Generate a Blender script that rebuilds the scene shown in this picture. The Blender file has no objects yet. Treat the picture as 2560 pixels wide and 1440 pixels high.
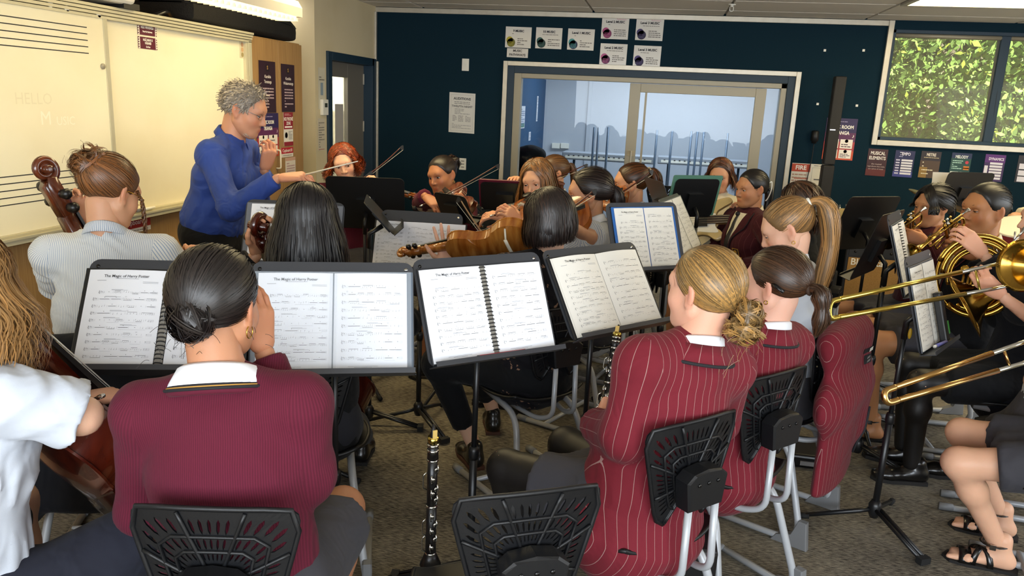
import bpy, math, random
import numpy as np
from mathutils import Vector, Matrix
random.seed(7); RNG = np.random.default_rng(7)
SC = bpy.context.scene
COL = SC.collection
PI = math.pi
A3 = lambda *v: np.array(v, float)
# ------------------------------------------------------------------ camera
CAMH = 1.65
FPX = 1938.15                       # focal length in pixels of a 2560 px wide frame
_p, _r, _y = 0.23511441, 0.04690487, 0.1784258
FW = A3(-math.sin(_y)*math.cos(_p), math.cos(_y)*math.cos(_p), -math.sin(_p))
_rt = A3(math.cos(_y), math.sin(_y), 0); _up = np.cross(_rt, FW)
RT = math.cos(_r)*_rt + math.sin(_r)*_up
UP = -math.sin(_r)*_rt + math.cos(_r)*_up
CAMP = A3(0, 0, CAMH)
cam_d = bpy.data.cameras.new('camera'); cam = bpy.data.objects.new('camera', cam_d); COL.objects.link(cam)
cam_d.sensor_width = 36; cam_d.lens = FPX/2560*36; cam_d.clip_start = 0.02; cam_d.clip_end = 200
cam.matrix_world = Matrix(((RT[0], UP[0], -FW[0], 0), (RT[1], UP[1], -FW[1], 0), (RT[2], UP[2], -FW[2], CAMH), (0, 0, 0, 1)))
SC.camera = cam
SC.view_settings.view_transform = 'Standard'; SC.view_settings.look = 'None'
SC.view_settings.gamma = 1; SC.view_settings.use_curve_mapping = False
SC.view_settings.exposure = 0.68
# ------------------------------------------------------------------ world, sun, daylight
W = bpy.data.worlds.new('sky'); SC.world = W; W.use_nodes = True
_n = W.node_tree.nodes; _l = W.node_tree.links
_bg = _n['Background']; _sky = _n.new('ShaderNodeTexSky'); _sky.sky_type = 'NISHITA'; _sky.sun_disc = False
_sky.sun_elevation = math.radians(48); _sky.sun_rotation = math.radians(150); _sky.air_density = 1.0
_l.new(_sky.outputs[0], _bg.inputs[0]); _bg.inputs[1].default_value = 0.11
def lamp(name, kind, loc, direction, energy, color, **kw):
    d = bpy.data.lights.new(name, kind); o = bpy.data.objects.new(name, d); COL.objects.link(o)
    d.energy = energy; d.color = color
    for k, v in kw.items(): setattr(d, k, v)
    o.location = loc; o.rotation_euler = Vector(direction).to_track_quat('-Z', 'Y').to_euler()
    return o
lamp('sun', 'SUN', (6, -3, 9), (-0.25, 0.62, -0.78), 19.0, (1, 0.95, 0.86), angle=0.009)
# daylight falling through the wide window band behind the camera and through the side windows at the right
lamp('window_daylight', 'AREA', (0.6, -1.93, 1.55), (0.0, 1, -0.16), 160, (0.86, 0.93, 1.0), shape='RECTANGLE', size=5.0, size_y=1.5)
lamp('side_window_daylight', 'AREA', (4.83, 2.6, 1.6), (-1, 0.02, -0.15), 60, (0.92, 0.96, 1.0), shape='RECTANGLE', size=5.0, size_y=1.3)

# ------------------------------------------------------------------ pixel helpers (2560 x 1440 frame -> world point at a real depth)
def ray(x, y): return FW + RT*(x-1280)/FPX - UP*(y-720)/FPX
def pD(x, y, D): return CAMP + ray(x, y)*D
def pY(x, y, Y): d = ray(x, y); return CAMP + d*(Y/d[1])
def pX(x, y, X): d = ray(x, y); return CAMP + d*(X/d[0])
def pZ(x, y, Z): d = ray(x, y); return CAMP + d*((Z-CAMH)/d[2])
# ------------------------------------------------------------------ materials
def lin(h):
    if isinstance(h, str):
        h = h.lstrip('#'); h = [int(h[i:i+2], 16)/255 for i in (0, 2, 4)]
        return tuple(c/12.92 if c <= 0.04045 else ((c+0.055)/1.055)**2.4 for c in h)
    return tuple(h)
MATS = {}
def mat(name, color='#888888', rough=0.6, metal=0.0, noise=None, bump=None, spec=0.5, coat=0.0, emit=None, sheen=0.0, attr=None, trans=None, subs=0.0, stretch=None):
    if name in MATS: return MATS[name]
    m = bpy.data.materials.new(name); m.use_nodes = True; MATS[name] = m
    nt = m.node_tree; b = nt.nodes['Principled BSDF']; L = nt.links
    c = lin(color); b.inputs['Base Color'].default_value = (*c, 1)
    b.inputs['Roughness'].default_value = rough; b.inputs['Metallic'].default_value = metal
    b.inputs['Specular IOR Level'].default_value = spec; b.inputs['Coat Weight'].default_value = coat
    b.inputs['Sheen Weight'].default_value = sheen
    if subs: b.inputs['Subsurface Weight'].default_value = subs; b.inputs['Subsurface Scale'].default_value = 0.008
    if emit: b.inputs['Emission Color'].default_value = (*lin(emit[0]), 1); b.inputs['Emission Strength'].default_value = emit[1]
    src = None
    def coords():
        t = nt.nodes.new('ShaderNodeTexCoord'); mp = nt.nodes.new('ShaderNodeMapping'); L.new(t.outputs['Object'], mp.inputs[0])
        if stretch: mp.inputs['Scale'].default_value = stretch
        return mp.outputs[0]
    if attr:
        a = nt.nodes.new('ShaderNodeVertexColor'); a.layer_name = attr
        mx = nt.nodes.new('ShaderNodeMix'); mx.data_type = 'RGBA'; mx.blend_type = 'MULTIPLY'; mx.inputs[0].default_value = 1
        mx.inputs[6].default_value = (*c, 1); L.new(a.outputs[0], mx.inputs[7]); src = mx.outputs[2]
        L.new(src, b.inputs['Base Color'])
    if noise:                       # (scale, second colour, contrast lo, hi)
        co = coords(); n = nt.nodes.new('ShaderNodeTexNoise'); n.inputs['Scale'].default_value = noise[0]; n.inputs['Detail'].default_value = 5
        L.new(co, n.inputs['Vector']); r = nt.nodes.new('ShaderNodeMapRange'); r.inputs[1].default_value = noise[2]; r.inputs[2].default_value = noise[3]
        L.new(n.outputs[0], r.inputs[0]); mx = nt.nodes.new('ShaderNodeMix'); mx.data_type = 'RGBA'
        L.new(r.outputs[0], mx.inputs[0]); mx.inputs[6].default_value = (*c, 1); mx.inputs[7].default_value = (*lin(noise[1]), 1)
        if src: L.new(src, mx.inputs[6])
        L.new(mx.outputs[2], b.inputs['Base Color'])
    if bump:                        # (scale, strength)
        co = coords(); n = nt.nodes.new('ShaderNodeTexNoise'); n.inputs['Scale'].default_value = bump[0]; n.inputs['Detail'].default_value = 4
        L.new(co, n.inputs['Vector']); bp = nt.nodes.new('ShaderNodeBump'); bp.inputs['Strength'].default_value = bump[1]; bp.inputs['Distance'].default_value = 0.01
        L.new(n.outputs[0], bp.inputs['Height']); L.new(bp.outputs[0], b.inputs['Normal'])
    return m
def tmix(name, color, alpha, rough=0.05):       # thin see-through sheet: transparent mixed with a glossy / diffuse coat
    if name in MATS: return MATS[name]
    m = mat(name, color, rough); nt = m.node_tree
    o = nt.nodes['Material Output']; b = nt.nodes['Principled BSDF']
    t = nt.nodes.new('ShaderNodeBsdfTransparent'); x = nt.nodes.new('ShaderNodeMixShader'); x.inputs[0].default_value = alpha
    nt.links.new(t.outputs[0], x.inputs[1]); nt.links.new(b.outputs[0], x.inputs[2]); nt.links.new(x.outputs[0], o.inputs[0])
    return m
def glassmat(name, tint=(1, 1, 1), refl=1.0):
    if name in MATS: return MATS[name]
    m = bpy.data.materials.new(name); m.use_nodes = True; MATS[name] = m; nt = m.node_tree; nt.nodes.clear()
    o = nt.nodes.new('ShaderNodeOutputMaterial'); t = nt.nodes.new('ShaderNodeBsdfTransparent'); t.inputs[0].default_value = (*tint, 1)
    g = nt.nodes.new('ShaderNodeBsdfGlossy'); g.inputs['Roughness'].default_value = 0.01
    f = nt.nodes.new('ShaderNodeFresnel'); f.inputs[0].default_value = 1.5; x = nt.nodes.new('ShaderNodeMixShader')
    ml = nt.nodes.new('ShaderNodeMath'); ml.operation = 'MULTIPLY'; ml.inputs[1].default_value = refl
    nt.links.new(f.outputs[0], ml.inputs[0]); nt.links.new(ml.outputs[0], x.inputs[0]); nt.links.new(t.outputs[0], x.inputs[1]); nt.links.new(g.outputs[0], x.inputs[2]); nt.links.new(x.outputs[0], o.inputs[0])
    return m
# ------------------------------------------------------------------ mesh helpers
def wmat(o):
    m = o.matrix_basis.copy()
    if o.parent is not None: m = wmat(o.parent) @ o.matrix_parent_inverse @ m
    return m
def attach(o, parent):                  # keep world-space geometry where it is under a parent that has its own place
    if parent is not None:
        o.parent = parent; o.matrix_parent_inverse = wmat(parent).inverted()
    return o
def nrm(v): v = np.asarray(v, float); n = np.linalg.norm(v); return v/n if n > 1e-12 else v
class MB:
    """collects quads/tris; build() links ONE mesh object"""
    def __init__(s): s.v = []; s.f = []; s.m = []; s.n = 0; s.c = []
    def add(s, V, F, m=0, c=None):
        V = np.asarray(V, float).reshape(-1, 3); s.v.append(V)
        s.c.append(np.ones((len(V), 3)) if c is None else np.broadcast_to(np.asarray(c, float), (len(V), 3)))
        for f in F: s.f.append([i+s.n for i in f])
        s.m += [m]*len(F); s.n += len(V); return s
    def box(s, a, b, m=0):
        x0, y0, z0 = a; x1, y1, z1 = b
        return s.add([(x0, y0, z0), (x1, y0, z0), (x1, y1, z0), (x0, y1, z0), (x0, y0, z1), (x1, y0, z1), (x1, y1, z1), (x0, y1, z1)],
              [(0, 3, 2, 1), (4, 5, 6, 7), (0, 1, 5, 4), (1, 2, 6, 5), (2, 3, 7, 6), (3, 0, 4, 7)], m)
    def obox(s, c, ax, ay, az, m=0):            # oriented box: centre + half vectors
        c, ax, ay, az = [np.asarray(q, float) for q in (c, ax, ay, az)]
        V = [c+i*ax+j*ay+k*az for k in (-1, 1) for j in (-1, 1) for i in (-1, 1)]
        return s.add(V, [(0, 2, 3, 1), (4, 5, 7, 6), (0, 1, 5, 4), (1, 3, 7, 5), (3, 2, 6, 7), (2, 0, 4, 6)], m)
    def tube(s, pts, r, n=8, m=0, cap=True, flat=None, c=None):
        V, F = tube(pts, r, n, cap, flat); return s.add(V, F, m, c)
    def lathe(s, prof, a, d, n=16, m=0, c=None):     # prof: list of (distance along d, radius)
        a = np.asarray(a, float); d = nrm(d); pts = [a+d*t for t, _ in prof]; rr = [max(q, 1e-4) for _, q in prof]
        u, w = frame(d); V = []
        for p, q in zip(pts, rr):
            for i in range(n):
                t = 2*PI*i/n; V.append(p+q*(u*math.cos(t)+w*math.sin(t)))
        F = [(j*n+i, j*n+(i+1) % n, (j+1)*n+(i+1) % n, (j+1)*n+i) for j in range(len(pts)-1) for i in range(n)]
        F.append(tuple(range(n))[::-1]); F.append(tuple(range((len(pts)-1)*n, len(pts)*n)))
        return s.add(V, F, m, c)
    def prism(s, poly, org, ux, uy, h, m=0, bev=0.0):       # polygon extruded by vector h
        org, ux, uy, h = [np.asarray(q, float) for q in (org, ux, uy, h)]; n = len(poly)
        b = [org+ux*p[0]+uy*p[1] for p in poly]
        if bev:
            P = np.array(poly, float); cen = P.mean(0)
            Q = P+(cen-P)/np.maximum(np.linalg.norm(cen-P, axis=1, keepdims=True), 1e-9)*bev
            bi = [org+ux*p[0]+uy*p[1] for p in Q]; hn = nrm(h)*bev
            rings = [bi, [q+hn for q in b], [q+h-hn for q in b], [q+h for q in bi]]
        else: rings = [b, [q+h for q in b]]
        V = [q for r in rings for q in r]; k = len(rings)
        F = [tuple(range(n))[::-1], tuple(range((k-1)*n, k*n))]
        F += [(j*n+i, j*n+(i+1) % n, (j+1)*n+(i+1) % n, (j+1)*n+i) for j in range(k-1) for i in range(n)]
        return s.add(V, F, m)
    def sphere(s, c, r, nu=12, nv=8, m=0, rot=None, col=None):
        r = np.broadcast_to(np.asarray(r, float), (3,)); V = []
        for j in range(nv+1):
            th = PI*j/nv
            for i in range(nu):
                ph = 2*PI*i/nu; V.append((math.sin(th)*math.cos(ph), math.sin(th)*math.sin(ph), math.cos(th)))
        V = np.array(V)*r
        if rot is not None: V = V@np.asarray(rot).T
        F = [(j*nu+i, (j+1)*nu+i, (j+1)*nu+(i+1) % nu, j*nu+(i+1) % nu) for j in range(nv) for i in range(nu)]
        return s.add(V+np.asarray(c, float), F, m, col)
    def grid(s, P, m=0, c=None):        # P: (a,b,3) array of points
        P = np.asarray(P, float); a, b = P.shape[:2]
        F = [(i*b+j, (i+1)*b+j, (i+1)*b+j+1, i*b+j+1) for i in range(a-1) for j in range(b-1)]
        return s.add(P.reshape(-1, 3), F, m, c)
    def xf(s, R, t):
        R = np.asarray(R); s.v = [v@R.T+np.asarray(t) for v in s.v]; return s
    def build(s, name, mats, parent=None, smooth=True, color=False):
        V = np.concatenate(s.v) if s.v else np.zeros((0, 3))
        return meshobj(name, V, s.f, mats, parent, smooth, s.m, np.concatenate(s.c) if color else None)
def frame(d, hint=None):
    d = nrm(d); h = np.array((0, 0, 1.)) if hint is None else np.asarray(hint, float)
    if abs(d@nrm(h)) > .98: h = np.array((0, 1., 0)) if abs(d[1]) < .9 else np.array((1., 0, 0))
    u = nrm(np.cross(h, d)); return u, np.cross(d, u)
def tube(pts, r, n=8, cap=True, flat=None):
    P = np.asarray(pts, float); k = len(P); r = np.broadcast_to(np.asarray(r, float), (k,))
    T = np.gradient(P, axis=0); T /= np.maximum(np.linalg.norm(T, axis=1, keepdims=True), 1e-9)
    u, w = frame(T[0]); V = np.zeros((k, n, 3)); a = 2*PI*np.arange(n)/n; ca, sa = np.cos(a)[:, None], np.sin(a)[:, None]
    for i in range(k):
        if i:
            u = u-T[i]*(u@T[i]); u = nrm(u)
        w = np.cross(T[i], u)
        V[i] = P[i]+r[i]*(ca*u+sa*w*(flat or 1))
    F = [(j*n+i, j*n+(i+1) % n, (j+1)*n+(i+1) % n, (j+1)*n+i) for j in range(k-1) for i in range(n)]
    if cap: F += [tuple(range(n))[::-1], tuple(range((k-1)*n, k*n))]
    return V.reshape(-1, 3), F
def spline(pts, n=8, closed=False):     # Catmull-Rom through points
    P = [np.asarray(p, float) for p in pts]; out = []
    Q = [2*P[0]-P[1]]+P+[2*P[-1]-P[-2]] if not closed else [P[-1]]+P+[P[0], P[1]]
    for i in range(1, len(Q)-2):
        for t in np.linspace(0, 1, n, endpoint=False):
            a, b, c, d = Q[i-1:i+3]
            out.append(.5*((2*b)+(c-a)*t+(2*a-5*b+4*c-d)*t*t+(3*b-a-3*c+d)*t**3))
    if not closed: out.append(P[-1])
    return np.array(out)
def fillet(pts, r, n=5):                # polyline with rounded corners
    P = [np.asarray(p, float) for p in pts]; out = [P[0]]
    for i in range(1, len(P)-1):
        a, b, c = P[i-1], P[i], P[i+1]; rr = min(r, .45*np.linalg.norm(a-b), .45*np.linalg.norm(c-b))
        p, q = b+nrm(a-b)*rr, b+nrm(c-b)*rr
        for t in np.linspace(0, 1, n): out.append((1-t)**2*p+2*t*(1-t)*b+t*t*q)
    out.append(P[-1]); return np.array(out)
def meshobj(name, V, F, mats, parent=None, smooth=True, midx=None, colors=None, uv=None):
    me = bpy.data.meshes.new(name); V = np.asarray(V, np.float32).reshape(-1, 3)
    if isinstance(F, np.ndarray):
        me.vertices.add(len(V)); me.vertices.foreach_set('co', V.ravel())
        nf, k = F.shape; me.loops.add(nf*k); me.loops.foreach_set('vertex_index', F.astype(np.int32).ravel())
        me.polygons.add(nf); me.polygons.foreach_set('loop_start', np.arange(nf, dtype=np.int32)*k); me.polygons.foreach_set('loop_total', np.full(nf, k, np.int32))
        me.update(calc_edges=True)
    else: me.from_pydata(V.tolist(), [], F)
    if not isinstance(mats, (list, tuple)): mats = [mats]
    for m in mats: me.materials.append(m if not isinstance(m, str) else MATS[m])
    if midx is not None and len(mats) > 1: me.polygons.foreach_set('material_index', np.asarray(midx, np.int32))
    me.polygons.foreach_set('use_smooth', np.full(len(me.polygons), smooth))
    if smooth == 'auto' or smooth is True: pass
    if colors is not None:
        a = me.color_attributes.new('col', 'FLOAT_COLOR', 'POINT'); cc = np.ones((len(V), 4), np.float32); cc[:, :3] = colors; a.data.foreach_set('color', cc.ravel())
    if uv is not None:
        l = me.uv_layers.new(name='uv'); l.data.foreach_set('uv', np.asarray(uv, np.float32).ravel())
    me.update()
    o = bpy.data.objects.new(name, me); COL.objects.link(o)
    return attach(o, parent)
def hard(o, ang=40):                    # keep edges sharper than ang as sharp
    o.data.set_sharp_from_angle(angle=math.radians(ang)); return o
def bevel(o, w=0.004, seg=2):
    md = o.modifiers.new('bevel', 'BEVEL'); md.width = w; md.segments = seg; md.limit_method = 'ANGLE'; md.angle_limit = math.radians(40); return o
def empty(name, loc=(0, 0, 0), rz=0.0, parent=None):
    o = bpy.data.objects.new(name, None); COL.objects.link(o); o.location = loc; o.rotation_euler = (0, 0, rz); o.empty_display_size = 0.1
    return attach(o, parent)
def tag(o, label, cat, group=None, kind=None):
    if label: o['label'] = label
    if cat: o['category'] = cat
    if group: o['group'] = group
    if kind: o['kind'] = kind
    return o
def struct(o, label=None):
    o['kind'] = 'structure'
    if label: o['label'] = label
    return o
def copy_tree(o, parent=None):
    c = o.copy(); COL.objects.link(c); c.parent = parent
    for k in ('label', 'category', 'group'):
        if k in c.keys() and parent is None: del c[k]
    for ch in list(o.children): copy_tree(ch, c)
    return c
def textmesh(name, txt, size, m, org, ux, uy, parent, align='CENTER', ext=0.0, bold=0.0, sx=1.0):
    """flat lettering lying in the plane (ux, uy) at org"""
    cu = bpy.data.curves.new(name, 'FONT'); cu.body = txt; cu.size = size; cu.align_x = align; cu.align_y = 'CENTER'; cu.offset = bold; cu.resolution_u = 2; cu.extrude = ext
    o = bpy.data.objects.new(name+'_src', cu); COL.objects.link(o)
    dg = bpy.context.evaluated_depsgraph_get(); me = bpy.data.meshes.new_from_object(o.evaluated_get(dg)); bpy.data.objects.remove(o); bpy.data.curves.remove(cu)
    me.materials.clear(); me.materials.append(m)
    co = np.zeros(len(me.vertices)*3, np.float32); me.vertices.foreach_get('co', co); co = co.reshape(-1, 3)
    ux, uy = nrm(ux), nrm(uy); nz = np.cross(ux, uy)
    co = np.asarray(org)+co[:, :1]*sx*ux+co[:, 1:2]*uy+co[:, 2:]*nz
    me.vertices.foreach_set('co', co.astype(np.float32).ravel()); me.update()
    q = bpy.data.objects.new(name, me); COL.objects.link(q); return attach(q, parent)
# ================================================================== ROOM SHELL
CEIL = 2.49; YB = 7.6; XR = 4.9; YF = -2.0; XW = -2.85
M_navy = mat('navy_pinboard', '#0c222d', 0.95, noise=(260, '#102c3a', .35, .65), bump=(420, .12), spec=.2)
M_navy2 = mat('navy_frame_paint', '#143043', 0.55)
M_cream = mat('cream_wall_paint', '#d8cba9', 0.7, noise=(3, '#d2c49f', .4, .7))
M_greywall = mat('beige_wall_paint', '#b3a78e', 0.75)
M_alu = mat('white_trim_metal', '#c9c2b2', 0.35, 0.3, noise=(14, '#bdb5a4', .4, .8))
M_beige = mat('beige_aluminium', '#9c9480', 0.45, 0.2)
M_ceil = mat('ceiling_tile', '#e4ddd2', 0.9, bump=(300, .1))
M_grid = mat('ceiling_grid', '#a8a298', 0.6)
M_white = mat('white_plastic', '#e8e6dc', 0.4)
M_black = mat('black_plastic', '#0d0d0f', 0.45, bump=(900, .05))
M_blackm = mat('black_gloss', '#08080a', 0.3)
M_paper = mat('white_paper', '#e9e8e6', 0.55)
M_ink = mat('black_ink', '#17171a', 0.7)
M_greyink = mat('grey_ink', '#6d6a68', 0.7)
M_chrome = mat('chrome', '#d8d8d8', 0.15, 1.0)
def carpet_mat():
    m = mat('carpet', '#2a2620', 0.95, spec=.1); nt = m.node_tree; L = nt.links; b = nt.nodes['Principled BSDF']
    t = nt.nodes.new('ShaderNodeTexCoord'); mp = nt.nodes.new('ShaderNodeMapping'); mp.inputs['Scale'].default_value = (34, 300, 1); mp.inputs['Rotation'].default_value = (0, 0, 0.1); L.new(t.outputs['Object'], mp.inputs[0])
    n = nt.nodes.new('ShaderNodeTexNoise'); n.inputs['Scale'].default_value = 1; n.inputs['Detail'].default_value = 3; L.new(mp.outputs[0], n.inputs['Vector'])
    n2 = nt.nodes.new('ShaderNodeTexNoise'); n2.inputs['Scale'].default_value = 3.0; L.new(t.outputs['Object'], n2.inputs['Vector'])
    n3 = nt.nodes.new('ShaderNodeTexNoise'); n3.inputs['Scale'].default_value = 420; L.new(t.outputs['Object'], n3.inputs['Vector'])
    cr = nt.nodes.new('ShaderNodeValToRGB'); cr.color_ramp.elements[0].position = .36; cr.color_ramp.elements[1].position = .70
    cr.color_ramp.elements[0].color = (*lin('#2f2d2a'), 1); cr.color_ramp.elements[1].color = (*lin('#938a78'), 1)
    add = nt.nodes.new('ShaderNodeMath'); add.operation = 'MULTIPLY_ADD'; add.inputs[1].default_value = .35; L.new(n3.outputs[0], add.inputs[0]); 
    a2 = nt.nodes.new('ShaderNodeMath'); a2.operation = 'MULTIPLY_ADD'; a2.inputs[1].default_value = .3; a2.inputs[2].default_value = -.31; L.new(n2.outputs[0], a2.inputs[0]); L.new(a2.outputs[0], add.inputs[2])
    s = nt.nodes.new('ShaderNodeMath'); L.new(n.outputs[0], s.inputs[0]); L.new(add.outputs[0], s.inputs[1]); L.new(s.outputs[0], cr.inputs[0]); L.new(cr.outputs[0], b.inputs['Base Color'])
    bp = nt.nodes.new('ShaderNodeBump'); bp.inputs['Strength'].default_value = .5; bp.inputs['Distance'].default_value = .004; L.new(s.outputs[0], bp.inputs['Height']); L.new(bp.outputs[0], b.inputs['Normal'])
    return m
def wood_mat(name, c1, c2, sc=(3, 60, 3), rough=.5, coat=0.0, spec=.4):
    m = mat(name, c1, rough, coat=coat, spec=spec); nt = m.node_tree; L = nt.links; b = nt.nodes['Principled BSDF']
    t = nt.nodes.new('ShaderNodeTexCoord'); mp = nt.nodes.new('ShaderNodeMapping'); mp.inputs['Scale'].default_value = sc; L.new(t.outputs['Object'], mp.inputs[0])
    n = nt.nodes.new('ShaderNodeTexNoise'); n.inputs['Scale'].default_value = 1.5; n.inputs['Detail'].default_value = 6; n.inputs['Distortion'].default_value = .3; L.new(mp.outputs[0], n.inputs['Vector'])
    cr = nt.nodes.new('ShaderNodeValToRGB'); cr.color_ramp.elements[0].position = .35; cr.color_ramp.elements[1].position = .68
    cr.color_ramp.elements[0].color = (*lin(c1), 1); cr.color_ramp.elements[1].color = (*lin(c2), 1); L.new(n.outputs[0], cr.inputs[0]); L.new(cr.outputs[0], b.inputs['Base Color'])
    return m
M_carpet = carpet_mat()
M_wood = wood_mat('oak_veneer', '#8f6c41', '#a98757', (2, 130, 2.2))
def sbox(name, a, b, m, bev=0, parent=None, smooth=False):
    o = MB().box(a, b).build(name, m, parent, smooth)
    if bev: bevel(o, bev)
    return o
floor = struct(sbox('floor', (-3.4, YF, -.1), (XR, YB+3.6, 0), M_carpet))
# ceiling slab with lay-in tiles
ceil = struct(sbox('ceiling', (-3.4, YF, CEIL+.02), (XR, YB+.1, CEIL+.1), M_grid))
tx = [-3.3+1.2*i for i in range(8)]; ty = [7.35-.6*j for j in range(17)]
LIGHTS = {(4, 1), (1, 6), (4, 6), (1, 11), (4, 11)}
tile_me = None
def tile(x0, y0, x1, y1):
    global tile_me
    if tile_me is None or abs((x1-x0)-1.2) > .01 or abs((y1-y0)-.6) > .01:
        o = MB().box((x0+.012, y0+.012, CEIL+.004), (x1-.012, y1-.012, CEIL+.03)).build('tile', M_ceil, ceil, False)
        return o
    return None
tx = [-3.33, -2.36, -.72+.0, .46, 1.66, 2.86, 4.06, 4.9]
for i in range(len(tx)-1):
    for j in range(15):
        y1 = 7.6-.38 - (j-1)*.62 if j else 7.6; y0 = y1-.62 if j else 7.22
        if (i, j) in ((4, 2), (1, 5), (4, 5), (1, 8), (4, 8), (1, 11), (4, 11)): continue
        tile(tx[i], y0, tx[i+1], y1)
M_lite = mat('lit_diffuser', '#fff3cf', 0.5, emit=('#ffe8b0', 9.0))
M_steel = mat('painted_steel', '#b9b4a8', 0.5)
M_off = mat('unlit_diffuser', '#d8d4c8', .5)
def ceiling_light(x0, x1, y1, label):
    y0 = y1-.62; r = empty('ceiling_light', ((x0+x1)/2, (y0+y1)/2, CEIL))
    fr = MB()
    for a, b in (((x0+.01, y0+.01), (x1-.01, y0+.05)), ((x0+.01, y1-.05), (x1-.01, y1-.01)), ((x0+.01, y0+.05), (x0+.05, y1-.05)), ((x1-.05, y0+.05), (x1-.01, y1-.05))):
        fr.box((*a, CEIL-.008), (*b, CEIL+.03))
    fr.build('frame', M_steel, r, False)
    sbox('diffuser', (x0+.05, y0+.05, CEIL+.0), (x1-.05, y1-.05, CEIL+.012), M_lite if y1 > 4 else M_off, parent=r)
    tag(r, label, 'light', 'recessed ceiling lights')
for i, j, lb in ((4, 2, 'bright recessed ceiling light panel near the big tree window'), (1, 5, 'recessed ceiling light panel above the string players'), (4, 5, 'recessed ceiling light panel above the brass players'), (1, 8, 'recessed ceiling light panel above the front rows at left'),
               (4, 8, 'recessed ceiling light panel above the front rows at right'), (1, 11, 'rear recessed ceiling light panel on the whiteboard side'), (4, 11, 'rear recessed ceiling light panel on the window side')):
    ceiling_light(tx[i], tx[i+1], 7.22-(j-1)*.62, lb)
# sprinkler rose
r = empty('sprinkler', pZ(1830, 12, CEIL-.0)); p = r.location
MB().lathe([(0, .03), (.006, .03), (.007, .014), (.02, .012), (.022, .004)], (p.x, p.y, CEIL+.004), (0, 0, -1), 14).build('rose', M_white, r)
MB().tube(fillet([(p.x-.014, p.y, CEIL-.015), (p.x-.014, p.y, CEIL-.05), (p.x+.014, p.y, CEIL-.05), (p.x+.014, p.y, CEIL-.015)], .012), .003, 6).build('guard', M_white, r)
tag(r, 'small white fire sprinkler head on the ceiling', 'sprinkler')
# --- back wall (navy pinboard) with two openings: glazed practice-room front (X -1.5..1.14, 0..1.99) and outdoor window (X 1.9..4.6, 1.47..2.42)
WX0, WX1, WZ1 = -1.51, 1.14, 1.99
OX0, OX1, OZ0, OZ1 = 1.9, 4.6, 1.47, 2.42
wb = MB()
for a, b in (((XW-.13, 0), (WX0, CEIL+.02)), ((WX0, WZ1), (WX1, CEIL+.02)), ((WX1, 0), (OX0, CEIL+.02)), ((OX0, 0), (OX1, OZ0)), ((OX0, OZ1), (OX1, CEIL+.02)), ((OX1, 0), (XR, CEIL+.02))):
    wb.box((a[0], YB, a[1]), (b[0], YB+.12, b[1]))
struct(wb.build('wall_back', M_navy, None, False))
TRIM = [0]
def trim(name_boxes, m=M_alu, bev=.003):
    TRIM[0] += 1; o = MB()
    for a, b in name_boxes: o.box(a, b)
    o = o.build('trim_%d' % TRIM[0], m, None, False); bevel(o, bev); return struct(o)
trim([((XW, YB-.016, CEIL-.045), (1.86, YB+.001, CEIL))])                                  # cornice strip
trim([((WX0-.042, YB-.03, 0), (WX0, YB, WZ1+.042)), ((WX0, YB-.03, WZ1), (WX1, YB, WZ1+.042)), ((WX1, YB-.03, 0), (WX1+.042, YB, WZ1+.042))])
trim([((OX0-.045, YB-.03, OZ0-.045), (OX0, YB, CEIL)), ((OX0, YB-.03, OZ0-.045), (OX1, YB, OZ0))])
# --- exterior window with roller screens
wn = MB()
wn.box((OX0, YB, OZ0), (OX0+.03, YB+.12, OZ1)); wn.box((OX0, YB, OZ0), (OX1, YB+.12, OZ0+.03)); wn.box((OX1-.03, YB, OZ0), (OX1, YB+.12, OZ1)); wn.box((OX0, YB, OZ1-.03), (OX1, YB+.12, OZ1))
for x in (2.79, 3.72): wn.box((x, YB+.03, OZ0), (x+.075, YB+.12, OZ1))
w2 = struct(bevel(wn.build('window_2', M_navy2, None, False), .003))
M_glass = glassmat('clear_glass', (.96, .98, .97), .8)
for x0, x1 in ((OX0+.03, 2.79), (2.865, 3.72), (3.795, OX1-.03)):
    sbox('pane', (x0, YB+.085, OZ0+.03), (x1, YB+.09, OZ1-.03), M_glass, parent=w2)
M_screen = tmix('screen_mesh', '#8b8672', .34, .9)
for x0, x1, lb in ((OX0+.02, 2.83, 'pulled-down see-through roller screen in the left bay of the tree window'), (2.835, 3.75, 'pulled-down see-through roller screen in the right bay of the tree window')):
    r = empty('roller_screen', (x0, YB+.03, OZ0)); sbox('fabric', (x0, YB+.062, OZ0+.012), (x1, YB+.0635, OZ1-.05), M_screen, parent=r)
    MB().tube([(x0, YB+.05, OZ1-.045), (x1, YB+.05, OZ1-.045)], .02, 12).build('tube', M_beige, r)
    sbox('bottom_bar', (x0, YB+.056, OZ0+.004), (x1, YB+.07, OZ0+.02), M_black, .002, r)
    MB().tube([(x0+.006, YB+.045, OZ1-.05), (x0-.004, YB+.03, 1.9), (x0+.004, YB+.032, 1.66)], .0018, 5).build('pull_cord', M_black, r)
    tag(r, lb, 'blind', 'roller screens')
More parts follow.
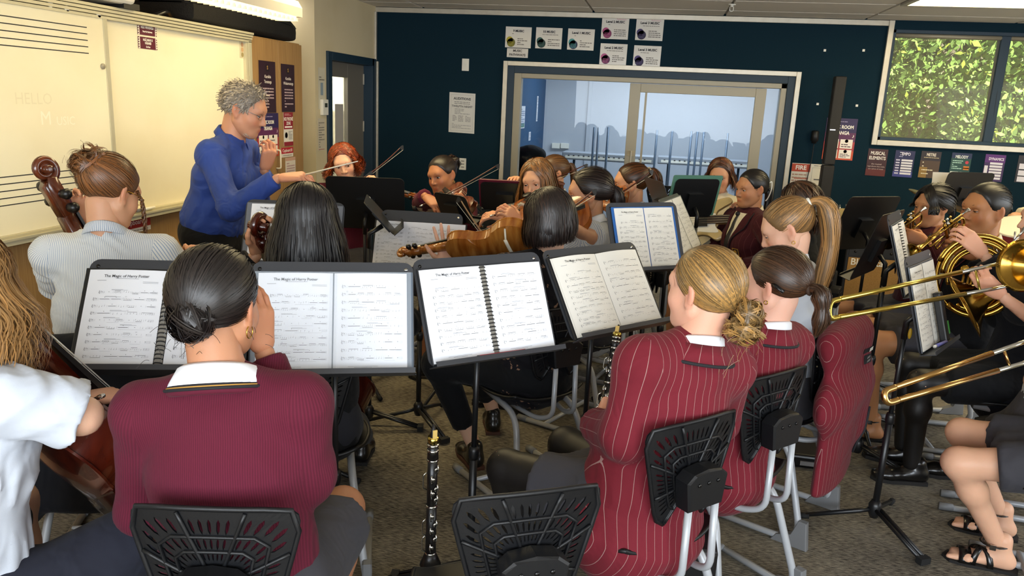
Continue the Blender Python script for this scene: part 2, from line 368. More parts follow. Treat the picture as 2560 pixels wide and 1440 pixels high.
# --- glazed practice-room front: window_1 = fixed pane, door_1 = sliding leaf
g = MB()                                                    # navy reveal + beige outer frame
g.box((WX0, YB-.012, 0), (WX0+.065, YB+.12, WZ1)); g.box((WX1-.065, YB-.012, 0), (WX1, YB+.12, WZ1)); g.box((WX0+.065, YB-.012, WZ1-.065), (WX1-.065, YB+.12, WZ1))
struct(bevel(g.build('trim_frame', M_navy2, None, False), .003)).name = 'trim_4'
x0, x1, z1 = WX0+.065, WX1-.065, WZ1-.065
fr = MB(); fr.box((x0, YB+.0, 0), (x0+.07, YB+.1, z1)); fr.box((x0+.07, YB+.0, z1-.045), (x1, YB+.1, z1)); fr.box((x1-.05, YB+.0, 0), (x1, YB+.1, z1)); fr.box((x0+.07, YB+.0, 0), (x1, YB+.1, .05))
win1 = struct(bevel(fr.build('window_1', M_beige, None, False), .003))
M_glass2 = glassmat('practice_glass', (.93, .96, .97), .38)
sbox('pane', (x0+.07, YB+.07, .05), (-.30, YB+.076, z1-.045), M_glass2, parent=win1)
sbox('pane', (.86, YB+.07, .05), (x1-.05, YB+.076, z1-.045), M_glass2, parent=win1)
dr = MB(); dx0, dx1 = -.335, .905
dr.box((dx0, YB+.02, .03), (dx0+.10, YB+.06, z1-.05)); dr.box((dx1-.095, YB+.02, .03), (dx1, YB+.06, z1-.05)); dr.box((dx0+.10, YB+.02, z1-.13), (dx1-.095, YB+.06, z1-.05)); dr.box((dx0+.1, YB+.02, .03), (dx1-.095, YB+.06, .16))
door1 = struct(bevel(dr.build('door_1', M_beige, None, False), .003))
sbox('pane', (dx0+.1, YB+.038, .16), (dx1-.095, YB+.043, z1-.13), M_glass2, parent=door1)
sbox('gasket', (dx0+.145, YB+.034, .16), (dx0+.165, YB+.047, z1-.13), M_beige, parent=door1)
MB().tube(fillet([(dx0+.06, YB+.02, 1.24), (dx0+.06, YB-.035, 1.24), (dx0+.06, YB-.035, 1.02), (dx0+.06, YB+.02, 1.02)], .02), .009, 8).build('door_handle', M_steel, door1)
sbox('lock_plate', (dx0+.02, YB+.014, 1.20), (dx0+.09, YB+.021, 1.25), M_greywall, .002, door1)
# --- practice room beyond the glass
M_blue = mat('practice_blue_board', '#1d4568', 0.9)
M_pale = mat('practice_pale_wall', '#b4bac4', 0.8)
struct(sbox('wall_practice_left', (-2.0, YB+.12, 0), (-1.55, YB+3.6, 2.5), M_pale)); 
struct(sbox('wall_practice_back', (-1.6, YB+3.0, 0), (2.2, YB+3.1, 2.5), M_pale))
struct(sbox('wall_practice_right', (1.7, YB+.12, 0), (1.8, YB+3.0, 2.5), M_pale))
struct(sbox('ceiling_practice', (-2, YB+.1, 2.46), (2.2, YB+3.1, 2.56), M_pale))
lamp('practice_room_light', 'AREA', (.1, YB+1.5, 2.44), (0, 0, -1), 44, (.80, .90, 1.0), shape='RECTANGLE', size=2.0, size_y=1.0)
sl = sbox('blue_pinboard', (-1.549, YB+.2, .3), (-1.52, YB+2.6, 1.95), M_blue, .004); tag(sl, 'blue pinboard on the side wall of the glazed practice room', 'pinboard')
struct(sbox('trim_5', (-1.0, YB+2.97, .2), (-.955, YB+3.0, 2.46), M_pale))
# --- right and front walls, with window openings (outside the frame; they let the daylight in)
wr = MB(); wr.box((XR, YF, 0), (XR+.1, YB+.1, .95)); wr.box((XR, YF, 2.25), (XR+.1, YB+.1, CEIL+.1)); wr.box((XR, YF, .95), (XR+.1, .1, 2.25)); wr.box((XR, 5.1, .95), (XR+.1, YB+.1, 2.25))
struct(wr.build('wall_right', M_cream, None, False))
wf = MB(); wf.box((-3.4, YF-.1, 0), (XR, YF, .8)); wf.box((-3.4, YF-.1, 2.3), (XR, YF, CEIL+.1)); wf.box((-3.4, YF-.1, .8), (-1.9, YF, 2.3)); wf.box((3.1, YF-.1, .8), (XR, YF, 2.3))
struct(wf.build('wall_front', M_cream, None, False))
# --- left side: door wall, pier return, recess wall, whiteboard joinery
wl = MB(); wl.box((XW-.14, 6.2, 0), (XW, 6.44, CEIL+.02)); wl.box((XW-.14, 6.44, 1.97), (XW, 7.56, CEIL+.02)); wl.box((XW-.14, 7.56, 0), (XW, YB, CEIL+.02)); wl.box((-3.3, 6.2, 0), (XW-.14, 6.3, CEIL+.02))
struct(wl.build('wall_left_door', M_cream, None, False))
struct(sbox('wall_left', (-3.4, YF, 0), (-3.25, 6.3, CEIL+.02), M_greywall))
trim([((XW-.0, 7.55, 1.99), (XW+.02, YB-.016, CEIL-.045))])
trim([((XW-.12, 6.42, 0), (XW+.022, 6.50, 2.0)), ((XW-.12, 6.50, 1.93), (XW+.022, 7.50, 2.0)), ((XW-.12, 7.46, 0), (XW+.022, 7.56, 2.0))], M_navy2)
trim([((XW+.02, 7.562, 0), (XW+.035, 7.598, 1.98))])
d2 = MB(); dxa, dxb = XW-.11, XW-.07
d2.box((dxa, 6.5, .01), (dxb, 6.64, 1.93)); d2.box((dxa, 7.06, .01), (dxb, 7.46, 1.93)); d2.box((dxa, 6.64, 1.80), (dxb, 7.06, 1.93)); d2.box((dxa, 6.64, .01), (dxb, 7.06, .9))
M_doorg = mat('grey_door_paint', '#6f6b64', 0.5)
door2 = struct(bevel(d2.build('door_2', M_doorg, None, False), .003))
sbox('pane', (dxa+.015, 6.64, .9), (dxa+.02, 7.06, 1.80), M_glass, parent=door2)
for z in (.25, 1.35, 1.8): MB().tube([(dxb+.006, 7.44, z-.05), (dxb+.006, 7.44, z+.05)], .008, 8).build('hinge', M_steel, door2)
cor = sbox('wall_corridor', (-4.0, 6.0, 0), (-3.95, 8.6, 2.5), mat('corridor_cream', '#d9d3bd', .8)); struct(cor); struct(sbox('wall_corridor_end', (-4.0, 8.6, 0), (-2.0, 8.65, 2.5), MATS['corridor_cream'])); struct(sbox('floor_corridor', (-4.0, 6.0, -.1), (-3.4, 8.6, 0), M_carpet))
sh = sbox('notice_sheet', (XW-.088, 6.8, 1.06), (XW-.086, 6.99, 1.56), mat('backlit_notice', '#b9b4ad', .8)); tag(sh, 'pale notice sheet taped to the narrow glass of the grey door', 'notice')
lamp('corridor_light', 'AREA', (-3.5, 7.0, 2.4), (0, 0, -1), 70, (1, .95, .82), shape='RECTANGLE', size=.8, size_y=2)
# ================================================================== FLAT PRINTED SHEETS
M_pr = {}
def ink(c):
    if c not in M_pr: M_pr[c] = mat('print_'+c.lstrip('#'), c, .55)
    return M_pr[c]
def sheet(name, org, ux, uy, w, h, base, items, label, cat='poster', th=.0016, group=None, gloss=False, parent=None):
    """org = top-left corner; items in sheet fractions, (0,0) top-left, (1,1) bottom-right"""
    ux, uy = nrm(ux), nrm(uy); n = np.cross(ux, uy); org = np.asarray(org, float)
    m = mat('sheet_'+base.lstrip('#')+('_gloss' if gloss else ''), base, .16 if gloss else .5)
    s = MB().obox(org+ux*w/2-uy*h/2+n*th/2, ux*w/2, uy*h/2, n*th/2).build(name, m, parent, False)
    pt = lambda x, y, k=1: org+ux*w*x-uy*h*y+n*(th+.0006*k)
    blocks = {}; k = 0
    for it in items:
        if it[0] == 't':
            _, txt, x, y, size, c = it[:6]
            textmesh('lettering', txt, size*h, ink(c), pt(x, y, 3), ux, uy, s, it[6] if len(it) > 6 else 'CENTER', bold=it[7]*h if len(it) > 7 else 0, sx=it[8] if len(it) > 8 else 1)
        elif it[0] == 'r':
            _, x0, y0, x1, y1, c = it; k = it[6] if len(it) > 6 else 1
            blocks.setdefault(c, MB()).add([pt(x0, y1), pt(x1, y1), pt(x1, y0), pt(x0, y0)], [(0, 1, 2, 3)])
        elif it[0] == 'R':
            _, x0, y0, x1, y1, c = it
            blocks.setdefault(c, MB()).add([pt(x0, y1, 2), pt(x1, y1, 2), pt(x1, y0, 2), pt(x0, y0, 2)], [(0, 1, 2, 3)])
        elif it[0] == 'l':              # rows of unreadable small print
            _, x0, y0, x1, y1, rows, c = it; b = blocks.setdefault(c, MB())
            for i in range(rows):
                yy = y0+(y1-y0)*(i+.5)/rows; t = (y1-y0)/rows*.22; xa = x0; 
                while xa < x1-.02:
                    xb = min(x1, xa+random.uniform(.04, .14)); 
                    if random.random() < .12 and xa > x0: break
                    b.add([pt(xa, yy+t, 3), pt(xb, yy+t, 3), pt(xb, yy-t, 3), pt(xa, yy-t, 3)], [(0, 1, 2, 3)]); xa = xb+.015
        elif it[0] == 'd':
            _, x, y, r, c = it[:5]; b = blocks.setdefault(c, MB()); a = it[5] if len(it) > 5 else (0, 2*PI)
            V = [pt(x, y, 2)]+[pt(x, y, 2)+ux*r*h*math.cos(t)+uy*r*h*math.sin(t) for t in np.linspace(a[0], a[1], 21)]
            b.add(V, [(0, i, i+1) for i in range(1, 21)])
    for c, b in blocks.items(): b.build('print', ink(c), s, False)
    return tag(s, label, cat, group) if parent is None else s
UXB, UZ = A3(1, 0, 0), A3(0, 0, 1)          # back wall, seen from the room
UXL = A3(0, 1, 0)                            # left wall
def on_back(x, y, off=.002): return pY(x, y, YB-off)
# --- course posters over the practice-room front
DK = '#26242a'
def course(px, py, title, blob, blob2, label, extra=None):
    p = on_back(px, py); w, h = .25, .19
    it = [('t', title, .5, .2, .15, DK, 'CENTER', .006), ('l', .25, .30, .85, .37, 1, '#8a8680'), ('l', .47, .52, .92, .88, 4, '#77736e'), ('d', .17, .64, .17, blob), ('d', .23, .76, .21, blob2), ('l', .12, .7, .33, .92, 4, blob)]
    if extra: it.append(('t', extra, .72, .07, .09, '#c06a8a'))
    sheet('course_poster', p, A3(1, 0, -.01), A3(.01, 0, 1), w, h, '#dcd9d2', it, label, group='course posters above the practice-room window', gloss=True)
course(1265, 66, '9 MUSIC', '#b0a21c', '#6d6a1e', 'white course poster reading 9 MUSIC with yellow blob')
course(1341, 68, '10 MUSIC', '#2c5a52', '#163832', 'white course poster reading 10 MUSIC with dark green blob')
course(1421, 71, 'Level 1 MUSIC', '#4a9a98', '#23304e', 'white course poster reading Level 1 MUSIC with teal blob')
course(1506, 43, 'Level 2 MUSIC', '#b0487c', '#7d2a58', 'upper Level 2 MUSIC course poster with magenta blob', 'Performance')
course(1592, 46, 'Level 3 MUSIC', '#3a2a60', '#20183c', 'upper Level 3 MUSIC course poster with dark purple blob', 'Performance')
course(1502, 108, 'Level 2 MUSIC', '#b8588c', '#5a2050', 'lower Level 2 MUSIC course poster with pink blob')
course(1586, 113, 'Level 3 MUSIC', '#4a3a78', '#251a48', 'lower Level 3 MUSIC course poster with violet blob')
sheet('title_card', on_back(1268, 120), A3(1, 0, -.01), A3(.01, 0, 1), .205, .083, '#dcd9d2', [('t', 'MUSIC', .5, .27, .36, '#3a3532', 'CENTER', .012), ('t', 'PATHWAYS', .5, .72, .36, '#3a3532', 'CENTER', .012)], 'small white MUSIC PATHWAYS card under the 9 MUSIC poster', gloss=True)
sheet('audition_notice', on_back(1124, 230), A3(1, 0, -.02), A3(-.0, 0, 1), .262, .385, '#d8d6d0', [
    ('t', 'AUDITIONS', .5, .15, .085, '#5a5a5a', 'CENTER', .003), ('l', .2, .21, .8, .29, 2, '#8c8c8c'), ('t', 'TWELFTH NIGHT', .5, .34, .07, '#6a6a6a', 'CENTER', .002),
    ('l', .22, .39, .8, .54, 4, '#9a9a9a'), ('l', .14, .56, .3, .72, 5, '#8a8a8a'), ('l', .36, .56, .56, .72, 5, '#8a8a8a'), ('l', .64, .56, .84, .72, 5, '#8a8a8a'), ('l', .12, .76, .86, .9, 4, '#a2a2a2'),
    ('r', .07, .05, .93, .053, '#777777'), ('r', .07, .95, .93, .953, '#777777'), ('r', .07, .05, .074, .953, '#777777'), ('r', .926, .05, .93, .953, '#777777')], 'white AUDITIONS TWELFTH NIGHT notice pinned on the navy wall', 'notice')
def plate(px, py, w, h, label, kind):
    c = on_back(px, py, 0); r = empty(kind, c)
    o = MB().box((c[0]-w/2, YB-.01, c[2]-h/2), (c[0]+w/2, YB, c[2]+h/2)).build('plate', M_white, r, False); bevel(o, .003)
    return r, c
r, c = plate(1164, 162, .07, .115, '', 'light_switch'); MB().box((c[0]-.012, YB-.016, c[2]-.02), (c[0]+.012, YB-.009, c[2]+.02)).build('rocker', M_white, r, False); tag(r, 'white switch plate high on the navy wall above the auditions notice', 'switch')
r, c = plate(1157, 410, .07, .115, '', 'wall_socket')
for dz in (.03, 0, -.03): MB().box((c[0]-.016, YB-.013, c[2]+dz-.004), (c[0]+.016, YB-.0095, c[2]+dz+.004)).build('slot', M_greyink, r, False)
tag(r, 'white wall socket behind the curly-bun violinist', 'socket')
r, c = plate(2113, 580, .1, .075, '', 'wall_socket'); MB().box((c[0]-.02, YB-.013, c[2]-.01), (c[0]+.02, YB-.0095, c[2]+.01)).build('slot', M_greyink, r, False); tag(r, 'white wall socket low on the navy wall near the black music stand', 'socket')
for i, (x, y) in enumerate(((2062, 126), (2159, 126), (2044, 260), (2142, 264))):
    c = on_back(x, y, 0); o = MB().box((c[0]-.01, YB-.004, c[2]-.01), (c[0]+.01, YB, c[2]+.01)).build('tape_square', M_white, None, False); tag(o, ['small white adhesive square, upper left of the four on the navy wall', 'small white adhesive square, upper right of the four on the navy wall', 'small white adhesive square, lower left of the four on the navy wall', 'small white adhesive square, lower right of the four on the navy wall'][i], 'adhesive pad', 'adhesive squares on the navy wall')
# fire notice
sheet('fire_notice', on_back(1981, 407), A3(1, 0, 0), UZ, .31, .27, '#d9d4c6', [('R', .0, .02, .53, .28, '#b8421f'), ('t', 'FIRE', .26, .15, .2, '#f0e9df', 'CENTER', .006), ('l', .03, .33, .5, .95, 6, '#b08a78'), ('r', .1, .48, .5, .53, '#c0583a'), ('r', .585, .12, .59, .95, '#333333'), ('r', .955, .12, .96, .95, '#333333'), ('r', .585, .12, .96, .125, '#333333'), ('r', .585, .945, .96, .95, '#333333'), ('l', .62, .03, .95, .08, 1, '#777777'), ('R', .84, .2, .93, .3, '#2a2a2a'), ('r', .66, .5, .9, .54, '#555555'), ('r', .75, .7, .9, .73, '#555555')], 'orange and white FIRE notice on the navy wall beside the practice-room frame', 'notice')
# tikanga poster on the back wall behind the column speaker
def tikanga(org, ux, w, h, label, cut=False, upper=True):
    it = [('r', 0, 0, 1, .34, '#2a1d4e'), ('r', 0, .34, 1, .56, '#5a2450'), ('r', 0, .56, 1, .78, '#a8373a'), ('r', 0, .78, 1, 1, '#c8502a'),
          ('t', 'MUSIC ROOM', .5, .21, .115, '#f2ede4', 'CENTER', .004, .8), ('t', 'TIKANGA', .5, .35, .115, '#f2ede4', 'CENTER', .004, .8), ('l', .25, .06, .75, .10, 1, '#9a8fb0'),
          ('R', .08, .5, .48, .72, '#eee6da'), ('R', .53, .5, .93, .72, '#eee6da'), ('R', .08, .75, .48, .96, '#eee6da'), ('R', .53, .75, .93, .96, '#eee6da'),
          ('l', .12, .6, .45, .7, 2, '#4a2a3a'), ('l', .57, .6, .9, .7, 2, '#4a2a3a'), ('l', .12, .84, .45, .94, 3, '#4a2a3a'), ('l', .57, .84, .9, .94, 3, '#4a2a3a'),
          ('t', '\u266a', .92, .42, .12, '#f2ede4')]
    for x in (.28, .73):
        for y in (.52, .77): it.append(('d', x, y+.02, .04, '#3a1d3a'))
    return sheet('tikanga_poster', org, ux, UZ, w, h, '#2a1d4e', it, label)
tikanga(on_back(2068, 294), A3(1, 0, 0), .265, .37, 'purple-to-orange MUSIC ROOM TIKANGA poster half hidden behind the column speaker')
# musical elements posters under the window
def elem(px, py, w, h, base, items, label): sheet('element_poster', on_back(px, py), A3(1, 0, -.015), A3(.0, 0, 1), w, h, base, items, label, group='musical element posters under the tree window')
elem(2172, 371, .168, .24, '#3a1117', [('r', 0, .75, 1, 1, '#5e1f1c'), ('t', 'MUSICAL', .5, .16, .17, '#e6ddd6', 'CENTER', .005, .75), ('t', 'ELEMENTS', .5, .34, .17, '#e6ddd6', 'CENTER', .005, .75), ('t', 'the musical', .5, .56, .08, '#cbb8b0'), ('t', 'ingredients that make', .5, .65, .07, '#cbb8b0'), ('t', 'up a piece of music', .5, .74, .07, '#cbb8b0')], 'dark red MUSICAL ELEMENTS poster under the window')
elem(2240, 375, .165, .235, '#1e2050', [('r', 0, .8, 1, 1, '#3a418a'), ('t', 'TEMPO', .5, .13, .16, '#dcd8ea', 'CENTER', .005, .75), ('l', .2, .2, .8, .26, 1, '#a8a4c8')]+[('R', .36, .33+.1*i, .93, .40+.1*i, '#dedbe4') for i in range(6)]+[('R', .08, .34+.1*i, .28, .39+.1*i, '#c4c2da') for i in range(6)], 'navy blue TEMPO poster with white bars under the window')
elem(2305, 377, .165, .235, '#4a3520', [('r', 0, 0, 1, .35, '#2a2228'), ('r', 0, .6, .4, 1, '#8a6a2c'), ('t', 'METRE', .5, .13, .15, '#dcd2c2', 'CENTER', .005, .75), ('l', .15, .2, .9, .27, 1, '#b0a080')]+[('l', .12, .38+.14*i, .9-.1*i, .46+.14*i, 1, '#e2d8b8') for i in range(4)], 'brown and gold METRE poster under the window')
elem(2381, 381, .165, .235, '#16443c', [('r', 0, 0, 1, .2, '#1c2a50'), ('t', 'MELODY', .5, .15, .15, '#dce2dc', 'CENTER', .005, .75), ('l', .08, .26, .6, .62, 5, '#a8cfc0'), ('d', .8, .34, .06, '#c0354a'), ('R', .66, .48, .94, .62, '#d07a24'), ('R', .66, .54, .94, .57, '#e0c030'), ('R', .05, .7, .46, .95, '#dfe4d8'), ('R', .52, .7, .95, .95, '#dfe4d8'), ('l', .1, .74, .42, .82, 1, '#2a4a34'), ('l', .56, .74, .9, .82, 1, '#2a4a34')], 'green MELODY poster with orange stripes under the window')
elem(2465, 385, .165, .235, '#3c1f58', [('r', 0, 0, 1, .3, '#5c2a78'), ('t', 'DYNAMICS', .55, .17, .14, '#e2d8ea', 'CENTER', .005, .75), ('R', .03, .42, .2, .8, '#e4e0ea')]+[('R', .28, .29+.11*i, .9, .37+.11*i, '#e4e0ea') for i in range(6)], 'purple DYNAMICS poster with white bars under the window')
elem(2548, 388, .165, .235, '#262228', [('R', .1, .3, .95, .5, '#e4e0ea'), ('R', .1, .55, .95, .74, '#e4e0ea'), ('R', .1, .78, .95, .97, '#e4e0ea'), ('R', .5, .6, .8, .68, '#2a6a30')], 'black and white element poster at the right edge of the picture')
# notices on the door wall (cream)
def on_dw(x, y, off=.002): return pX(x, y, XW+off)
sheet('evacuation_notice', on_dw(795, 168), UXL, UZ, .13, .34, '#d5cfba', [('l', .1, .2, .9, .32, 2, '#7f7a6c'), ('R', .3, .36, .7, .66, '#8fa0ac'), ('l', .3, .72, .9, .8, 1, '#8a8676')], 'narrow white notice with a blue diagram left of the grey door', 'notice')
th = sbox('plate', (XW, 6.245, 1.24), (XW+.025, 6.35, 1.40), M_white); c = pX(807, 268, XW); r = empty('thermostat', c)
bpy.data.objects.remove(th)
o = MB().box((XW, c[1]-.055, c[2]-.065), (XW+.028, c[1]+.055, c[2]+.065)).build('case', M_white, r, False); bevel(o, .004); MB().box((XW+.028, c[1]-.02, c[2]-.0), (XW+.03, c[1]+.03, c[2]+.035)).build('display', mat('lcd', '#3a4038', .3), r, False)
tag(r, 'white wall thermostat with dark display beside the grey door', 'thermostat')
sheet('typed_notice', on_dw(794, 296), UXL, UZ, .14, .27, '#d3c9b4', [('l', .1, .1, .9, .92, 11, '#8f887a'), ('r', .08, .95, .92, .97, '#b06a5a')], 'typed paper notice under the thermostat', 'notice')
# ================================================================== WHITEBOARD JOINERY (left)
XC = -2.70
wu = empty('tall_cupboard', (XC-.25, 5.28, 0)); 
o = MB().box((-3.24, 4.9, 0), (XC-.02, 5.65, 2.0)).build('carcass', M_wood, wu, False); bevel(o, .004)
o = MB().box((XC-.02, 4.905, .06), (XC, 5.27, 1.99)).build('door', M_wood, wu, False); bevel(o, .003)
o = MB().box((XC-.02, 5.276, .06), (XC, 5.645, 1.99)).build('door', M_wood, wu, False); bevel(o, .003)
M_handle = mat('white_handle', '#d9d2c4', .4)
for px in (652, 690):
    a = pX(px, 375, XC); MB().tube(fillet([(XC, a[1], a[2]), (XC+.035, a[1], a[2]), (XC+.035, a[1], a[2]-.13), (XC, a[1], a[2]-.13)], .03), .006, 8).build('handle', M_handle, wu)
tag(wu, 'tall oak cupboard beside the whiteboard covered with posters', 'cupboard')
for i, (y0, y1, lb) in enumerate(((3.42, 4.89, 'low oak cupboard under the right half of the whiteboard behind the conductor'), (1.95, 3.41, 'low oak cupboard under the whiteboard behind the curly-haired cellist'), (.45, 1.94, 'low oak cupboard under the near end of the whiteboard'))):
    r = empty('low_cupboard', (XC-.25, (y0+y1)/2, 0)); o = MB().box((-3.24, y0, 0), (XC-.02, y1, .955)).build('carcass', M_wood, r, False); bevel(o, .003)
    ym = (y0+y1)/2
    for a, b in ((y0+.004, ym-.003), (ym+.003, y1-.004)):
        o = MB().box((XC-.02, a, .08), (XC, b, .95)).build('door', M_wood, r, False); bevel(o, .003)
    tag(r, lb, 'cupboard', 'low cupboards under the whiteboard')
M_wbd = mat('whiteboard_enamel', '#efe6c6', .28, noise=(2.2, '#e8dcb8', .45, .8))
M_rail = mat('cream_aluminium', '#c9c2a4', .35, .25)
wbd = empty('whiteboard', (XC, 2.7, .97)); MB().box((-3.24, .45, .96), (XC-.04, 4.89, 1.99)).build('backing_carcass', M_wood, wbd, False)
o = MB().box((XC-.03, 3.3, 1.0), (XC-.018, 4.83, 1.95)).build('board_panel', M_wbd, wbd, False)
o = MB().box((XC-.012, .5, 1.0), (XC+.004, 3.5, 1.955)).build('board_panel', M_wbd, wbd, False); bevel(o, .002)
MB().box((XC-.012, 3.49, 1.0), (XC+.010, 3.515, 1.955)).build('panel_edge', M_rail, wbd, False)
ra = MB()
for k in range(4): ra.box((XC-.035, .45, 1.95+.016*k), (XC+.012+.006*k, 4.89, 1.963+.016*k))
ra.build('top_rail', M_rail, wbd, False)
st = MB(); st.box((XC-.035, 4.83, .98), (XC+.004, 4.85, 1.955)); st.box((XC-.035, 4.855, .98), (XC+.012, 4.89, 1.955)); st.build('end_stile', M_rail, wbd, False)
trr = MB(); trr.box((XC-.03, .45, .985), (XC+.02, 4.89, 1.0)); trr.box((XC-.03, .45, .965), (XC+.055, 4.89, .985)); trr.box((XC+.05, .45, .985), (XC+.06, 4.89, .995)); trr.build('marker_tray', M_rail, wbd, False)
XS = XC+.0046
sl = MB()
for y0, y1 in ((38, 112), (444, 516)):
    for k in range(5):
        a = pX(0, y0+(y1-y0)*k/4, XS); yend = 3.38 if y0 < 100 else 3.45
        sl.add([(XS, 1.2, a[2]-.0022), (XS, yend, a[2]-.0022), (XS, yend, a[2]+.0022), (XS, 1.2, a[2]+.0022)], [(0, 1, 2, 3)])
sl.build('staff_lines', M_ink, wbd, False)
M_faint = mat('faint_marker', '#e2d8b6', .5)
M_faint2 = mat('faint_marker_pale', '#f6eed4', .4)
textmesh('board_lettering', 'M', .085, M_faint2, pX(115, 297, XS), UXL, UZ, wbd, 'CENTER'); textmesh('board_lettering', 'USIC', .055, M_faint2, pX(165, 303, XS), UXL, UZ, wbd, 'CENTER')
tag(wbd, 'large sliding whiteboard with music staff lines along the left wall', 'whiteboard')
textmesh('board_lettering', 'HELLO', .07, M_faint, pX(85, 248, XS), UXL, UZ, wbd, 'CENTER')
for px, py, lb in ((124, 11, 'leftmost white round magnet high on the whiteboard'), (165, 22, 'second white round magnet high on the whiteboard'), (245, 38, 'pale round magnet at the upper edge of the sliding panel'), (256, 166, 'grey round magnet on the sliding panel edge')):
    c = pX(px, py, XC+.004); tag(MB().lathe([(0, .014), (.006, .014), (.008, .011)], c, (1, 0, 0), 14).build('magnet', M_white if px < 250 else M_beige, None), lb, 'magnet', 'whiteboard magnets')
def bsticker(px, py, w, h, lines, label):
    it = [('r', 0, 0, .09, 1, '#e8e0d0'), ('r', .92, 0, 1, 1, '#e8e0d0')]
    for k in range(5): it += [('R', 0, .2*k, .05, .2*k+.1, '#5a1226'), ('R', .95, .2*k+.1, 1, .2*k+.2, '#5a1226')]
    for t, y, s in lines: it.append(('t', t, .5, y, s, '#efe7dc', 'CENTER', .012, .8))
    sheet('board_sign', pX(px, py, XC-.017), UXL, A3(0, 0, 1), w, h, '#5a1226', it, label, 'sign')
bsticker(342, 55, .155, .060, [('NG\u0100 WH\u0100INGA', .36, .3), ('Focus for the lesson', .7, .2)], 'maroon NG\u0100 WH\u0100INGA sign on the whiteboard, the upper of two')
bsticker(344, 90, .155, .060, [('NG\u0100 MAHI O', .25, .28), ('N\u0100IANEI', .52, .28), ('Do Now', .83, .2)], 'maroon NG\u0100 MAHI O N\u0100IANEI sign on the whiteboard, the lower of two')
sheet('sticker_strip', pX(598, 102, XC-.017), UXL, UZ, .06, .105, '#cfc6a8', [('d', .5, .2, .14, '#b08a6a'), ('d', .5, .5, .14, '#c09a72'), ('d', .5, .8, .14, '#9a8a5a')], 'strip of small face stickers at the right end of the whiteboard', 'sticker')
mk = MB(); a = pX(365, 516, XC+.03); mk.tube([(XC+.03, a[1]-.05, .998+.008), (XC+.03, a[1]+.07, .998+.008)], .008, 8); mk.build('body', M_white, empty_ := empty('marker_pen', (XC+.03, a[1], 1.0)))
MB().tube([(XC+.03, a[1]-.075, 1.006), (XC+.03, a[1]-.05, 1.006)], .009, 8).build('cap', M_greyink, empty_); tag(empty_, 'whiteboard marker lying on the tray near the curly-haired cellist', 'marker')
def kara(px, py, w, h, l1, l2, label):
    it = [('t', l1, .5, .30, .085, '#efe6df', 'CENTER', .001), ('R', .4, .07, .6, .2, '#1c1018'), ('t', 'S', .5, .13, .1, '#b98f4a', 'CENTER', .003)]
    if l2: it.append(('t', l2, .5, .40, .085, '#efe6df', 'CENTER', .001, .85))
    it += [('l', .2, .5, .85, .92, 7, '#b9a2a6')]
    sheet('karakia_poster', pX(px, py, XC+.002), UXL, UZ, w, h, '#2b1220', it, label)
kara(646, 150, .23, .345, 'Karakia', 'Timatanga', 'dark maroon karakia poster nearest the whiteboard end')
kara(702, 159, .205, .335, 'Karakia', 'Whakamutunga', 'dark maroon karakia poster nearest the cupboard edge')
tikanga(pX(640, 283, XC+.002), UXL, .31, .30, 'purple MUSIC ROOM TIKANGA poster on the oak cupboard behind the conductor')
sheet('phone_notice', pX(708, 281, XC+.002), UXL, UZ, .145, .24, '#ddd8cf', [('r', 0, 0, 1, .5, '#8e1f2c'), ('l', .1, .03, .8, .1, 2, '#d8a8a8'), ('t', 'NO PHONE', .5, .2, .15, '#f2ede4', 'CENTER', .004, .75), ('t', 'ZONE', .5, .33, .13, '#f2ede4', 'CENTER', .004, .75), ('R', .1, .41, .9, .46, '#efe8e0'), ('d', .25, .68, .09, '#3a3a3a'), ('d', .25, .68, .075, '#ddd8cf'), ('l', .5, .55, .9, .82, 6, '#8a8680'), ('r', 0, .88, 1, 1, '#8e1f2c')], 'red and white NO PHONE ZONE notice on the oak cupboard', 'notice')
sheet('cupboard_label', pX(702, 370, XC+.002), UXL, UZ, .19, .07, '#e0d8cc', [('r', 0, 0, 1, .62, '#b01c2c'), ('t', 'Cupboard 8', .5, .32, .45, '#f4eae2', 'CENTER', .008), ('l', .15, .72, .85, .9, 1, '#8a8680')], 'red Cupboard 8 label under the phone notice', 'label')
sheet('cupboard_notice', pX(713, 395, XC+.002), UXL, UZ, .16, .12, '#ddd5ca', [('r', 0, 0, 1, .2, '#c8a08a'), ('l', .1, .28, .9, .9, 4, '#b08a90')], 'small printed notice under the red Cupboard 8 label', 'notice')
sheet('cupboard_label', pX(300, 549, XC+.002), UXL, UZ, .24, .085, '#e0d8cc', [('r', 0, 0, 1, .72, '#a8281e'), ('t', 'Cupboard 4', .5, .36, .45, '#f4d8cc', 'CENTER', .006), ('l', .1, .8, .9, .94, 1, '#8a8680')], 'red Cupboard label on the low oak cupboard behind the curly-haired cellist', 'label')
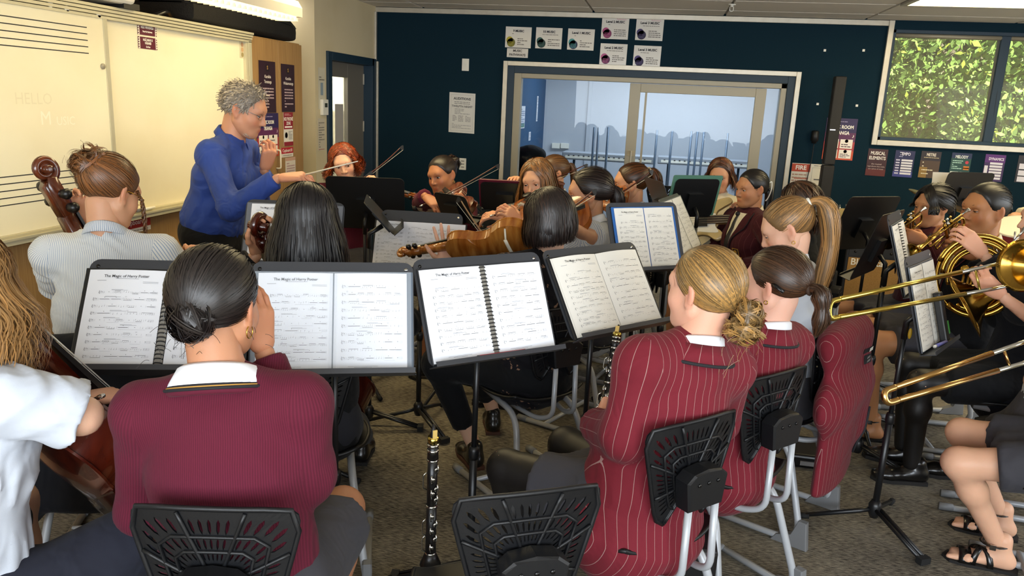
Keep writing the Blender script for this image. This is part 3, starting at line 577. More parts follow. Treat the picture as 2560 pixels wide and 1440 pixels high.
# black keyboard case on top of the cupboards
cs = empty('instrument_case', (-2.95, 4.95, 2.01))
def ringbox(y, hx, z0, z1, x=-2.92, n=20):
    t = np.linspace(0, 2*PI, n, endpoint=False); c, s = np.cos(t), np.sin(t)
    return np.stack([x+hx*np.sign(c)*np.abs(c)**.35, np.full(n, y), (z0+z1)/2+(z1-z0)/2*np.sign(s)*np.abs(s)**.35], 1)
def loft(rings, closed=True):
    n = len(rings[0]); V = np.concatenate(rings); F = [(j*n+i, j*n+(i+1) % n, (j+1)*n+(i+1) % n, (j+1)*n+i) for j in range(len(rings)-1) for i in range(n)]
    return V, F+[tuple(range(n))[::-1], tuple(range((len(rings)-1)*n, len(rings)*n))]
M_fab = mat('black_case_fabric', '#0c0b0b', .85, bump=(120, .3))
prof = [(4.28, .14, 2.04, 2.15), (4.3, .2, 2.02, 2.17), (4.7, .22, 2.015, 2.20), (5.2, .22, 2.015, 2.19), (5.55, .2, 2.015, 2.16), (5.66, .17, 2.015, 2.14), (5.68, .1, 2.04, 2.11)]
V, F = loft([ringbox(y, h, a, b) for y, h, a, b in prof]); hard(MB().add(V, F).build('body', M_fab, cs), 60)
V, F = loft([ringbox(y, h*1.012+.003, (a+b)/2-.004+.03, (a+b)/2+.004+.03) for y, h, a, b in prof]); MB().add(V, F).build('zip', M_blackm, cs)
MB().obox(A3(-2.69, 4.36, 2.15), (.002, 0, 0), (0, .012, 0), (0, 0, .012)).build('tag', M_greyink, cs, False)
tag(cs, 'long black soft instrument case on top of the cupboards', 'case')
tag(MB().tube(spline([(-2.78, 4.02, 2.02), (-2.76, 4.08, 2.045), (-2.78, 4.15, 2.05), (-2.8, 4.2, 2.03)], 5), .012, 6).build('cable_coil', M_blackm, None), 'small black cable lying on the whiteboard top beside the case', 'cable')
pj = empty('projector', (-2.75, 3.62, 2.02)); o = MB().box((-2.9, 3.2, 2.03), (-2.62, 3.66, 2.13)).build('body', M_white, pj, False); bevel(o, .03, 3)
MB().box((-2.9, 3.58, 2.012), (-2.64, 3.7, 2.04)).build('foot', M_black, pj, False); tag(pj, 'white short-throw projector above the whiteboard at the top edge', 'projector')
# suspended fluorescent over the whiteboard
fl = empty('suspended_light', (-2.2, 3.6, 2.1)); XL = -2.18
pr = [(-.075, .02), (-.075, .07), (-.05, .11), (.05, .11), (.075, .07), (.075, .02)]
V, F = loft([[(XL+a, y, 2.05+b) for a, b in pr] for y in (2.3, 4.42)]); MB().add(V, F).build('housing', M_steel, fl, False)
sbox('tube', (XL-.055, 2.34, 2.062), (XL+.055, 4.38, 2.069), M_lite, parent=fl)
for k in range(40):
    MB().box((XL-.07, 2.34+.052*k, 2.044), (XL+.07, 2.343+.052*k, 2.062)).build('louvre', M_steel, fl, False)
for y in (2.7, 4.0): MB().tube([(XL, y, 2.15), (XL, y, CEIL)], .003, 5).build('suspension_wire', M_steel, fl)
tag(fl, 'suspended fluorescent light with louvres over the whiteboard', 'light')
# column speaker, wall-hung adaptor and cable
M_spk = mat('speaker_grille', '#141210', .6, bump=(700, .3))
c = pY(2062, 470, 7.25); top = pY(2098, 190, 7.25); r = empty('column_speaker', (c[0], 7.25, 0)); dx = (top[0]-c[0])/(top[2]-c[2])
for z0, z1, w, nm in ((.12, 1.24, .05, 'lower_section'), (1.245, 1.99, .047, 'upper_section')):
    f = lambda z: c[0]+.0*dx*(z-c[2])
    V = [(f(z)+sx*w, 7.25+sy*.05, z) for z in (z0, z1) for sx, sy in ((-1, -1), (1, -1), (1, 1), (-1, 1))]
    o = MB().add(V, [(3, 2, 1, 0), (4, 5, 6, 7), (0, 1, 5, 4), (1, 2, 6, 5), (2, 3, 7, 6), (3, 0, 4, 7)]).build(nm, M_spk, r, False); bevel(o, .012, 3)
o = MB().box((c[0]-.17, 7.05, 0), (c[0]+.17, 7.45, .35)).build('base', M_spk, r, False); bevel(o, .02, 3)
MB().box((c[0]-.035, 7.195, 1.54), (c[0]+.01, 7.2, 1.548)).build('badge', M_chrome, r, False)
tag(r, 'tall black column loudspeaker standing against the navy wall', 'speaker')
c = on_back(2037, 343, .03); r = empty('wall_microphone', c); o = MB().lathe([(0, .02), (.01, .032), (.09, .034), (.1, .022), (.115, .02)], c+A3(0, 0, .06), (0, 0, -1), 12).build('body', M_black, r)
MB().tube(spline([c+A3(0, 0, -.055), c+A3(0, .01, -.2), c+A3(-.015, .015, -.4), c+A3(.0, .01, -.55)], 6), .004, 6).build('cable', M_black, r); tag(r, 'black handset hanging on the navy wall with its cable', 'handset')
# ================================================================== SCHOOL CHAIR (local: faces +y, origin on the floor under the seat)
M_shell = mat('chair_black_polymer', '#0c0d10', .45, bump=(500, .06), spec=.45)
M_tubegrey = mat('chair_grey_steel', '#a9acb0', .38, .15)
M_foot = mat('chair_grey_foot', '#6e6f70', .55)
def chair_proto():
    r = empty('school_chair')
    # backrest: fan-shaped shell with three rows of slots
    cz, cy = .68, -.205                         # fan centre (below bracket) and shell plane
    NT, amax = 84, 2.6
    rows = [(.06, .115, 0), (.115, .15, 1), (.15, .165, 0), (.165, .215, 1), (.215, .232, 0), (.232, .30, 1), (.30, .345, 0)]
    def pt(rr, a, off=0.0):
        ca, sa = math.cos(a), abs(math.sin(a)); top = .18/max(ca, .02)*(1-.06*min(1, 1.4*sa*sa)); sd = min(.132/max(sa-.27*ca, .02), 9.); top = min(top, .125/max(-ca, .01)) if ca < 0 else top
        R1 = (top**-8+sd**-8)**-.125; q = rr/.345*R1; x = q*math.sin(a); z = cz+q*math.cos(a)
        y = cy-.17*(z-cz-.1)*.55+1.3*x*x*(.6+.6*(z-cz))+off
        return (x, y, z)
    m = MB(); T = .0045
    for r0, r1, sl in rows:
        for i in range(NT):
            a0, a1 = -amax+2*amax*i/NT, -amax+2*amax*(i+1)/NT
            pass
            rib = (i % 12 in (0, 11))
            hole = sl and not rib and i % 2 == 1 and 2 < i < NT-3
            if hole: 
                # narrow lens-shaped slot: keep thin borders either side
                am = (a0+a1)/2; w = (a1-a0)*.06
                rings = [(r0, 0), (r0+.25*(r1-r0), .42), (r1-.25*(r1-r0), .42), (r1, 0)]
                for s in (-1, 1):
                    edge = a0 if s < 0 else a1
                    Pf = [[pt(q, edge), pt(q, am+s*(a1-a0)*(h*.95+.0))] for q, h in rings]
                    Pb = [[pt(q, edge, T), pt(q, am+s*(a1-a0)*(h*.95), T)] for q, h in rings]
                    if s > 0: Pf = [p[::-1] for p in Pf]; Pb = [p[::-1] for p in Pb]
                    m.grid(Pf); m.grid([p[::-1] for p in Pb])
                continue
            m.add([pt(r0, a0), pt(r0, a1), pt(r1, a1), pt(r1, a0), pt(r0, a0, T), pt(r0, a1, T), pt(r1, a1, T), pt(r1, a0, T)], [(0, 1, 2, 3), (7, 6, 5, 4)])
    m.build('backrest', M_shell, r, False)
    rb = MB()
    for i in range(0, NT+1, 12):
        a = -amax+2*amax*i/NT; rb.tube([pt(q, a, -.003) for q in np.linspace(.07, .33, 7)], .0045, 5)
    for q in (.158, .224): rb.tube([pt(q, a, -.003) for a in np.linspace(-amax, amax, 22)], .004, 5)
    rb.build('rib', M_shell, r); 
    MB().tube([pt(.345, a) for a in np.linspace(-amax, amax, 26)], .006, 6).build('rim', M_shell, r)
    sd = MB()
    for s in (-1, 1): sd.tube([pt(q, s*amax) for q in np.linspace(.06, .345, 6)], .006, 6)
    sd.build('side_rim', M_shell, r)
    bk = MB().prism([(-.062, 0), (.062, 0), (.075, .085), (.05, .105), (0, .112), (-.05, .105), (-.075, .085)], A3(0, cy-.055, cz-.055), (1, 0, 0), (0, 0, 1), (0, .055, 0), bev=.006).build('bracket', M_shell, r, False)
    for x in (-.035, 0, .035):
        MB().lathe([(0, .006), (.003, .005)], (x, cy-.055, cz+.02), (0, -1, 0), 8).build('bolt', M_blackm, r)
    # seat shell
    N = 18; P = np.zeros((N, N, 3))
    for i in range(N):
        for j in range(N):
            u, v = -1+2*i/(N-1), -1+2*j/(N-1); k = max(abs(u), abs(v)); d = math.hypot(u, v); g = k/d if d > 1e-6 else 1
            g = 1-(1-g)*.55; x, y = u*g*.205, v*g*.20
            P[i, j] = (x, y+.02, .452+.045*(u*u)*abs(u)*.5-.02*max(0, v)**2+.02*max(0, -v)**3-.008*(1-d*d if d < 1 else 0))
    m = MB().grid(P); m.grid((P-A3(0, 0, .008))[:, ::-1]); 
    bd = [P[i, 0] for i in range(N)]+[P[N-1, j] for j in range(1, N)]+[P[i, N-1] for i in range(N-2, -1, -1)]+[P[0, j] for j in range(N-2, 0, -1)]
    m.build('seat', M_shell, r); MB().tube(np.array(bd+[bd[0], bd[1]])-A3(0, 0, .005), .007, 6, cap=False).build('seat_rim', M_shell, r)
    # frame: each side one bent tube - seat rail, down the back, along the floor
    for s in (-1, 1):
        p = fillet([(s*.13, .17, .425), (s*.15, -.13, .40), (s*.205, -.245, .028), (s*.205, .20, .016)], .085, 7)
        MB().tube(p[:-4], .0135, 10).build('side_frame', M_tubegrey, r)
        MB().tube(fillet([(s*.205, -.235, .05), (s*.205, -.24, .02), (s*.205, .23, .0165)], .05, 6), .0135, 10).build('floor_runner', M_tubegrey, r)
        w = [(-.275, 0), (-.13, 0), (-.15, .03), (-.205, .05), (-.232, .115), (-.262, .115)]
        MB().prism(w, A3(s*.205-.0165, 0, 0), (0, 1, 0), (0, 0, 1), (.033, 0, 0), bev=.005).build('heel_foot', M_foot, r, False)
        MB().tube([(s*.205, .2, .0175), (s*.205, .255, .0175)], [.0165, .0172], 10).build('end_cap', M_foot, r)
        up = fillet([(s*.10, -.02, .40), (s*.072, -.17, .385), (s*.055, cy-.045, .42), (s*.05, cy-.04, cz-.04)], .05, 6)
        MB().tube(up, .0105, 10).build('upright', M_tubegrey, r)
    MB().tube([(-.205, .085, .024), (.205, .085, .024)], .0115, 10).build('cross_bar', M_tubegrey, r)
    return r
CHAIR0 = chair_proto(); CH_USED = [False]
def chair(x, y, facing, label, scale=1.0):
    """facing: unit direction (x,y) the sitter looks to"""
    o = CHAIR0 if not CH_USED[0] else copy_tree(CHAIR0); CH_USED[0] = True
    o.location = (x, y, 0); o.rotation_euler = (0, 0, math.atan2(-facing[0], facing[1])); o.scale = (scale,)*3
    return tag(o, label, 'chair', 'black shell school chairs')
# ================================================================== MUSIC STANDS
M_stand = mat('stand_black_steel', '#111214', .38, spec=.5)
M_desk = mat('stand_desk_sheet', '#3b3d42', .36, .25, spec=.5)
M_yel = mat('yellow_lever', '#c8a12c', .45)
M_rub = mat('black_rubber', '#0b0b0b', .8)
def rrect(w, h, r, n=5):
    out = []
    for cx, cy, a in ((w/2-r, h/2-r, 0), (-w/2+r, h/2-r, PI/2), (-w/2+r, -h/2+r, PI), (w/2-r, -h/2+r, 1.5*PI)):
        out += [(cx+r*math.cos(a+t), cy+r*math.sin(a+t)) for t in np.linspace(0, PI/2, n)]
    return out
class Desk: pass
def stand(c, yaw, tilt, label, w=.46, h=.33, leg=0.0, dk=None, foot=None, lever=False, group='music stands', pole=True):
    """c: centre of the desk sheet; yaw: direction of the reader's right hand; tilt back from vertical"""
    c = np.asarray(c, float); d = Desk()
    rt = A3(math.cos(yaw), math.sin(yaw), 0); bk = A3(-math.sin(yaw), math.cos(yaw), 0)
    up = UZ*math.cos(tilt)+bk*math.sin(tilt); n = np.cross(rt, up)             # n: toward the reader
    d.c, d.rt, d.up, d.n, d.w, d.h = c, rt, up, n, w, h
    base = c+bk*.05 if foot is None else np.asarray(foot, float); base = A3(base[0], base[1], 0)
    r = empty('music_stand', base); d.root = r
    m = dk or M_desk
    o = MB().prism(rrect(w, h, .028), c-n*.0015, rt, up, n*.003).build('desk', m, r, False)
    # tray lip
    q = c-up*h/2; MB().add(*[[q-rt*w/2+n*.0, q+rt*w/2+n*.0, q+rt*w/2+n*.055, q-rt*w/2+n*.055, q+rt*w/2+n*.057+up*.012, q-rt*w/2+n*.057+up*.012, q-rt*w/2+n*.054+up*.012, q+rt*w/2+n*.054+up*.012,
             q-rt*w/2-up*.003, q+rt*w/2-up*.003, q+rt*w/2+n*.057-up*.003, q-rt*w/2+n*.057-up*.003], [(0, 1, 2, 3), (10, 4, 5, 11), (2, 7, 6, 3), (4, 7, 6, 5), (8, 11, 10, 9), (0, 3, 11, 8), (1, 9, 10, 2), (2, 10, 4, 7), (3, 6, 5, 11)]]).build('tray', m, r, False)
    for sx in (-1, 1):
        MB().lathe([(0, .0055), (.0018, .0055)], c+rt*sx*(w/2-.022)+up*(h/2-.022)+n*.0012, n, 10).build('corner_hole', M_chrome if sx > 0 else M_blackm, r)
    MB().obox(c-n*.012-up*.03, rt*.05, up*.06, n*.01).build('desk_bracket', M_stand, r, False)
    j = c-n*.03-up*.05; pz = A3(base[0], base[1], max(.3, j[2]-.06))
    if pole:
        MB().tube([j, pz+A3(0, 0, .02), pz-A3(0, 0, .05)], .012, 8).build('tilt_joint', M_stand, r)
        mid = pz[2]*.56
        MB().tube([A3(base[0], base[1], mid), pz], .0095, 10).build('upper_pole', M_stand, r)
        MB().tube([A3(base[0], base[1], .06), A3(base[0], base[1], mid)], .0135, 10).build('lower_pole', M_stand, r)
        MB().lathe([(0, .0155), (.012, .018), (.03, .018), (.045, .0145)], A3(base[0], base[1], mid-.02), UZ, 12).build('clutch', M_stand, r)
        if lever:
            o = MB().sphere(A3(*(base[:2]), pz[2]-.03)+n*.02, (.008, .008, .022), 8, 6).build('lever', M_yel, r)
        hub = MB().lathe([(0, .016), (.02, .024), (.055, .026), (.075, .016)], A3(base[0], base[1], .055), UZ, 12); hub.build('hub', M_stand, r)
        for k in range(3):
            a = leg+k*2*PI/3; dd = A3(math.cos(a), math.sin(a), 0); ss = A3(-dd[1], dd[0], 0)
            if k == 0:
                for s in (-1, 1): MB().tube([base+UZ*.095+dd*.02+ss*s*.011, base+UZ*.02+dd*.26+ss*s*.011], .0085, 7).build('leg', M_stand, r)
                MB().obox(base+UZ*.018+dd*.262, dd*.014, ss*.024, UZ*.013).build('rubber_foot', M_rub, r, False)
            else:
                MB().tube([base+UZ*.09+dd*.015, base+UZ*.075+dd*.06, base+UZ*.022+dd*.27], [.011, .0105, .009], 8).build('leg', M_stand, r)
                MB().tube([base+UZ*.021+dd*.25, base+UZ*.017+dd*.29], .013, 8).build('rubber_foot', M_rub, r)
    tag(r, label, 'music stand', group)
    return d
# ------------------------------------------------------------------ sheet music: notation printed as fine marks
def notation(w, h, seed, title=True, rows=10):
    """one page of staves as small flat marks in page coordinates (x right, y up from the lower-left corner)"""
    rg = random.Random(seed); blk = MB(); gry = MB()
    def q(mb, x0, y0, x1, y1): mb.add([(x0, y0, 0), (x1, y0, 0), (x1, y1, 0), (x0, y1, 0)], [(0, 1, 2, 3)])
    top = h*(.80 if title else .90); gap = (top-h*.09)/rows; sp = gap*.072
    for r in range(rows):
        y = top-gap*r-gap*.5; x0, x1 = w*(.16 if title and r == 0 else .1), w*.93
        for k in range(5): q(gry, x0, y+(k-2)*sp-.00009, x1, y+(k-2)*sp+.00009)
        blk.tube([(x0+.003+.0016*math.sin(t*2.2)*(1-t/7), y-sp*3.2+sp*6.5*t/5, 0) for t in np.linspace(0, 5, 9)], .0005, 3, cap=False)
        q(blk, x0+.007, y+sp, x0+.0078, y+2.6*sp); q(blk, x0+.0095, y, x0+.0103, y+1.6*sp)
        kind = rg.random(); nb = rg.choice((4, 5, 6)); bx = [x0+.016+(x1-x0-.016)*k/nb for k in range(nb+1)]
        for k in range(nb+1): q(gry, bx[k]-.00015, y-2*sp, bx[k]+.00015, y+2*sp)
        for k in range(nb):
            t = rg.random(); a, b = bx[k]+.003, bx[k+1]-.002
            if t < .25: q(blk, a, y-sp*.35, b, y+sp*.35); q(blk, (a+b)/2-.0006, y+3*sp, (a+b)/2+.0006, y+4.2*sp)
            elif t < .85:
                nn = rg.choice((3, 4, 4, 6)); yy = y+rg.uniform(-1.5, 1)*sp; up = 1 if yy < y else -1; last = None
                for i in range(nn):
                    xx = a+(b-a)*(i+.3)/nn; yn = yy+rg.uniform(-1, 1)*sp*1.2
                    blk.add([(xx-.0009, yn, 0), (xx, yn-sp*.5, 0), (xx+.0009, yn, 0), (xx, yn+sp*.5, 0)], [(0, 1, 2, 3)])
                    q(blk, xx+.0006*up-.00014, min(yn, yn+up*3*sp), xx+.0006*up+.00014, max(yn, yn+up*3*sp)); last = xx
                if nn > 3: q(blk, a+(b-a)*.3/nn, yy+up*3*sp-sp*.25, last+.0008, yy+up*3*sp+sp*.25)
            else: q(blk, (a+b)/2-.0012, y+.2*sp, (a+b)/2+.0012, y+.8*sp)
        if rg.random() < .55:
            xx = x0+rg.uniform(.0, .5)*(x1-x0); 
            for z in (0, 1): q(gry, xx, y+(5.4-1.2*z)*sp, xx+.03+.012*z, y+(5.4-1.2*z)*sp+.0006)
        if rg.random() < .6: q(gry, x0+rg.uniform(.2, .7)*(x1-x0), y-4.2*sp, x0+rg.uniform(.75, .95)*(x1-x0), y-4.2*sp+.0003)
        if rg.random() < .5:
            xx = x0+rg.uniform(0, .9)*(x1-x0)
            q(gry, xx, y+4.2*sp, xx+.004, y+4.45*sp); q(gry, xx, y+5.8*sp, xx+.004, y+6.05*sp); q(gry, xx, y+4.2*sp, xx+.0003, y+6*sp); q(gry, xx+.0037, y+4.2*sp, xx+.004, y+6*sp)
    if title:
        for z in range(2): q(gry, w*.72, h*(.875-.012*z), w*.92, h*(.875-.012*z)+.0008)
        q(gry, w*.12, h*.885, w*.24, h*.885+.001); q(gry, w*.36, h*.905, w*.66, h*.905+.0008)
    q(gry, w*.2, h*.05, w*.6, h*.05+.0007); q(gry, w*.28, h*.04, w*.52, h*.04+.0007)
    return blk, gry
M_page = mat('music_paper', '#e6e8ee', .5)
M_pagew = mat('music_paper_warm', '#e2dfd6', .5)
M_pocket = tmix('plastic_pocket', '#dfe6ee', .22, .12)
M_notes = mat('note_ink', '#26262b', .7); M_staff = mat('staff_ink', '#7c7c84', .7)
def page(parent, org, ux, uy, w, h, seed, title=True, m=None, rows=10, curl=0.0, lift=0.0):
    """org lower-left corner; thin sheet (optionally bowed) + printed notation"""
    ux, uy = nrm(ux), nrm(uy); n = np.cross(ux, uy); org = np.asarray(org, float); N = 7
    def at(x, y, k): return org+ux*x+uy*y+n*(k+lift+curl*math.sin(PI*min(1, max(0, x/w))))
    P = np.array([[at(w*i/(N-1), h*j, .0008) for j in (0, 1)] for i in range(N)]); Q = np.array([[at(w*i/(N-1), h*j, 0) for j in (1, 0)] for i in range(N)])
    pg = MB().grid(P).grid(Q)
    pg = pg.build('page', m or M_page, parent)
    blk, gry = notation(w, h, seed, title, rows)
    for nm, mb, mm in (('notes', blk, M_notes), ('staves', gry, M_staff)):
        V = np.concatenate(mb.v); mb.v = [np.array([at(a, b, .0016) for a, b, _ in V])]; mb.build(nm, mm, pg, False)['kind'] = 'stuff'
    if title: textmesh('title', 'The Magic of Harry Potter', .0115*w/.21, M_notes, at(w*.5, h*.93, .0022), ux, uy, pg, bold=.00008)
    return pg
def folder(d, label, cover, pw=.20, ph=.285, title=True, dx=0.0, rings=False, pages=2, m=None, seed=1, edge=.02, thick=.004, rows=10, curl=.004, gap=.008, rot=0.0, pocket=False, stack=0, cat='music folder', bleed=.006, showcover=True, pens=True):
    """open folder resting on the stand tray"""
    rt, up, n = d.rt, d.up, d.n
    if rot: rt, up = math.cos(rot)*rt+math.sin(rot)*up, -math.sin(rot)*rt+math.cos(rot)*up
    W2 = pages*pw+(pages-1)*gap+2*edge; o = d.c-d.up*(d.h/2-.003)+d.rt*dx+n*.004; ll = o-rt*W2/2
    r = empty('music_folder', o)
    mc = mat('folder_'+cover.lstrip('#'), cover, .35)
    if showcover: bevel(MB().obox(ll+rt*W2/2+up*(ph/2+bleed)+n*thick/2, rt*W2/2, up*(ph/2+bleed), n*thick/2).build('cover', mc, r, False), .002)
    for k in range(pages):
        org = ll+rt*(edge+k*(pw+gap))+up*bleed+n*(thick+.001)
        for s in range(stack):
            MB().obox(org+rt*(pw/2-.004*(s+1)*(1 if k == 0 else -1)*.6)+up*ph/2+n*(.0008*s), rt*pw/2, up*ph/2, n*.0004).build('page', m or M_page, r, False)
        page(r, org+n*.0008*stack, rt, up, pw, ph, seed+k, title and k == 0, m, rows, curl)
        if pocket:
            g = org+n*(.0008*stack+curl+.004); MB().add([g-rt*.012, g+rt*(pw+.012), g+rt*(pw+.012)+up*ph*1.01, g-rt*.012+up*ph*1.01], [(0, 1, 2, 3)]).build('plastic_pocket', M_pocket, r, False)
    if rings:
        x = ll+rt*(edge+pw+gap/2)+n*(thick+.003); nr = 24
        MB().obox(x+up*(ph/2+bleed)-n*.002, rt*.011, up*ph/2, n*.0008).build('spine_strip', mat('folder_spine', '#8f8a80', .5), r, False)
        for k in range(nr):
            y = bleed+ph*(k+.5)/nr; c = x+up*y
            MB().tube([c+rt*.011*math.cos(t)+n*(.009*math.sin(t)) for t in np.linspace(-.2, PI+.2, 8)], .0019, 5).build('spiral_ring', M_black, r)
    tag(r, label, cat, 'open sheet music on stands'); return r
# ================================================================== STANDS AND SHEET MUSIC IN PLACE
# front row, facing the camera side
S1 = stand(pD(415, 790, 2.12), .30, .62, 'music stand holding the spiral folder left of the bun-haired girl', w=.44, leg=2.6)
folder(S1, 'open black spiral-bound music folder left of the bun-haired girl', '#101114', rings=True, dx=.0, seed=11, gap=.026, edge=.012)
S2 = stand(pD(833, 795, 2.2), .36, .50, 'music stand with clear-pocket folder right of the bun-haired girl', w=.455, leg=-.9)
folder(S2, 'open clear-pocket music folder with two bright pages right of the bun-haired girl', '#5a6674', pw=.205, ph=.285, seed=21, edge=.018, pocket=True, gap=.004, m=mat('music_paper_bright', '#f0f3fa', .45))
S3 = stand(pD(1217, 767, 2.42), .72, .45, 'music stand with thick spiral music book in the middle of the picture', w=.45, leg=3.25)
folder(S3, 'thick spiral music book with a red pencil in the middle of the picture', '#2c2e33', pw=.195, ph=.285, seed=31, rings=True, stack=4, gap=.018, edge=.012, m=mat('music_paper_bright'))
S4 = stand(pD(1512, 722, 2.72), .85, .60, 'music stand left of the blonde girl in the pinstripe blazer', w=.45, leg=1.0, lever=True)
folder(S4, 'bowed open music folder left of the blonde girl in the pinstripe blazer', '#17181b', pw=.20, ph=.285, seed=41, stack=3, curl=.012, gap=.002, edge=.018, m=M_pagew)
S5 = stand(pD(1049, 604, 3.75), .12, .42, 'music stand with three loose pages behind the viola scroll', w=.40, h=.30, leg=-.75)
folder(S5, 'three side-by-side loose music pages behind the viola scroll', '#1a1a1c', pw=.145, ph=.235, pages=3, seed=51, edge=.008, gap=.0, dx=.0, rows=9, bleed=.004)
S6 = stand(pD(1615, 592, 3.3), .62, .40, 'music stand with the blue folder behind the blonde girl', w=.36, h=.30, leg=.6)
folder(S6, 'open bright blue music folder behind the blonde girl in front', '#1f5fa8', pw=.145, ph=.265, seed=61, edge=.012, rows=9, m=M_pagew, gap=.004)
S7 = stand(pD(733, 585, 3.15), .22, .45, 'music stand hidden behind the long black-haired cellist', w=.40, h=.28, leg=2.0)
folder(S7, 'open grey music folder behind the long black-haired cellist', '#6a6f78', pw=.17, ph=.25, seed=71, edge=.02, rows=7, m=M_page)
# stands seen from behind
S8 = stand(pD(915, 508, 4.35), PI+.25, .35, 'large black music stand seen from behind in front of the red-haired violinist', w=.43, h=.32, dk=M_stand, leg=1.2, lever=True)
S8b = stand(pD(950, 535, 3.7), 1.9, .75, 'low folded music stand seen edge-on beside the large black stand', w=.34, h=.2, dk=M_stand, leg=.2)
S8c = stand(pD(1135, 520, 4.25), PI-.5, .5, 'small black music stand under the curly-bun violinist', w=.24, h=.18, dk=M_stand, leg=.4)
S9 = stand(pD(1735, 495, 4.55), PI+.55, .25, 'black music stand seen from behind with a pale green edged folder', w=.30, h=.235, dk=M_stand, leg=.2)
g = empty('music_folder', S9.c); MB().prism(rrect(.335, .25, .01), S9.c+S9.n*.004+S9.up*.012, S9.rt, S9.up, S9.n*.006).build('cover', mat('folder_green', '#4f7a68', .5), g, False)
pg = MB().obox(S9.c+S9.n*.014, S9.rt*.15, S9.up*.11, S9.n*.001).build('page', M_pagew, g, False); tag(g, 'pale green folder standing on the black stand before the bass guitarist', 'music folder', 'open sheet music on stands')
S10 = stand(pD(1700, 560, 3.85), 1.32, .5, 'music stand seen edge-on with a white page beside the maroon blazer girl', w=.40, h=.30, leg=2.2)
folder(S10, 'narrow-looking white music page on the edge-on stand beside the maroon blazer girl', '#5c6066', pw=.18, ph=.27, seed=101, rows=9, m=M_pagew)
S10b = stand(pD(1655, 510, 4.3), 1.9, .45, 'grey music desk seen obliquely right of the ponytailed violinist', w=.34, h=.3, leg=1.6)
S11 = stand(pD(1262, 492, 4.5), PI+.1, .55, 'black music stand with maroon folder before the long-haired blonde violinist', w=.28, h=.2, dk=M_stand, leg=.3)
g = MB().prism(rrect(.30, .20, .01), S11.c+S11.n*.005+S11.up*.012, S11.rt, S11.up, S11.n*.008).build('music_folder', mat('folder_maroon', '#5a1226', .5), None, False); tag(g, 'maroon folder on the black stand before the long-haired blonde violinist', 'music folder', 'open sheet music on stands')
S12 = stand(pD(2160, 558, 4.7), PI+.35+.25, .35, 'large black music stand seen from behind near the amplifier', w=.42, h=.36, dk=M_stand, leg=2.0)
S13 = stand(pD(2195, 610, 4.0), PI+1.05, .3, 'second black music stand seen from behind, nearer the trumpet players', w=.42, h=.36, dk=M_stand, leg=.5)
S14 = stand(pD(2253, 630, 3.55), 1.16, .32, 'grey music stand with spiral pages before the trumpet players', w=.36, h=.37, leg=-.55)
folder(S14, 'narrow spiral-bound pages on the grey stand before the trumpet players', '#4a4e55', pw=.15, ph=.31, seed=141, rings=True, rows=10, m=M_pagew, gap=.02, edge=.004)
S15 = stand(pD(2312, 750, 2.95), 1.02, .30, 'grey music stand with white pages before the trombone players', w=.34, h=.36, leg=-1.05, lever=True)
folder(S15, 'two white music pages on the grey stand before the trombone players', '#4a4e55', pw=.15, ph=.31, seed=151, rows=11, m=M_pagew, gap=.006, edge=.004)
S16 = stand(pD(2412, 478, 5.4), PI+.35, .3, 'black music stand seen from behind in front of the drummer', w=.36, h=.28, dk=M_stand, leg=.4)
s = sheet('loose_page', pD(2332, 430, 5.45), A3(.94, .3, 0), A3(0, .2, .98), .21, .15, '#cfcac0', [], 'blank white page sticking out beside the black stand by the drummer', 'paper')
# ================================================================== CHAIRS (sitters are built later)
def fdir(a): return (-math.sin(a), math.cos(a))
# ================================================================== SMOOTH SOLIDS (distance fields meshed with surface nets)
def surfnet(D, org, vox):
    ins = D < 0
    c = np.zeros(tuple(np.array(D.shape)-1), np.int8)
    sl = (slice(0, -1), slice(1, None))
    for i in (0, 1):
        for j in (0, 1):
            for k in (0, 1): c += ins[sl[i], sl[j], sl[k]]
    act = np.argwhere((c > 0) & (c < 8))
    if len(act) == 0: return np.zeros((0, 3)), np.zeros((0, 4), int)
    idx = np.full(c.shape, -1, np.int32); idx[tuple(act.T)] = np.arange(len(act))
    corner = {}
    for i in (0, 1):
        for j in (0, 1):
            for k in (0, 1): corner[i, j, k] = D[act[:, 0]+i, act[:, 1]+j, act[:, 2]+k]
    s = np.zeros((len(act), 3)); n = np.zeros(len(act))
    for ax in range(3):
        for p in (0, 1):
            for q in (0, 1):
                a = [p, q]; a.insert(ax, 0); b = [p, q]; b.insert(ax, 1)
                va, vb = corner[tuple(a)], corner[tuple(b)]; m = (va < 0) != (vb < 0)
                t = np.where(m, va/np.where(m, va-vb, 1), 0); pt = np.zeros((len(act), 3)); pt[:] = a; pt[:, ax] = t
                s += pt*m[:, None]; n += m
    V = org+(act+s/np.maximum(n, 1)[:, None])*vox
    F = []
    for ax in range(3):
        o = [x for x in range(3) if x != ax]
        lo = [slice(None)]*3; hi = [slice(None)]*3; lo[ax] = slice(0, -1); hi[ax] = slice(1, None)
        m = ins[tuple(lo)] != ins[tuple(hi)]; e = np.argwhere(m)
        ok = (e[:, o[0]] > 0) & (e[:, o[1]] > 0) & (e[:, o[0]] < D.shape[o[0]]-1) & (e[:, o[1]] < D.shape[o[1]]-1); e = e[ok]
        neg = ins[e[:, 0], e[:, 1], e[:, 2]]
        def cell(d0, d1): f = e.copy(); f[:, o[0]] -= d0; f[:, o[1]] -= d1; return idx[f[:, 0], f[:, 1], f[:, 2]]
        q = np.stack([cell(1, 1), cell(0, 1), cell(0, 0), cell(1, 0)], 1)
        flip = ~neg if ax != 1 else neg
        q[flip] = q[flip][:, ::-1]; F.append(q)
    return V, np.concatenate(F)
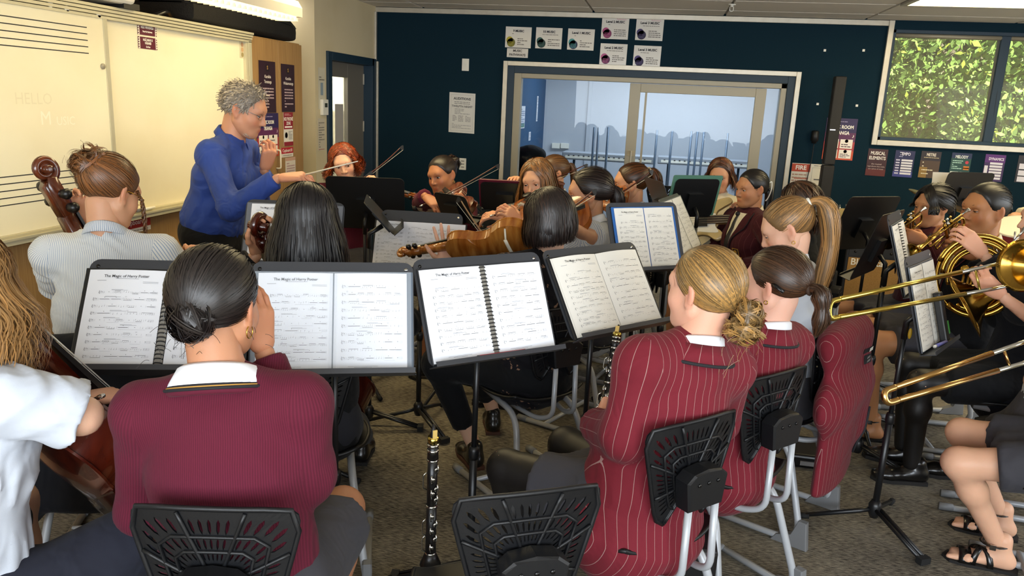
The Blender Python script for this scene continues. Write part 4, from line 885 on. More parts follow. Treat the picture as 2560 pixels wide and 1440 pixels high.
def folds(amp, seed=0, wl=.1):
    rg = np.random.default_rng(seed); A = [nrm(rg.normal(size=3)*A3(1, 1, .6)) for _ in range(4)]; ph = rg.uniform(0, 6, 4)
    def w(P):
        s1 = np.sin(P@A[0]*2*PI/wl+ph[0]+1.8*np.sin(P@A[1]*2*PI/(wl*2.3)+ph[1])); s2 = np.sin(P@A[2]*2*PI/(wl*1.4)+ph[2]+1.5*np.sin(P@A[3]*2*PI/(wl*1.9)+ph[3]))
        return (amp*(np.abs(s1)-.6)*(.5+.5*s2)).astype(np.float32)
    return w
def cap(a, b, ra, rb=None, cut=0): return ('c', np.asarray(a, float), np.asarray(b, float), ra, ra if rb is None else rb, cut)
def ell(c, r, rot=None): return ('e', np.asarray(c, float), np.broadcast_to(np.asarray(r, float), (3,)), rot)
def ecap(a, b, R, r0, r1): return ('t', np.asarray(a, float), np.asarray(b, float), np.asarray(R, float), r0, r1)
def _d(pr, P):
    k = pr[0]
    if k == 'c':
        a, b, ra, rb, cut = pr[1:]; ab = b-a; L = max(ab@ab, 1e-9); t = np.clip((P-a)@ab/L, 0, 1)
        d = np.linalg.norm(P-a-t[..., None]*ab, axis=-1)-(ra+(rb-ra)*t)
        if cut: d = np.maximum(d, (P-b)@nrm(ab))
        return d
    if k == 'e':
        c, r, rot = pr[1:]; q = P-c
        if rot is not None: q = q@rot
        return (np.linalg.norm(q/r, axis=-1)-1)*r.min()
    a, b, R, r0, r1 = pr[1:]; ab = b-a; L = np.linalg.norm(ab); ax = ab/max(L, 1e-9); t = np.clip((P-a)@ax/max(L, 1e-9), 0, 1)
    R = nrm(R-ax*(R@ax)); Fw = np.cross(ax, R); l = P-a-t[..., None]*ab
    rx = r0[0]+(r1[0]-r0[0])*t; ry = r0[1]+(r1[1]-r0[1])*t; rm = np.minimum(rx, ry)
    return (np.sqrt(((l@R)/rx)**2+((l@Fw)/ry)**2+((l@ax)/rm)**2)-1)*rm
def _bb(pr):
    if pr[0] == 'c': r = max(pr[3], pr[4]); return np.minimum(pr[1], pr[2])-r, np.maximum(pr[1], pr[2])+r
    if pr[0] == 'e': r = max(pr[2]); return pr[1]-r, pr[1]+r
    r = max(*pr[4], *pr[5]); return np.minimum(pr[1], pr[2])-r, np.maximum(pr[1], pr[2])+r
def solid(prims, vox, k=.03, sub=(), planes=(), ksub=.01, warp=None):
    bb = [_bb(p) for p in prims]; mg = 2.5*vox+.3*k+(.012 if warp is not None else 0); lo = np.min([b[0] for b in bb], 0)-mg; hi = np.max([b[1] for b in bb], 0)+mg
    n = np.ceil((hi-lo)/vox).astype(int)+1; D = np.full(n, .5, np.float32)
    ax = [lo[i]+vox*np.arange(n[i]) for i in range(3)]
    def block(b0, b1, m):
        i0 = np.maximum(((b0-m-lo)/vox).astype(int), 0); i1 = np.minimum(np.ceil((b1+m-lo)/vox).astype(int)+1, n); return tuple(slice(a, b) for a, b in zip(i0, i1))
    def pts(s): return np.stack(np.meshgrid(*[ax[i][s[i]] for i in range(3)], indexing='ij'), -1)
    for p, (b0, b1) in zip(prims, bb):
        kk = k
        if isinstance(p[-1], dict): kk = p[-1]['k']; p = p[:-1]
        s = block(b0, b1, kk+vox); d = _d(p, pts(s)); a = D[s]
        h = np.clip(.5+.5*(d-a)/kk, 0, 1); D[s] = d*(1-h)+a*h-kk*h*(1-h)
    for p in sub:
        b0, b1 = _bb(p); s = block(b0, b1, ksub*2+vox); d = -_d(p, pts(s)); a = D[s]
        h = np.clip(.5-.5*(d-a)/ksub, 0, 1); D[s] = d*(1-h)+a*h+ksub*h*(1-h)
    if planes or warp is not None:
        P = pts((slice(None),)*3)
        for pp, nn in planes: D = np.maximum(D, (P-np.asarray(pp))@nrm(nn))
        if warp is not None: D = D+warp(P)
    return surfnet(D, lo, vox)
# ------------------------------------------------------------------ head template (x right, y face forward, z up; eyes at z=0)
def build_head(vox=.0056):
    pr = [ell((0, -.012, .028), (.0755, .097, .088)), ell((0, .022, -.03), (.0615, .068, .083)), ell((0, .034, -.072), (.046, .05, .042)), ell((0, .073, -.1), (.017, .015, .014)),
          ell((-.037, .054, -.034), .026), ell((.037, .054, -.034), .026), cap((-.032, .074, .020), (.032, .074, .020), .0135),
          cap((-.054, -.0, -.055), (-.026, .058, -.094), .017, .016), cap((.054, -.0, -.055), (.026, .058, -.094), .017, .016)]
    V0 = [(p+({'k': .028},)) for p in pr]
    pr2 = [cap((0, .0855, .008), (0, .1065, -.034), .0065, .0098)+({'k': .012},), ell((-.0115, .095, -.039), (.0075, .009, .0065))+({'k': .006},), ell((.0115, .095, -.039), (.0075, .009, .0065))+({'k': .006},),
           ell((0, .0885, -.0645), (.021, .0085, .0055))+({'k': .006},), ell((0, .087, -.0735), (.0185, .009, .006))+({'k': .006},)]
    for s in (-1, 1):
        ro = np.array(Matrix.Rotation(s*.35, 3, 'Z'))
        pr2 += [ell((s*.0775, -.008, -.006), (.0085, .0195, .031), ro)+({'k': .006},), ell((s*.073, -.002, -.034), (.008, .010, .012))+({'k': .006},)]
    sub = [ell((s*.0315, .093, -.002), (.0165, .0155, .0105)) for s in (-1, 1)]+[ell((s*.085, .0, -.004), (.007, .010, .017), np.array(Matrix.Rotation(s*.35, 3, 'Z'))) for s in (-1, 1)]
    V, F = solid([p[:-1]+({'k': .028},) for p in V0]+pr2, vox, .02, sub, ksub=.007)
    col = np.ones((len(V), 3))
    lip = np.exp(-((V[:, 0]/.019)**4+((V[:, 2]+.069)/.0085)**4))*(V[:, 1] > .07); col += lip[:, None]*(A3(.98, .62, .62)-1)
    ck = np.exp(-(((np.abs(V[:, 0])-.042)/.02)**2+((V[:, 2]+.035)/.02)**2))*(V[:, 1] > .02); col += ck[:, None]*(A3(1.05, .86, .84)-1)
    ea = np.exp(-(((np.abs(V[:, 0])-.082)/.008)**2+((V[:, 2]+.006)/.03)**2)); col += ea[:, None]*(A3(1.0, .8, .76)-1)
    ey = np.exp(-(((np.abs(V[:, 0])-.0315)/.02)**2+((V[:, 2]-.002)/.013)**2))*(V[:, 1] > .05); col += ey[:, None]*(A3(.86, .76, .74)-1)
    return V, F, col
HEAD = build_head()
# ------------------------------------------------------------------ hands (right hand: y toward fingers, z back of hand, thumb on -x)
def build_hand(curl, splay, thumb, vox=.0034):
    bx = (-.029, -.0095, .0105, .028); by = (.086, .091, .087, .078); ln = ((.043, .026, .021), (.047, .029, .022), (.043, .027, .021), (.034, .021, .018)); rr = (.0088, .009, .0086, .0076)
    pr = [ell((0, .005, 0), (.026, .026, .018)), ell((-.004, .05, -.002), (.034, .042, .013)), ell((-.022, .03, -.008), (.014, .026, .013))]
    for i in range(4):
        p = A3(bx[i], by[i], .0); pr.append(cap((bx[i]*.55, .012, -.001), p, .0125, .0105)); ang = 0.0
        for j in range(3):
            ang += curl[i][j] if isinstance(curl[0], (tuple, list)) else curl[j]
            sp = splay*(i-1.5); d = A3(math.sin(sp)*math.cos(ang), math.cos(ang)*math.cos(sp), -math.sin(ang)); q = p+d*ln[i][j]
            pr.append(cap(p, q, rr[i]*(1-.07*j), rr[i]*(.95-.09*j))+({'k': .004},)); p = q
    p = A3(-.026, .022, -.006)
    for j, L in enumerate((.04, .032, .026)):
        d = nrm(thumb[j]); q = p+d*L; pr.append(cap(p, q, .0115-.0012*j, .0105-.0014*j)+({'k': .007},)); p = q
    return solid([q if isinstance(q[-1], dict) else q+({'k': .010},) for q in pr], vox, .01)
HPOSE = {'relax': ((.35, .45, .3), .06, ((-.7, .6, -.3), (-.35, .85, -.35), (-.15, .9, -.4))),
         'grip': ((.75, .95, .6), .03, ((-.45, .6, -.65), (.15, .7, -.7), (.5, .65, -.55))),
         'bow': (((.55, .55, .35), (.75, .6, .35), (.7, .6, .3), (.45, .5, .3)), .07, ((-.3, .65, -.7), (.25, .65, -.7), (.3, .8, -.5))),
         'neck': (((.5, .9, .6), (.55, .95, .6), (.5, .9, .6), (.4, .8, .6)), .10, ((-.8, .5, -.25), (-.55, .75, -.35), (-.2, .9, -.4))),
         'open': (((-.05, .15, .1), (.05, .18, .1), (.1, .2, .1), (.15, .2, .1)), .16, ((-.8, .55, -.2), (-.6, .8, -.1), (-.5, .85, 0))),
         'valve': (((.5, .75, .5), (.5, .75, .5), (.5, .75, .5), (.5, .6, .5)), .04, ((-.5, .75, -.45), (-.15, .9, -.4), (.1, .95, -.3))),
         'pinch': (((.55, .8, .35), (.8, .9, .5), (.95, 1.0, .6), (1.0, 1.0, .6)), .02, ((-.35, .75, -.55), (.15, .85, -.5), (.3, .85, -.4)))}
_hand = {}
def hand_geo(pose, fine=False):
    k = (pose, fine)
    if k not in _hand: _hand[k] = build_hand(*HPOSE[pose], vox=.0044 if fine else .0062)
    return _hand[k]
def shoe_geo(kind):
    if kind in _hand: return _hand[kind]
    if kind == 'shoe': pr = [cap((0, -.045, .05), (0, .0, .052), .034, .036), ecap((0, -.05, .04), (0, .09, .035), A3(1, 0, 0), (.034, .034), (.042, .030)), ecap((0, .09, .034), (0, .15, .028), A3(1, 0, 0), (.042, .029), (.036, .022)), cap((0, -.035, .06), (0, -.03, .10), .036, .037)]
    else: pr = [cap((0, -.03, .045), (0, .02, .05), .033, .03), ecap((0, -.045, .035), (0, .09, .03), A3(1, 0, 0), (.03, .03), (.04, .02)), ecap((0, .09, .026), (0, .135, .024), A3(1, 0, 0), (.04, .017), (.038, .013)), cap((0, -.02, .06), (0, -.018, .12), .034, .033)]
    if kind == 'foot':
        for i, x in enumerate((-.028, -.012, .003, .017, .029)): pr.append(cap((x, .125, .024), (x*1.02, .158-.007*i-(.004 if i == 0 else 0), .02), .0125 if i == 0 else .0095, .010 if i == 0 else .0078)+({'k': .004},))
    V, F = solid(pr, .0095 if kind == 'shoe' else .006, .02, planes=[((0, 0, .012), (0, 0, -1))]); _hand[kind] = (V, F); return V, F
def ik(a, c, l1, l2, pole):
    a, c = np.asarray(a, float), np.asarray(c, float); d = c-a; L = np.linalg.norm(d); L2 = min(L, (l1+l2)*.999); u = nrm(d)
    if L > (l1+l2)*.999: s = L/(l1+l2)*1.001; l1, l2, L2 = l1*s, l2*s, L
    x = (l1*l1-l2*l2+L2*L2)/(2*L2); h = math.sqrt(max(l1*l1-x*x, 0)); w = np.asarray(pole, float); w = nrm(w-u*(w@u)); return a+u*x+w*h
def head_dir(az): a = math.radians(az); return A3(math.sin(a), math.cos(a), 0)     # azimuth: 0 = +Y (away), 90 = +X (right)
def rotm(az, pitch=0, roll=0):           # columns: right, forward, up; pitch > 0 looks down, roll > 0 tilts to the right shoulder
    f = head_dir(az); r = A3(f[1], -f[0], 0); u = A3(0, 0, 1); p = math.radians(pitch); q = math.radians(roll)
    f2 = f*math.cos(p)-u*math.sin(p); u2 = u*math.cos(p)+f*math.sin(p); r3 = r*math.cos(q)-u2*math.sin(q); u3 = u2*math.cos(q)+r*math.sin(q)
    return np.stack([r3, f2, u3], 1)
# ------------------------------------------------------------------ fabrics
def fabric(name, color, stripe=None, rib=None, fold=.35, rough=.85, floral=None, sheen=.04):
    """stripe: (spacing, width, colour); rib: spacing of knit ribs; both run along the cloth (uv map in metres)"""
    if name in MATS: return MATS[name]
    m = mat(name, color, rough, spec=.25, sheen=sheen); nt = m.node_tree; L = nt.links; b = nt.nodes['Principled BSDF']
    t = nt.nodes.new('ShaderNodeTexCoord'); uv = nt.nodes.new('ShaderNodeUVMap'); uv.uv_map = 'uv'; sx = nt.nodes.new('ShaderNodeSeparateXYZ'); L.new(uv.outputs[0], sx.inputs[0])
    def M(op, a, bb=None, c=None):
        n = nt.nodes.new('ShaderNodeMath'); n.operation = op
        for i, v in enumerate((a, bb, c)):
            if v is None: continue
            if isinstance(v, (int, float)): n.inputs[i].default_value = v
            else: L.new(v, n.inputs[i])
        return n.outputs[0]
    n = nt.nodes.new('ShaderNodeTexNoise'); n.inputs['Scale'].default_value = 9; n.inputs['Detail'].default_value = 2; n.inputs['Distortion'].default_value = .8; L.new(t.outputs['Object'], n.inputs['Vector'])
    n2 = nt.nodes.new('ShaderNodeTexNoise'); n2.inputs['Scale'].default_value = 700; L.new(t.outputs['Object'], n2.inputs['Vector'])
    hgt = M('MULTIPLY_ADD', n2.outputs[0], .012, n.outputs[0])
    base = None
    if stripe:
        s = M('FRACT', M('DIVIDE', sx.outputs[0], stripe[0])); on = M('LESS_THAN', s, stripe[1]/stripe[0])
        mx = nt.nodes.new('ShaderNodeMix'); mx.data_type = 'RGBA'; L.new(on, mx.inputs[0]); mx.inputs[6].default_value = (*lin(color), 1); mx.inputs[7].default_value = (*lin(stripe[2]), 1); L.new(mx.outputs[2], b.inputs['Base Color'])
    if rib:
        w = M('SINE', M('MULTIPLY', sx.outputs[0], 2*PI/rib)); hgt = M('MULTIPLY_ADD', w, .05, hgt)
        mx = nt.nodes.new('ShaderNodeMix'); mx.data_type = 'RGBA'; L.new(M('MULTIPLY_ADD', w, .5, .5), mx.inputs[0]); mx.inputs[6].default_value = (*[c*.8 for c in lin(color)], 1); mx.inputs[7].default_value = (*[min(1, c*1.15) for c in lin(color)], 1); L.new(mx.outputs[2], b.inputs['Base Color'])
    if floral:
        v = nt.nodes.new('ShaderNodeTexNoise'); v.inputs['Scale'].default_value = 30; v.inputs['Detail'].default_value = 7; v.inputs['Distortion'].default_value = 1.6; L.new(t.outputs['Object'], v.inputs['Vector'])
        n3 = nt.nodes.new('ShaderNodeTexNoise'); n3.inputs['Scale'].default_value = 9; L.new(t.outputs['Object'], n3.inputs['Vector'])
        on = M('MULTIPLY', M('GREATER_THAN', v.outputs[0], .60), M('GREATER_THAN', n3.outputs[0], .50))
        mx = nt.nodes.new('ShaderNodeMix'); mx.data_type = 'RGBA'; L.new(on, mx.inputs[0]); mx.inputs[6].default_value = (*lin(color), 1); mx.inputs[7].default_value = (*lin(floral), 1); L.new(mx.outputs[2], b.inputs['Base Color'])
    bp = nt.nodes.new('ShaderNodeBump'); bp.inputs['Strength'].default_value = fold; bp.inputs['Distance'].default_value = .05; L.new(hgt, bp.inputs['Height']); L.new(bp.outputs[0], b.inputs['Normal'])
    return m
F_white = fabric('white_blouse_cotton', '#bcc2cc', fold=.3)
F_wstr = fabric('white_striped_cotton', '#dcdcd8', stripe=(.0065, .0018, '#8fa0b8'), fold=.3)
F_wcream = fabric('cream_blouse_cotton', '#dcd3ba', fold=.3)
F_jumper = fabric('maroon_knit', '#571529', rib=.0052, fold=.22, sheen=.03)
F_blazer = fabric('maroon_pinstripe_wool', '#6c1b27', stripe=(.026, .0011, '#9c7a76'), fold=.3)
F_blazerd = fabric('dark_maroon_wool', '#40121a', stripe=(.03, .0012, '#6a3a3e'), fold=.3)
F_blackb = fabric('black_blazer_wool', '#131316', fold=.3)
F_navyb = fabric('navy_blazer_wool', '#16181f', fold=.3)
F_blue = fabric('blue_shirt_cotton', '#2c4590', fold=.5, rough=.7)
F_dark = fabric('charcoal_wool', '#23242a', fold=.25)
F_grey = fabric('grey_skirt_wool', '#3b3a3f', fold=.3)
F_black = fabric('black_cloth', '#0d0e11', fold=.3)
F_floral = fabric('black_floral_chiffon', '#121015', floral='#8a6a54', fold=.3)
F_navys = fabric('dark_navy_shorts', '#232530', fold=.3)
F_tights = mat('sheer_black_tights', '#110e0d', .5)
M_collar = fabric('collar_cotton', '#e6e8ee', fold=.15)
M_piping = mat('dark_piping', '#17161b', .8)
SKIN = {}
def skin(c):
    if c not in SKIN: SKIN[c] = mat('skin_'+c.lstrip('#'), c, .48, attr='col', subs=.12, spec=.4, bump=(260, .06))
    return SKIN[c]
M_eye = mat('eye_white', '#d8d2ca', .25); M_iris = mat('iris_dark', '#2a1a12', .2); M_lash = mat('lash', '#140e0c', .7)
M_shoe = mat('black_leather', '#0d0c0c', .28, coat=.3); M_sole = mat('shoe_sole', '#14110f', .8); M_solebr = mat('brown_heel', '#4a2a1a', .6)
M_gold = mat('gold', '#c9a24a', .25, 1.0); M_steelw = mat('thin_steel', '#9a9a9c', .3, 1.0)
def hairmat(c):
    k = 'hair_'+c.lstrip('#')
    return mat(k, c, .42, attr='col', spec=.55)
def bone_uv(V, F, bones):
    """uv in metres: x around the bone (angle * nominal radius), y along it; one bone per face so that stripes never smear"""
    C = V[F].mean(1); best = None; bi = np.zeros(len(F), int); bd = np.full(len(F), 9.)
    for i, (a, b, R, rad) in enumerate(bones):
        ab = b-a; t = np.clip((C-a)@ab/(ab@ab), 0, 1); d = np.linalg.norm(C-a-t[:, None]*ab, axis=1)-rad; m = d < bd; bd[m] = d[m]; bi[m] = i
    uv = np.zeros((len(F), F.shape[1], 2))
    for i, (a, b, R, rad) in enumerate(bones):
        m = bi == i
        if not m.any(): continue
        ax = nrm(b-a); R = nrm(R-ax*(R@ax)); Fw = np.cross(ax, R); q = V[F[m]]-a
        x, y, z = q@R, q@Fw, q@ax; an = np.arctan2(x, -y)       # seam at the front
        an0 = an[:, :1]; an = an0+((an-an0+PI) % (2*PI)-PI)
        uv[m, :, 0] = (x*1.12) if i == 0 and rad > .1 else an*rad; uv[m, :, 1] = z
    return uv
# ------------------------------------------------------------------ hair
SCALP_C = A3(0, -.012, .028); SCALP_R = A3(.0755, .097, .088)
def hairline(az):
    return np.interp(np.abs(az), [0, 30, 49, 66, 80, 100, 180], [36, 30, 12, -20, -18, -36, -50])
def scalp_dirs(n, rg, top=False):
    out = []
    while len(out) < n:
        d = rg.normal(size=(n*3, 3)); d /= np.linalg.norm(d, axis=1, keepdims=True)
        az = np.degrees(np.arctan2(d[:, 0], d[:, 1])); el = np.degrees(np.arcsin(d[:, 2])); d = d[el > hairline(az)]; out += list(d)
    return np.array(out[:n])
def strands(paths, rad, cols, ctr=None):
    """paths (S,K,3), rad (S,K) or scalar, cols (S,3) -> V,F,C of narrow tapering ribbons lying flat round the centre ctr"""
    P = np.asarray(paths, float); S, K, _ = P.shape; T = np.gradient(P, axis=1); T /= np.maximum(np.linalg.norm(T, axis=2, keepdims=True), 1e-9)
    N = P-np.asarray(ctr) if ctr is not None else np.broadcast_to(A3(.3, -.8, .5), P.shape); U = np.cross(T, N); U /= np.maximum(np.linalg.norm(U, axis=2, keepdims=True), 1e-9)
    r = np.broadcast_to(np.asarray(rad, float), (S, K))[..., None]*1.25
    V = np.stack([P-r*U, P+r*U], 2); base = (np.arange(S)*K*2)[:, None]; j = np.arange(K-1)[None, :]*2
    F = np.stack([base+j, base+j+1, base+j+3, base+j+2], -1).reshape(-1, 4)
    C = np.broadcast_to(np.asarray(cols)[:, None, None, :], (S, K, 2, 3)).reshape(-1, 3)
    return V.reshape(-1, 3), F, C
class Hair:
    def __init__(s, R, c, seed=1, sc=1.0): s.R, s.c, s.sc = R, c, sc; s.rg = np.random.default_rng(seed); s.V, s.F, s.C, s.n = [], [], [], 0
    def w(s, P): return np.asarray(P)*s.sc@s.R.T+s.c
    def put(s, V, F, C): s.V.append(V); s.F.append(np.asarray(F)+s.n); s.C.append(C); s.n += len(V)
    def cols(s, n, lo=.55, hi=1.35, streak=None, ps=.25):
        c = s.rg.uniform(lo, hi, (n, 1))*np.ones((1, 3))
        if streak is not None: m = s.rg.random(n) < ps; c[m] = np.asarray(streak)*s.rg.uniform(.8, 1.2, (m.sum(), 1))
        return c
    def shell(s, th=.006, shade=.7, el0=None):
        A, E = 60, 16; az = np.linspace(-PI, PI, A); V = []
        for j in range(E):
            for a in az:
                e0 = math.radians(hairline(math.degrees(a))-2); e = e0+(PI/2-e0)*j/(E-1); d = A3(math.cos(e)*math.sin(a), math.cos(e)*math.cos(a), math.sin(e)); V.append(SCALP_C+d*(SCALP_R+th*min(1, .25+j*.4)))
        F = [(i*A+j, i*A+j+1, (i+1)*A+j+1, (i+1)*A+j) for i in range(E-1) for j in range(A-1)]
        s.put(s.w(np.array(V)), np.array(F), np.full((len(V), 3), shade))
    def gather(s, g, n=500, rad=.0016, K=9, th=.009, jit=.12, puff=.0, **kw):
        """hair combed over the scalp to the gather point g (head coordinates)"""
        if n >= 700: n = int(n*1.6); rad *= .7
        gd = nrm((A3(*g)-SCALP_C)/SCALP_R); d = scalp_dirs(n, s.rg); t = np.linspace(0, 1, K)[None, :, None]
        om = np.arccos(np.clip(d@gd, -.9999, .9999))[:, None, None]; q = (np.sin((1-t)*om)*d[:, None]+np.sin(t*om)*gd)/np.sin(om)
        q = q+s.rg.normal(size=(n, 1, 3))*jit*np.sin(t*PI)*.25; q /= np.linalg.norm(q, axis=2, keepdims=True)
        off = th*(.45+.75*np.sin(t*PI*.62))*s.rg.uniform(.7, 1.15, (n, 1, 1))+puff*np.sin(t*PI)
        P = SCALP_C+q*(SCALP_R+off); P[:, -1] = A3(*g)+s.rg.normal(size=(n, 3))*.004
        s.put(*strands(s.w(P), rad*np.interp(np.linspace(0, 1, K), [0, .2, 1], [.6, 1.1, .9])[None], s.cols(n, **kw), s.w(SCALP_C)))
    def tail(s, pts, n=260, rad=.0019, r0=.012, r1=.03, r2=.008, K=14, wave=.0, curl=0.0, world=True, **kw):
        """pony tail: strands along a spline with a swelling bundle radius"""
        if n >= 250: n = int(n*1.6); rad *= .7
        C = spline(pts, 6); u = np.linspace(0, 1, len(C)); tt = np.linspace(0, 1, K); C = np.stack([np.interp(tt, u, C[:, i]) for i in range(3)], 1)
        if not world: C = s.w(C)
        T = np.gradient(C, axis=0); T /= np.linalg.norm(T, axis=1, keepdims=True); Q, W2 = np.zeros_like(C), np.zeros_like(C); q, w2 = frame(T[0])
        for i in range(K):
            q = nrm(q-T[i]*(q@T[i])); Q[i] = q; W2[i] = np.cross(T[i], q)
        an = s.rg.uniform(0, 2*PI, n); rr = np.sqrt(s.rg.random(n))
        pr = np.interp(tt, [0, .12, .4, .8, 1], [r0*.7, r0, r1, r1*.85, r2]); ph = s.rg.uniform(0, 6, n)
        A = an[:, None]+.5*np.sin(tt*4+ph[:, None])*.3; B = rr[:, None]*pr[None]*(1+wave*np.sin(tt*16+ph[:, None]*.4))
        P = C[None]+B[..., None]*(np.cos(A)[..., None]*Q+np.sin(A)[..., None]*W2)
        if curl: P = P+curl*(np.cos(tt*40+ph[:, None])[..., None]*Q+np.sin(tt*40+ph[:, None])[..., None]*W2)
        ln = s.rg.uniform(.82, 1.0, n); P2 = np.empty_like(P)
        for i in range(n):
            for k in range(3): P2[i, :, k] = np.interp(tt*ln[i], tt, P[i, :, k])
        s.put(*strands(P2, rad*np.interp(tt, [0, .7, 1], [1, 1, .35])[None], s.cols(n, **kw), C[None]))
    def bun(s, c, r, n=130, rad=.002, K=14, jit=.25, curl=0.0, **kw):
        c = A3(*c); r = np.broadcast_to(np.asarray(r, float), (3,)); per = 7; nl = max(8, n//6); K = 22; tot = nl*per
        a = s.rg.normal(size=(nl, 3)); a /= np.linalg.norm(a, axis=1, keepdims=True); h = s.rg.normal(size=(nl, 3)); u = np.cross(a, h); u /= np.linalg.norm(u, axis=1, keepdims=True); w = np.cross(a, u)
        rep = lambda q: np.repeat(q, per, 0); t = s.rg.uniform(0, 6, (nl, 1))+np.linspace(0, 1, K)[None]*s.rg.uniform(2.4, 4.6, (nl, 1)); q = np.cos(t)[..., None]*u[:, None]+np.sin(t)[..., None]*w[:, None]
        q = q*s.rg.uniform(1-jit, 1.0+jit*.3, (nl, 1, 1)); P = c+q*r
        if curl: P = P+curl*np.stack([np.sin(t*3+a[:, :1]*9), np.cos(t*2.6+a[:, 1:2]*9), np.sin(t*2.8+1)], -1)
        P = rep(P)+s.rg.normal(size=(tot, 1, 3))*.0026+s.rg.normal(size=(tot, 1, 3))*.0012*np.sin(np.linspace(0, 6, K))[None, :, None]
        lc = s.cols(nl, **kw); s.put(*strands(s.w(P), min(rad, .0011)*np.interp(np.linspace(0, 1, K), [0, .1, .9, 1], [.3, 1, 1, .3])[None], rep(lc)*s.rg.uniform(.8, 1.2, (tot, 1)), s.w(c)))
        m = MB().sphere(c, r*.82, 14, 10); V = np.concatenate(m.v); s.put(s.w(V), np.array(m.f), np.full((len(V), 3), .55))
    def loose(s, length=.25, n=420, rad=.0022, K=18, part=0.0, spread=.02, curl=0.0, cf=30, a0=58, a1=180, th=.012, flare=.0, wave=.006, side=None, front=(-.5, .75), inward=0.0, vary=.18, **kw):
        """hair hanging from a parting; length below the ears in metres"""
        if n >= 700: n = int(n*1.4); rad *= .75
        be = np.radians(s.rg.uniform(a0, a1, n)); sg = np.where(s.rg.random(n) < .5, -1, 1)
        if side is not None: sg[:] = side
        al = s.rg.uniform(front[0], front[1], n)*(1-(be-math.radians(a0))/math.radians(max(1, a1-a0))*.6)
        top = np.stack([np.full(n, part)*1.0+sg*.02, np.sin(al), np.cos(al)], 1); top /= np.linalg.norm(top, axis=1, keepdims=True)
        low = np.stack([sg*np.sin(be), np.cos(be), np.full(n, -.12)], 1); low /= np.linalg.norm(low, axis=1, keepdims=True)
        K1 = K//2; t = np.linspace(0, 1, K1)[None, :, None]; om = np.arccos(np.clip((top*low).sum(1), -.999, .999))[:, None, None]
        q = (np.sin((1-t)*om)*top[:, None]+np.sin(t*om)*low[:, None])/np.sin(om); lay = s.rg.uniform(.35, 1.25, (n, 1, 1))
        P1 = SCALP_C+q*(SCALP_R+th*lay*(.5+.9*t)); W1 = s.w(P1)
        e = W1[:, -1]; out = s.R@np.stack([low[:, 0], low[:, 1], low[:, 2]*0]).reshape(3, n); out = out.T; L = length*s.rg.uniform(1-vary, 1.0, n)
        tt = np.linspace(0, 1, K-K1+1)[1:]; dn = A3(0, 0, -1)*.8-s.R[:, 2]*.2
        P2 = e[:, None]+dn*(L[:, None]*tt)[..., None]+out[:, None]*((flare-inward*tt**2)[None]*np.ones((n, 1))*L[:, None]*tt)[..., None]+out[:, None]*(spread*lay[:, :, 0]*np.sin(tt*2.0))[..., None]
        P = np.concatenate([W1, P2], 1); u = np.linspace(0, 1, K); ph = s.rg.uniform(0, 2*PI, (n, 1))
        wv = (wave*np.clip(u*2-.4, 0, 1))[None]*np.sin(u[None]*9+ph); P = P+wv[..., None]*out[:, None]
        if curl:
            lat = np.cross(out, A3(0, 0, 1)); am = curl*np.clip(u*1.8, .25, 1); P = P+am[None, :, None]*(np.cos(u*cf+ph)[..., None]*out[:, None]+np.sin(u*cf+ph)[..., None]*lat[:, None])
        s.put(*strands(P, rad*np.interp(u, [0, .8, 1], [.9, 1, .4])[None], s.cols(n, **kw), s.w(SCALP_C)*A3(1, 1, 0)+P*A3(0, 0, .8)+A3(0, 0, .2)*s.c[2]))
    def short(s, n=900, L=.03, rad=.0016, K=6, lift=.012, **kw):
        d = scalp_dirs(n, s.rg); fl = nrm(A3(.15, -.5, -.6)); tg = fl-d*(d@fl)[:, None]; tg += s.rg.normal(size=(n, 3))*.5; t = np.linspace(0, 1, K)[None, :, None]
        P = SCALP_C+d[:, None]*(SCALP_R+.003+lift*np.sin(t*1.7)*s.rg.uniform(.5, 1.4, (n, 1, 1)))+tg[:, None]*L*t
        s.put(*strands(s.w(P), rad, s.cols(n, **kw), s.w(SCALP_C)))
    def fly(s, g, n=50, L=.05, rad=.0005, **kw):
        K = 14; n = int(n*.22)+1; L *= .55; rad = min(rad, .00035); b = A3(*g)+s.rg.normal(size=(n, 3))*.03; d = s.rg.normal(size=(n, 3)); d /= np.linalg.norm(d, axis=1, keepdims=True); e = s.rg.normal(size=(n, 3)); t = np.linspace(0, 1, K)[None, :, None]
        P = b[:, None]+d[:, None]*L*.8*t+e[:, None]*L*.12*(1-np.cos(t*3))+A3(0, 0, -L*.5)*t*t; s.put(*strands(s.w(P), rad, s.cols(n, **kw)))
    def build(s, color, parent, name='hair'):
        return meshobj(name, np.concatenate(s.V), np.concatenate(s.F), hairmat(color), parent, True, None, np.concatenate(s.C))
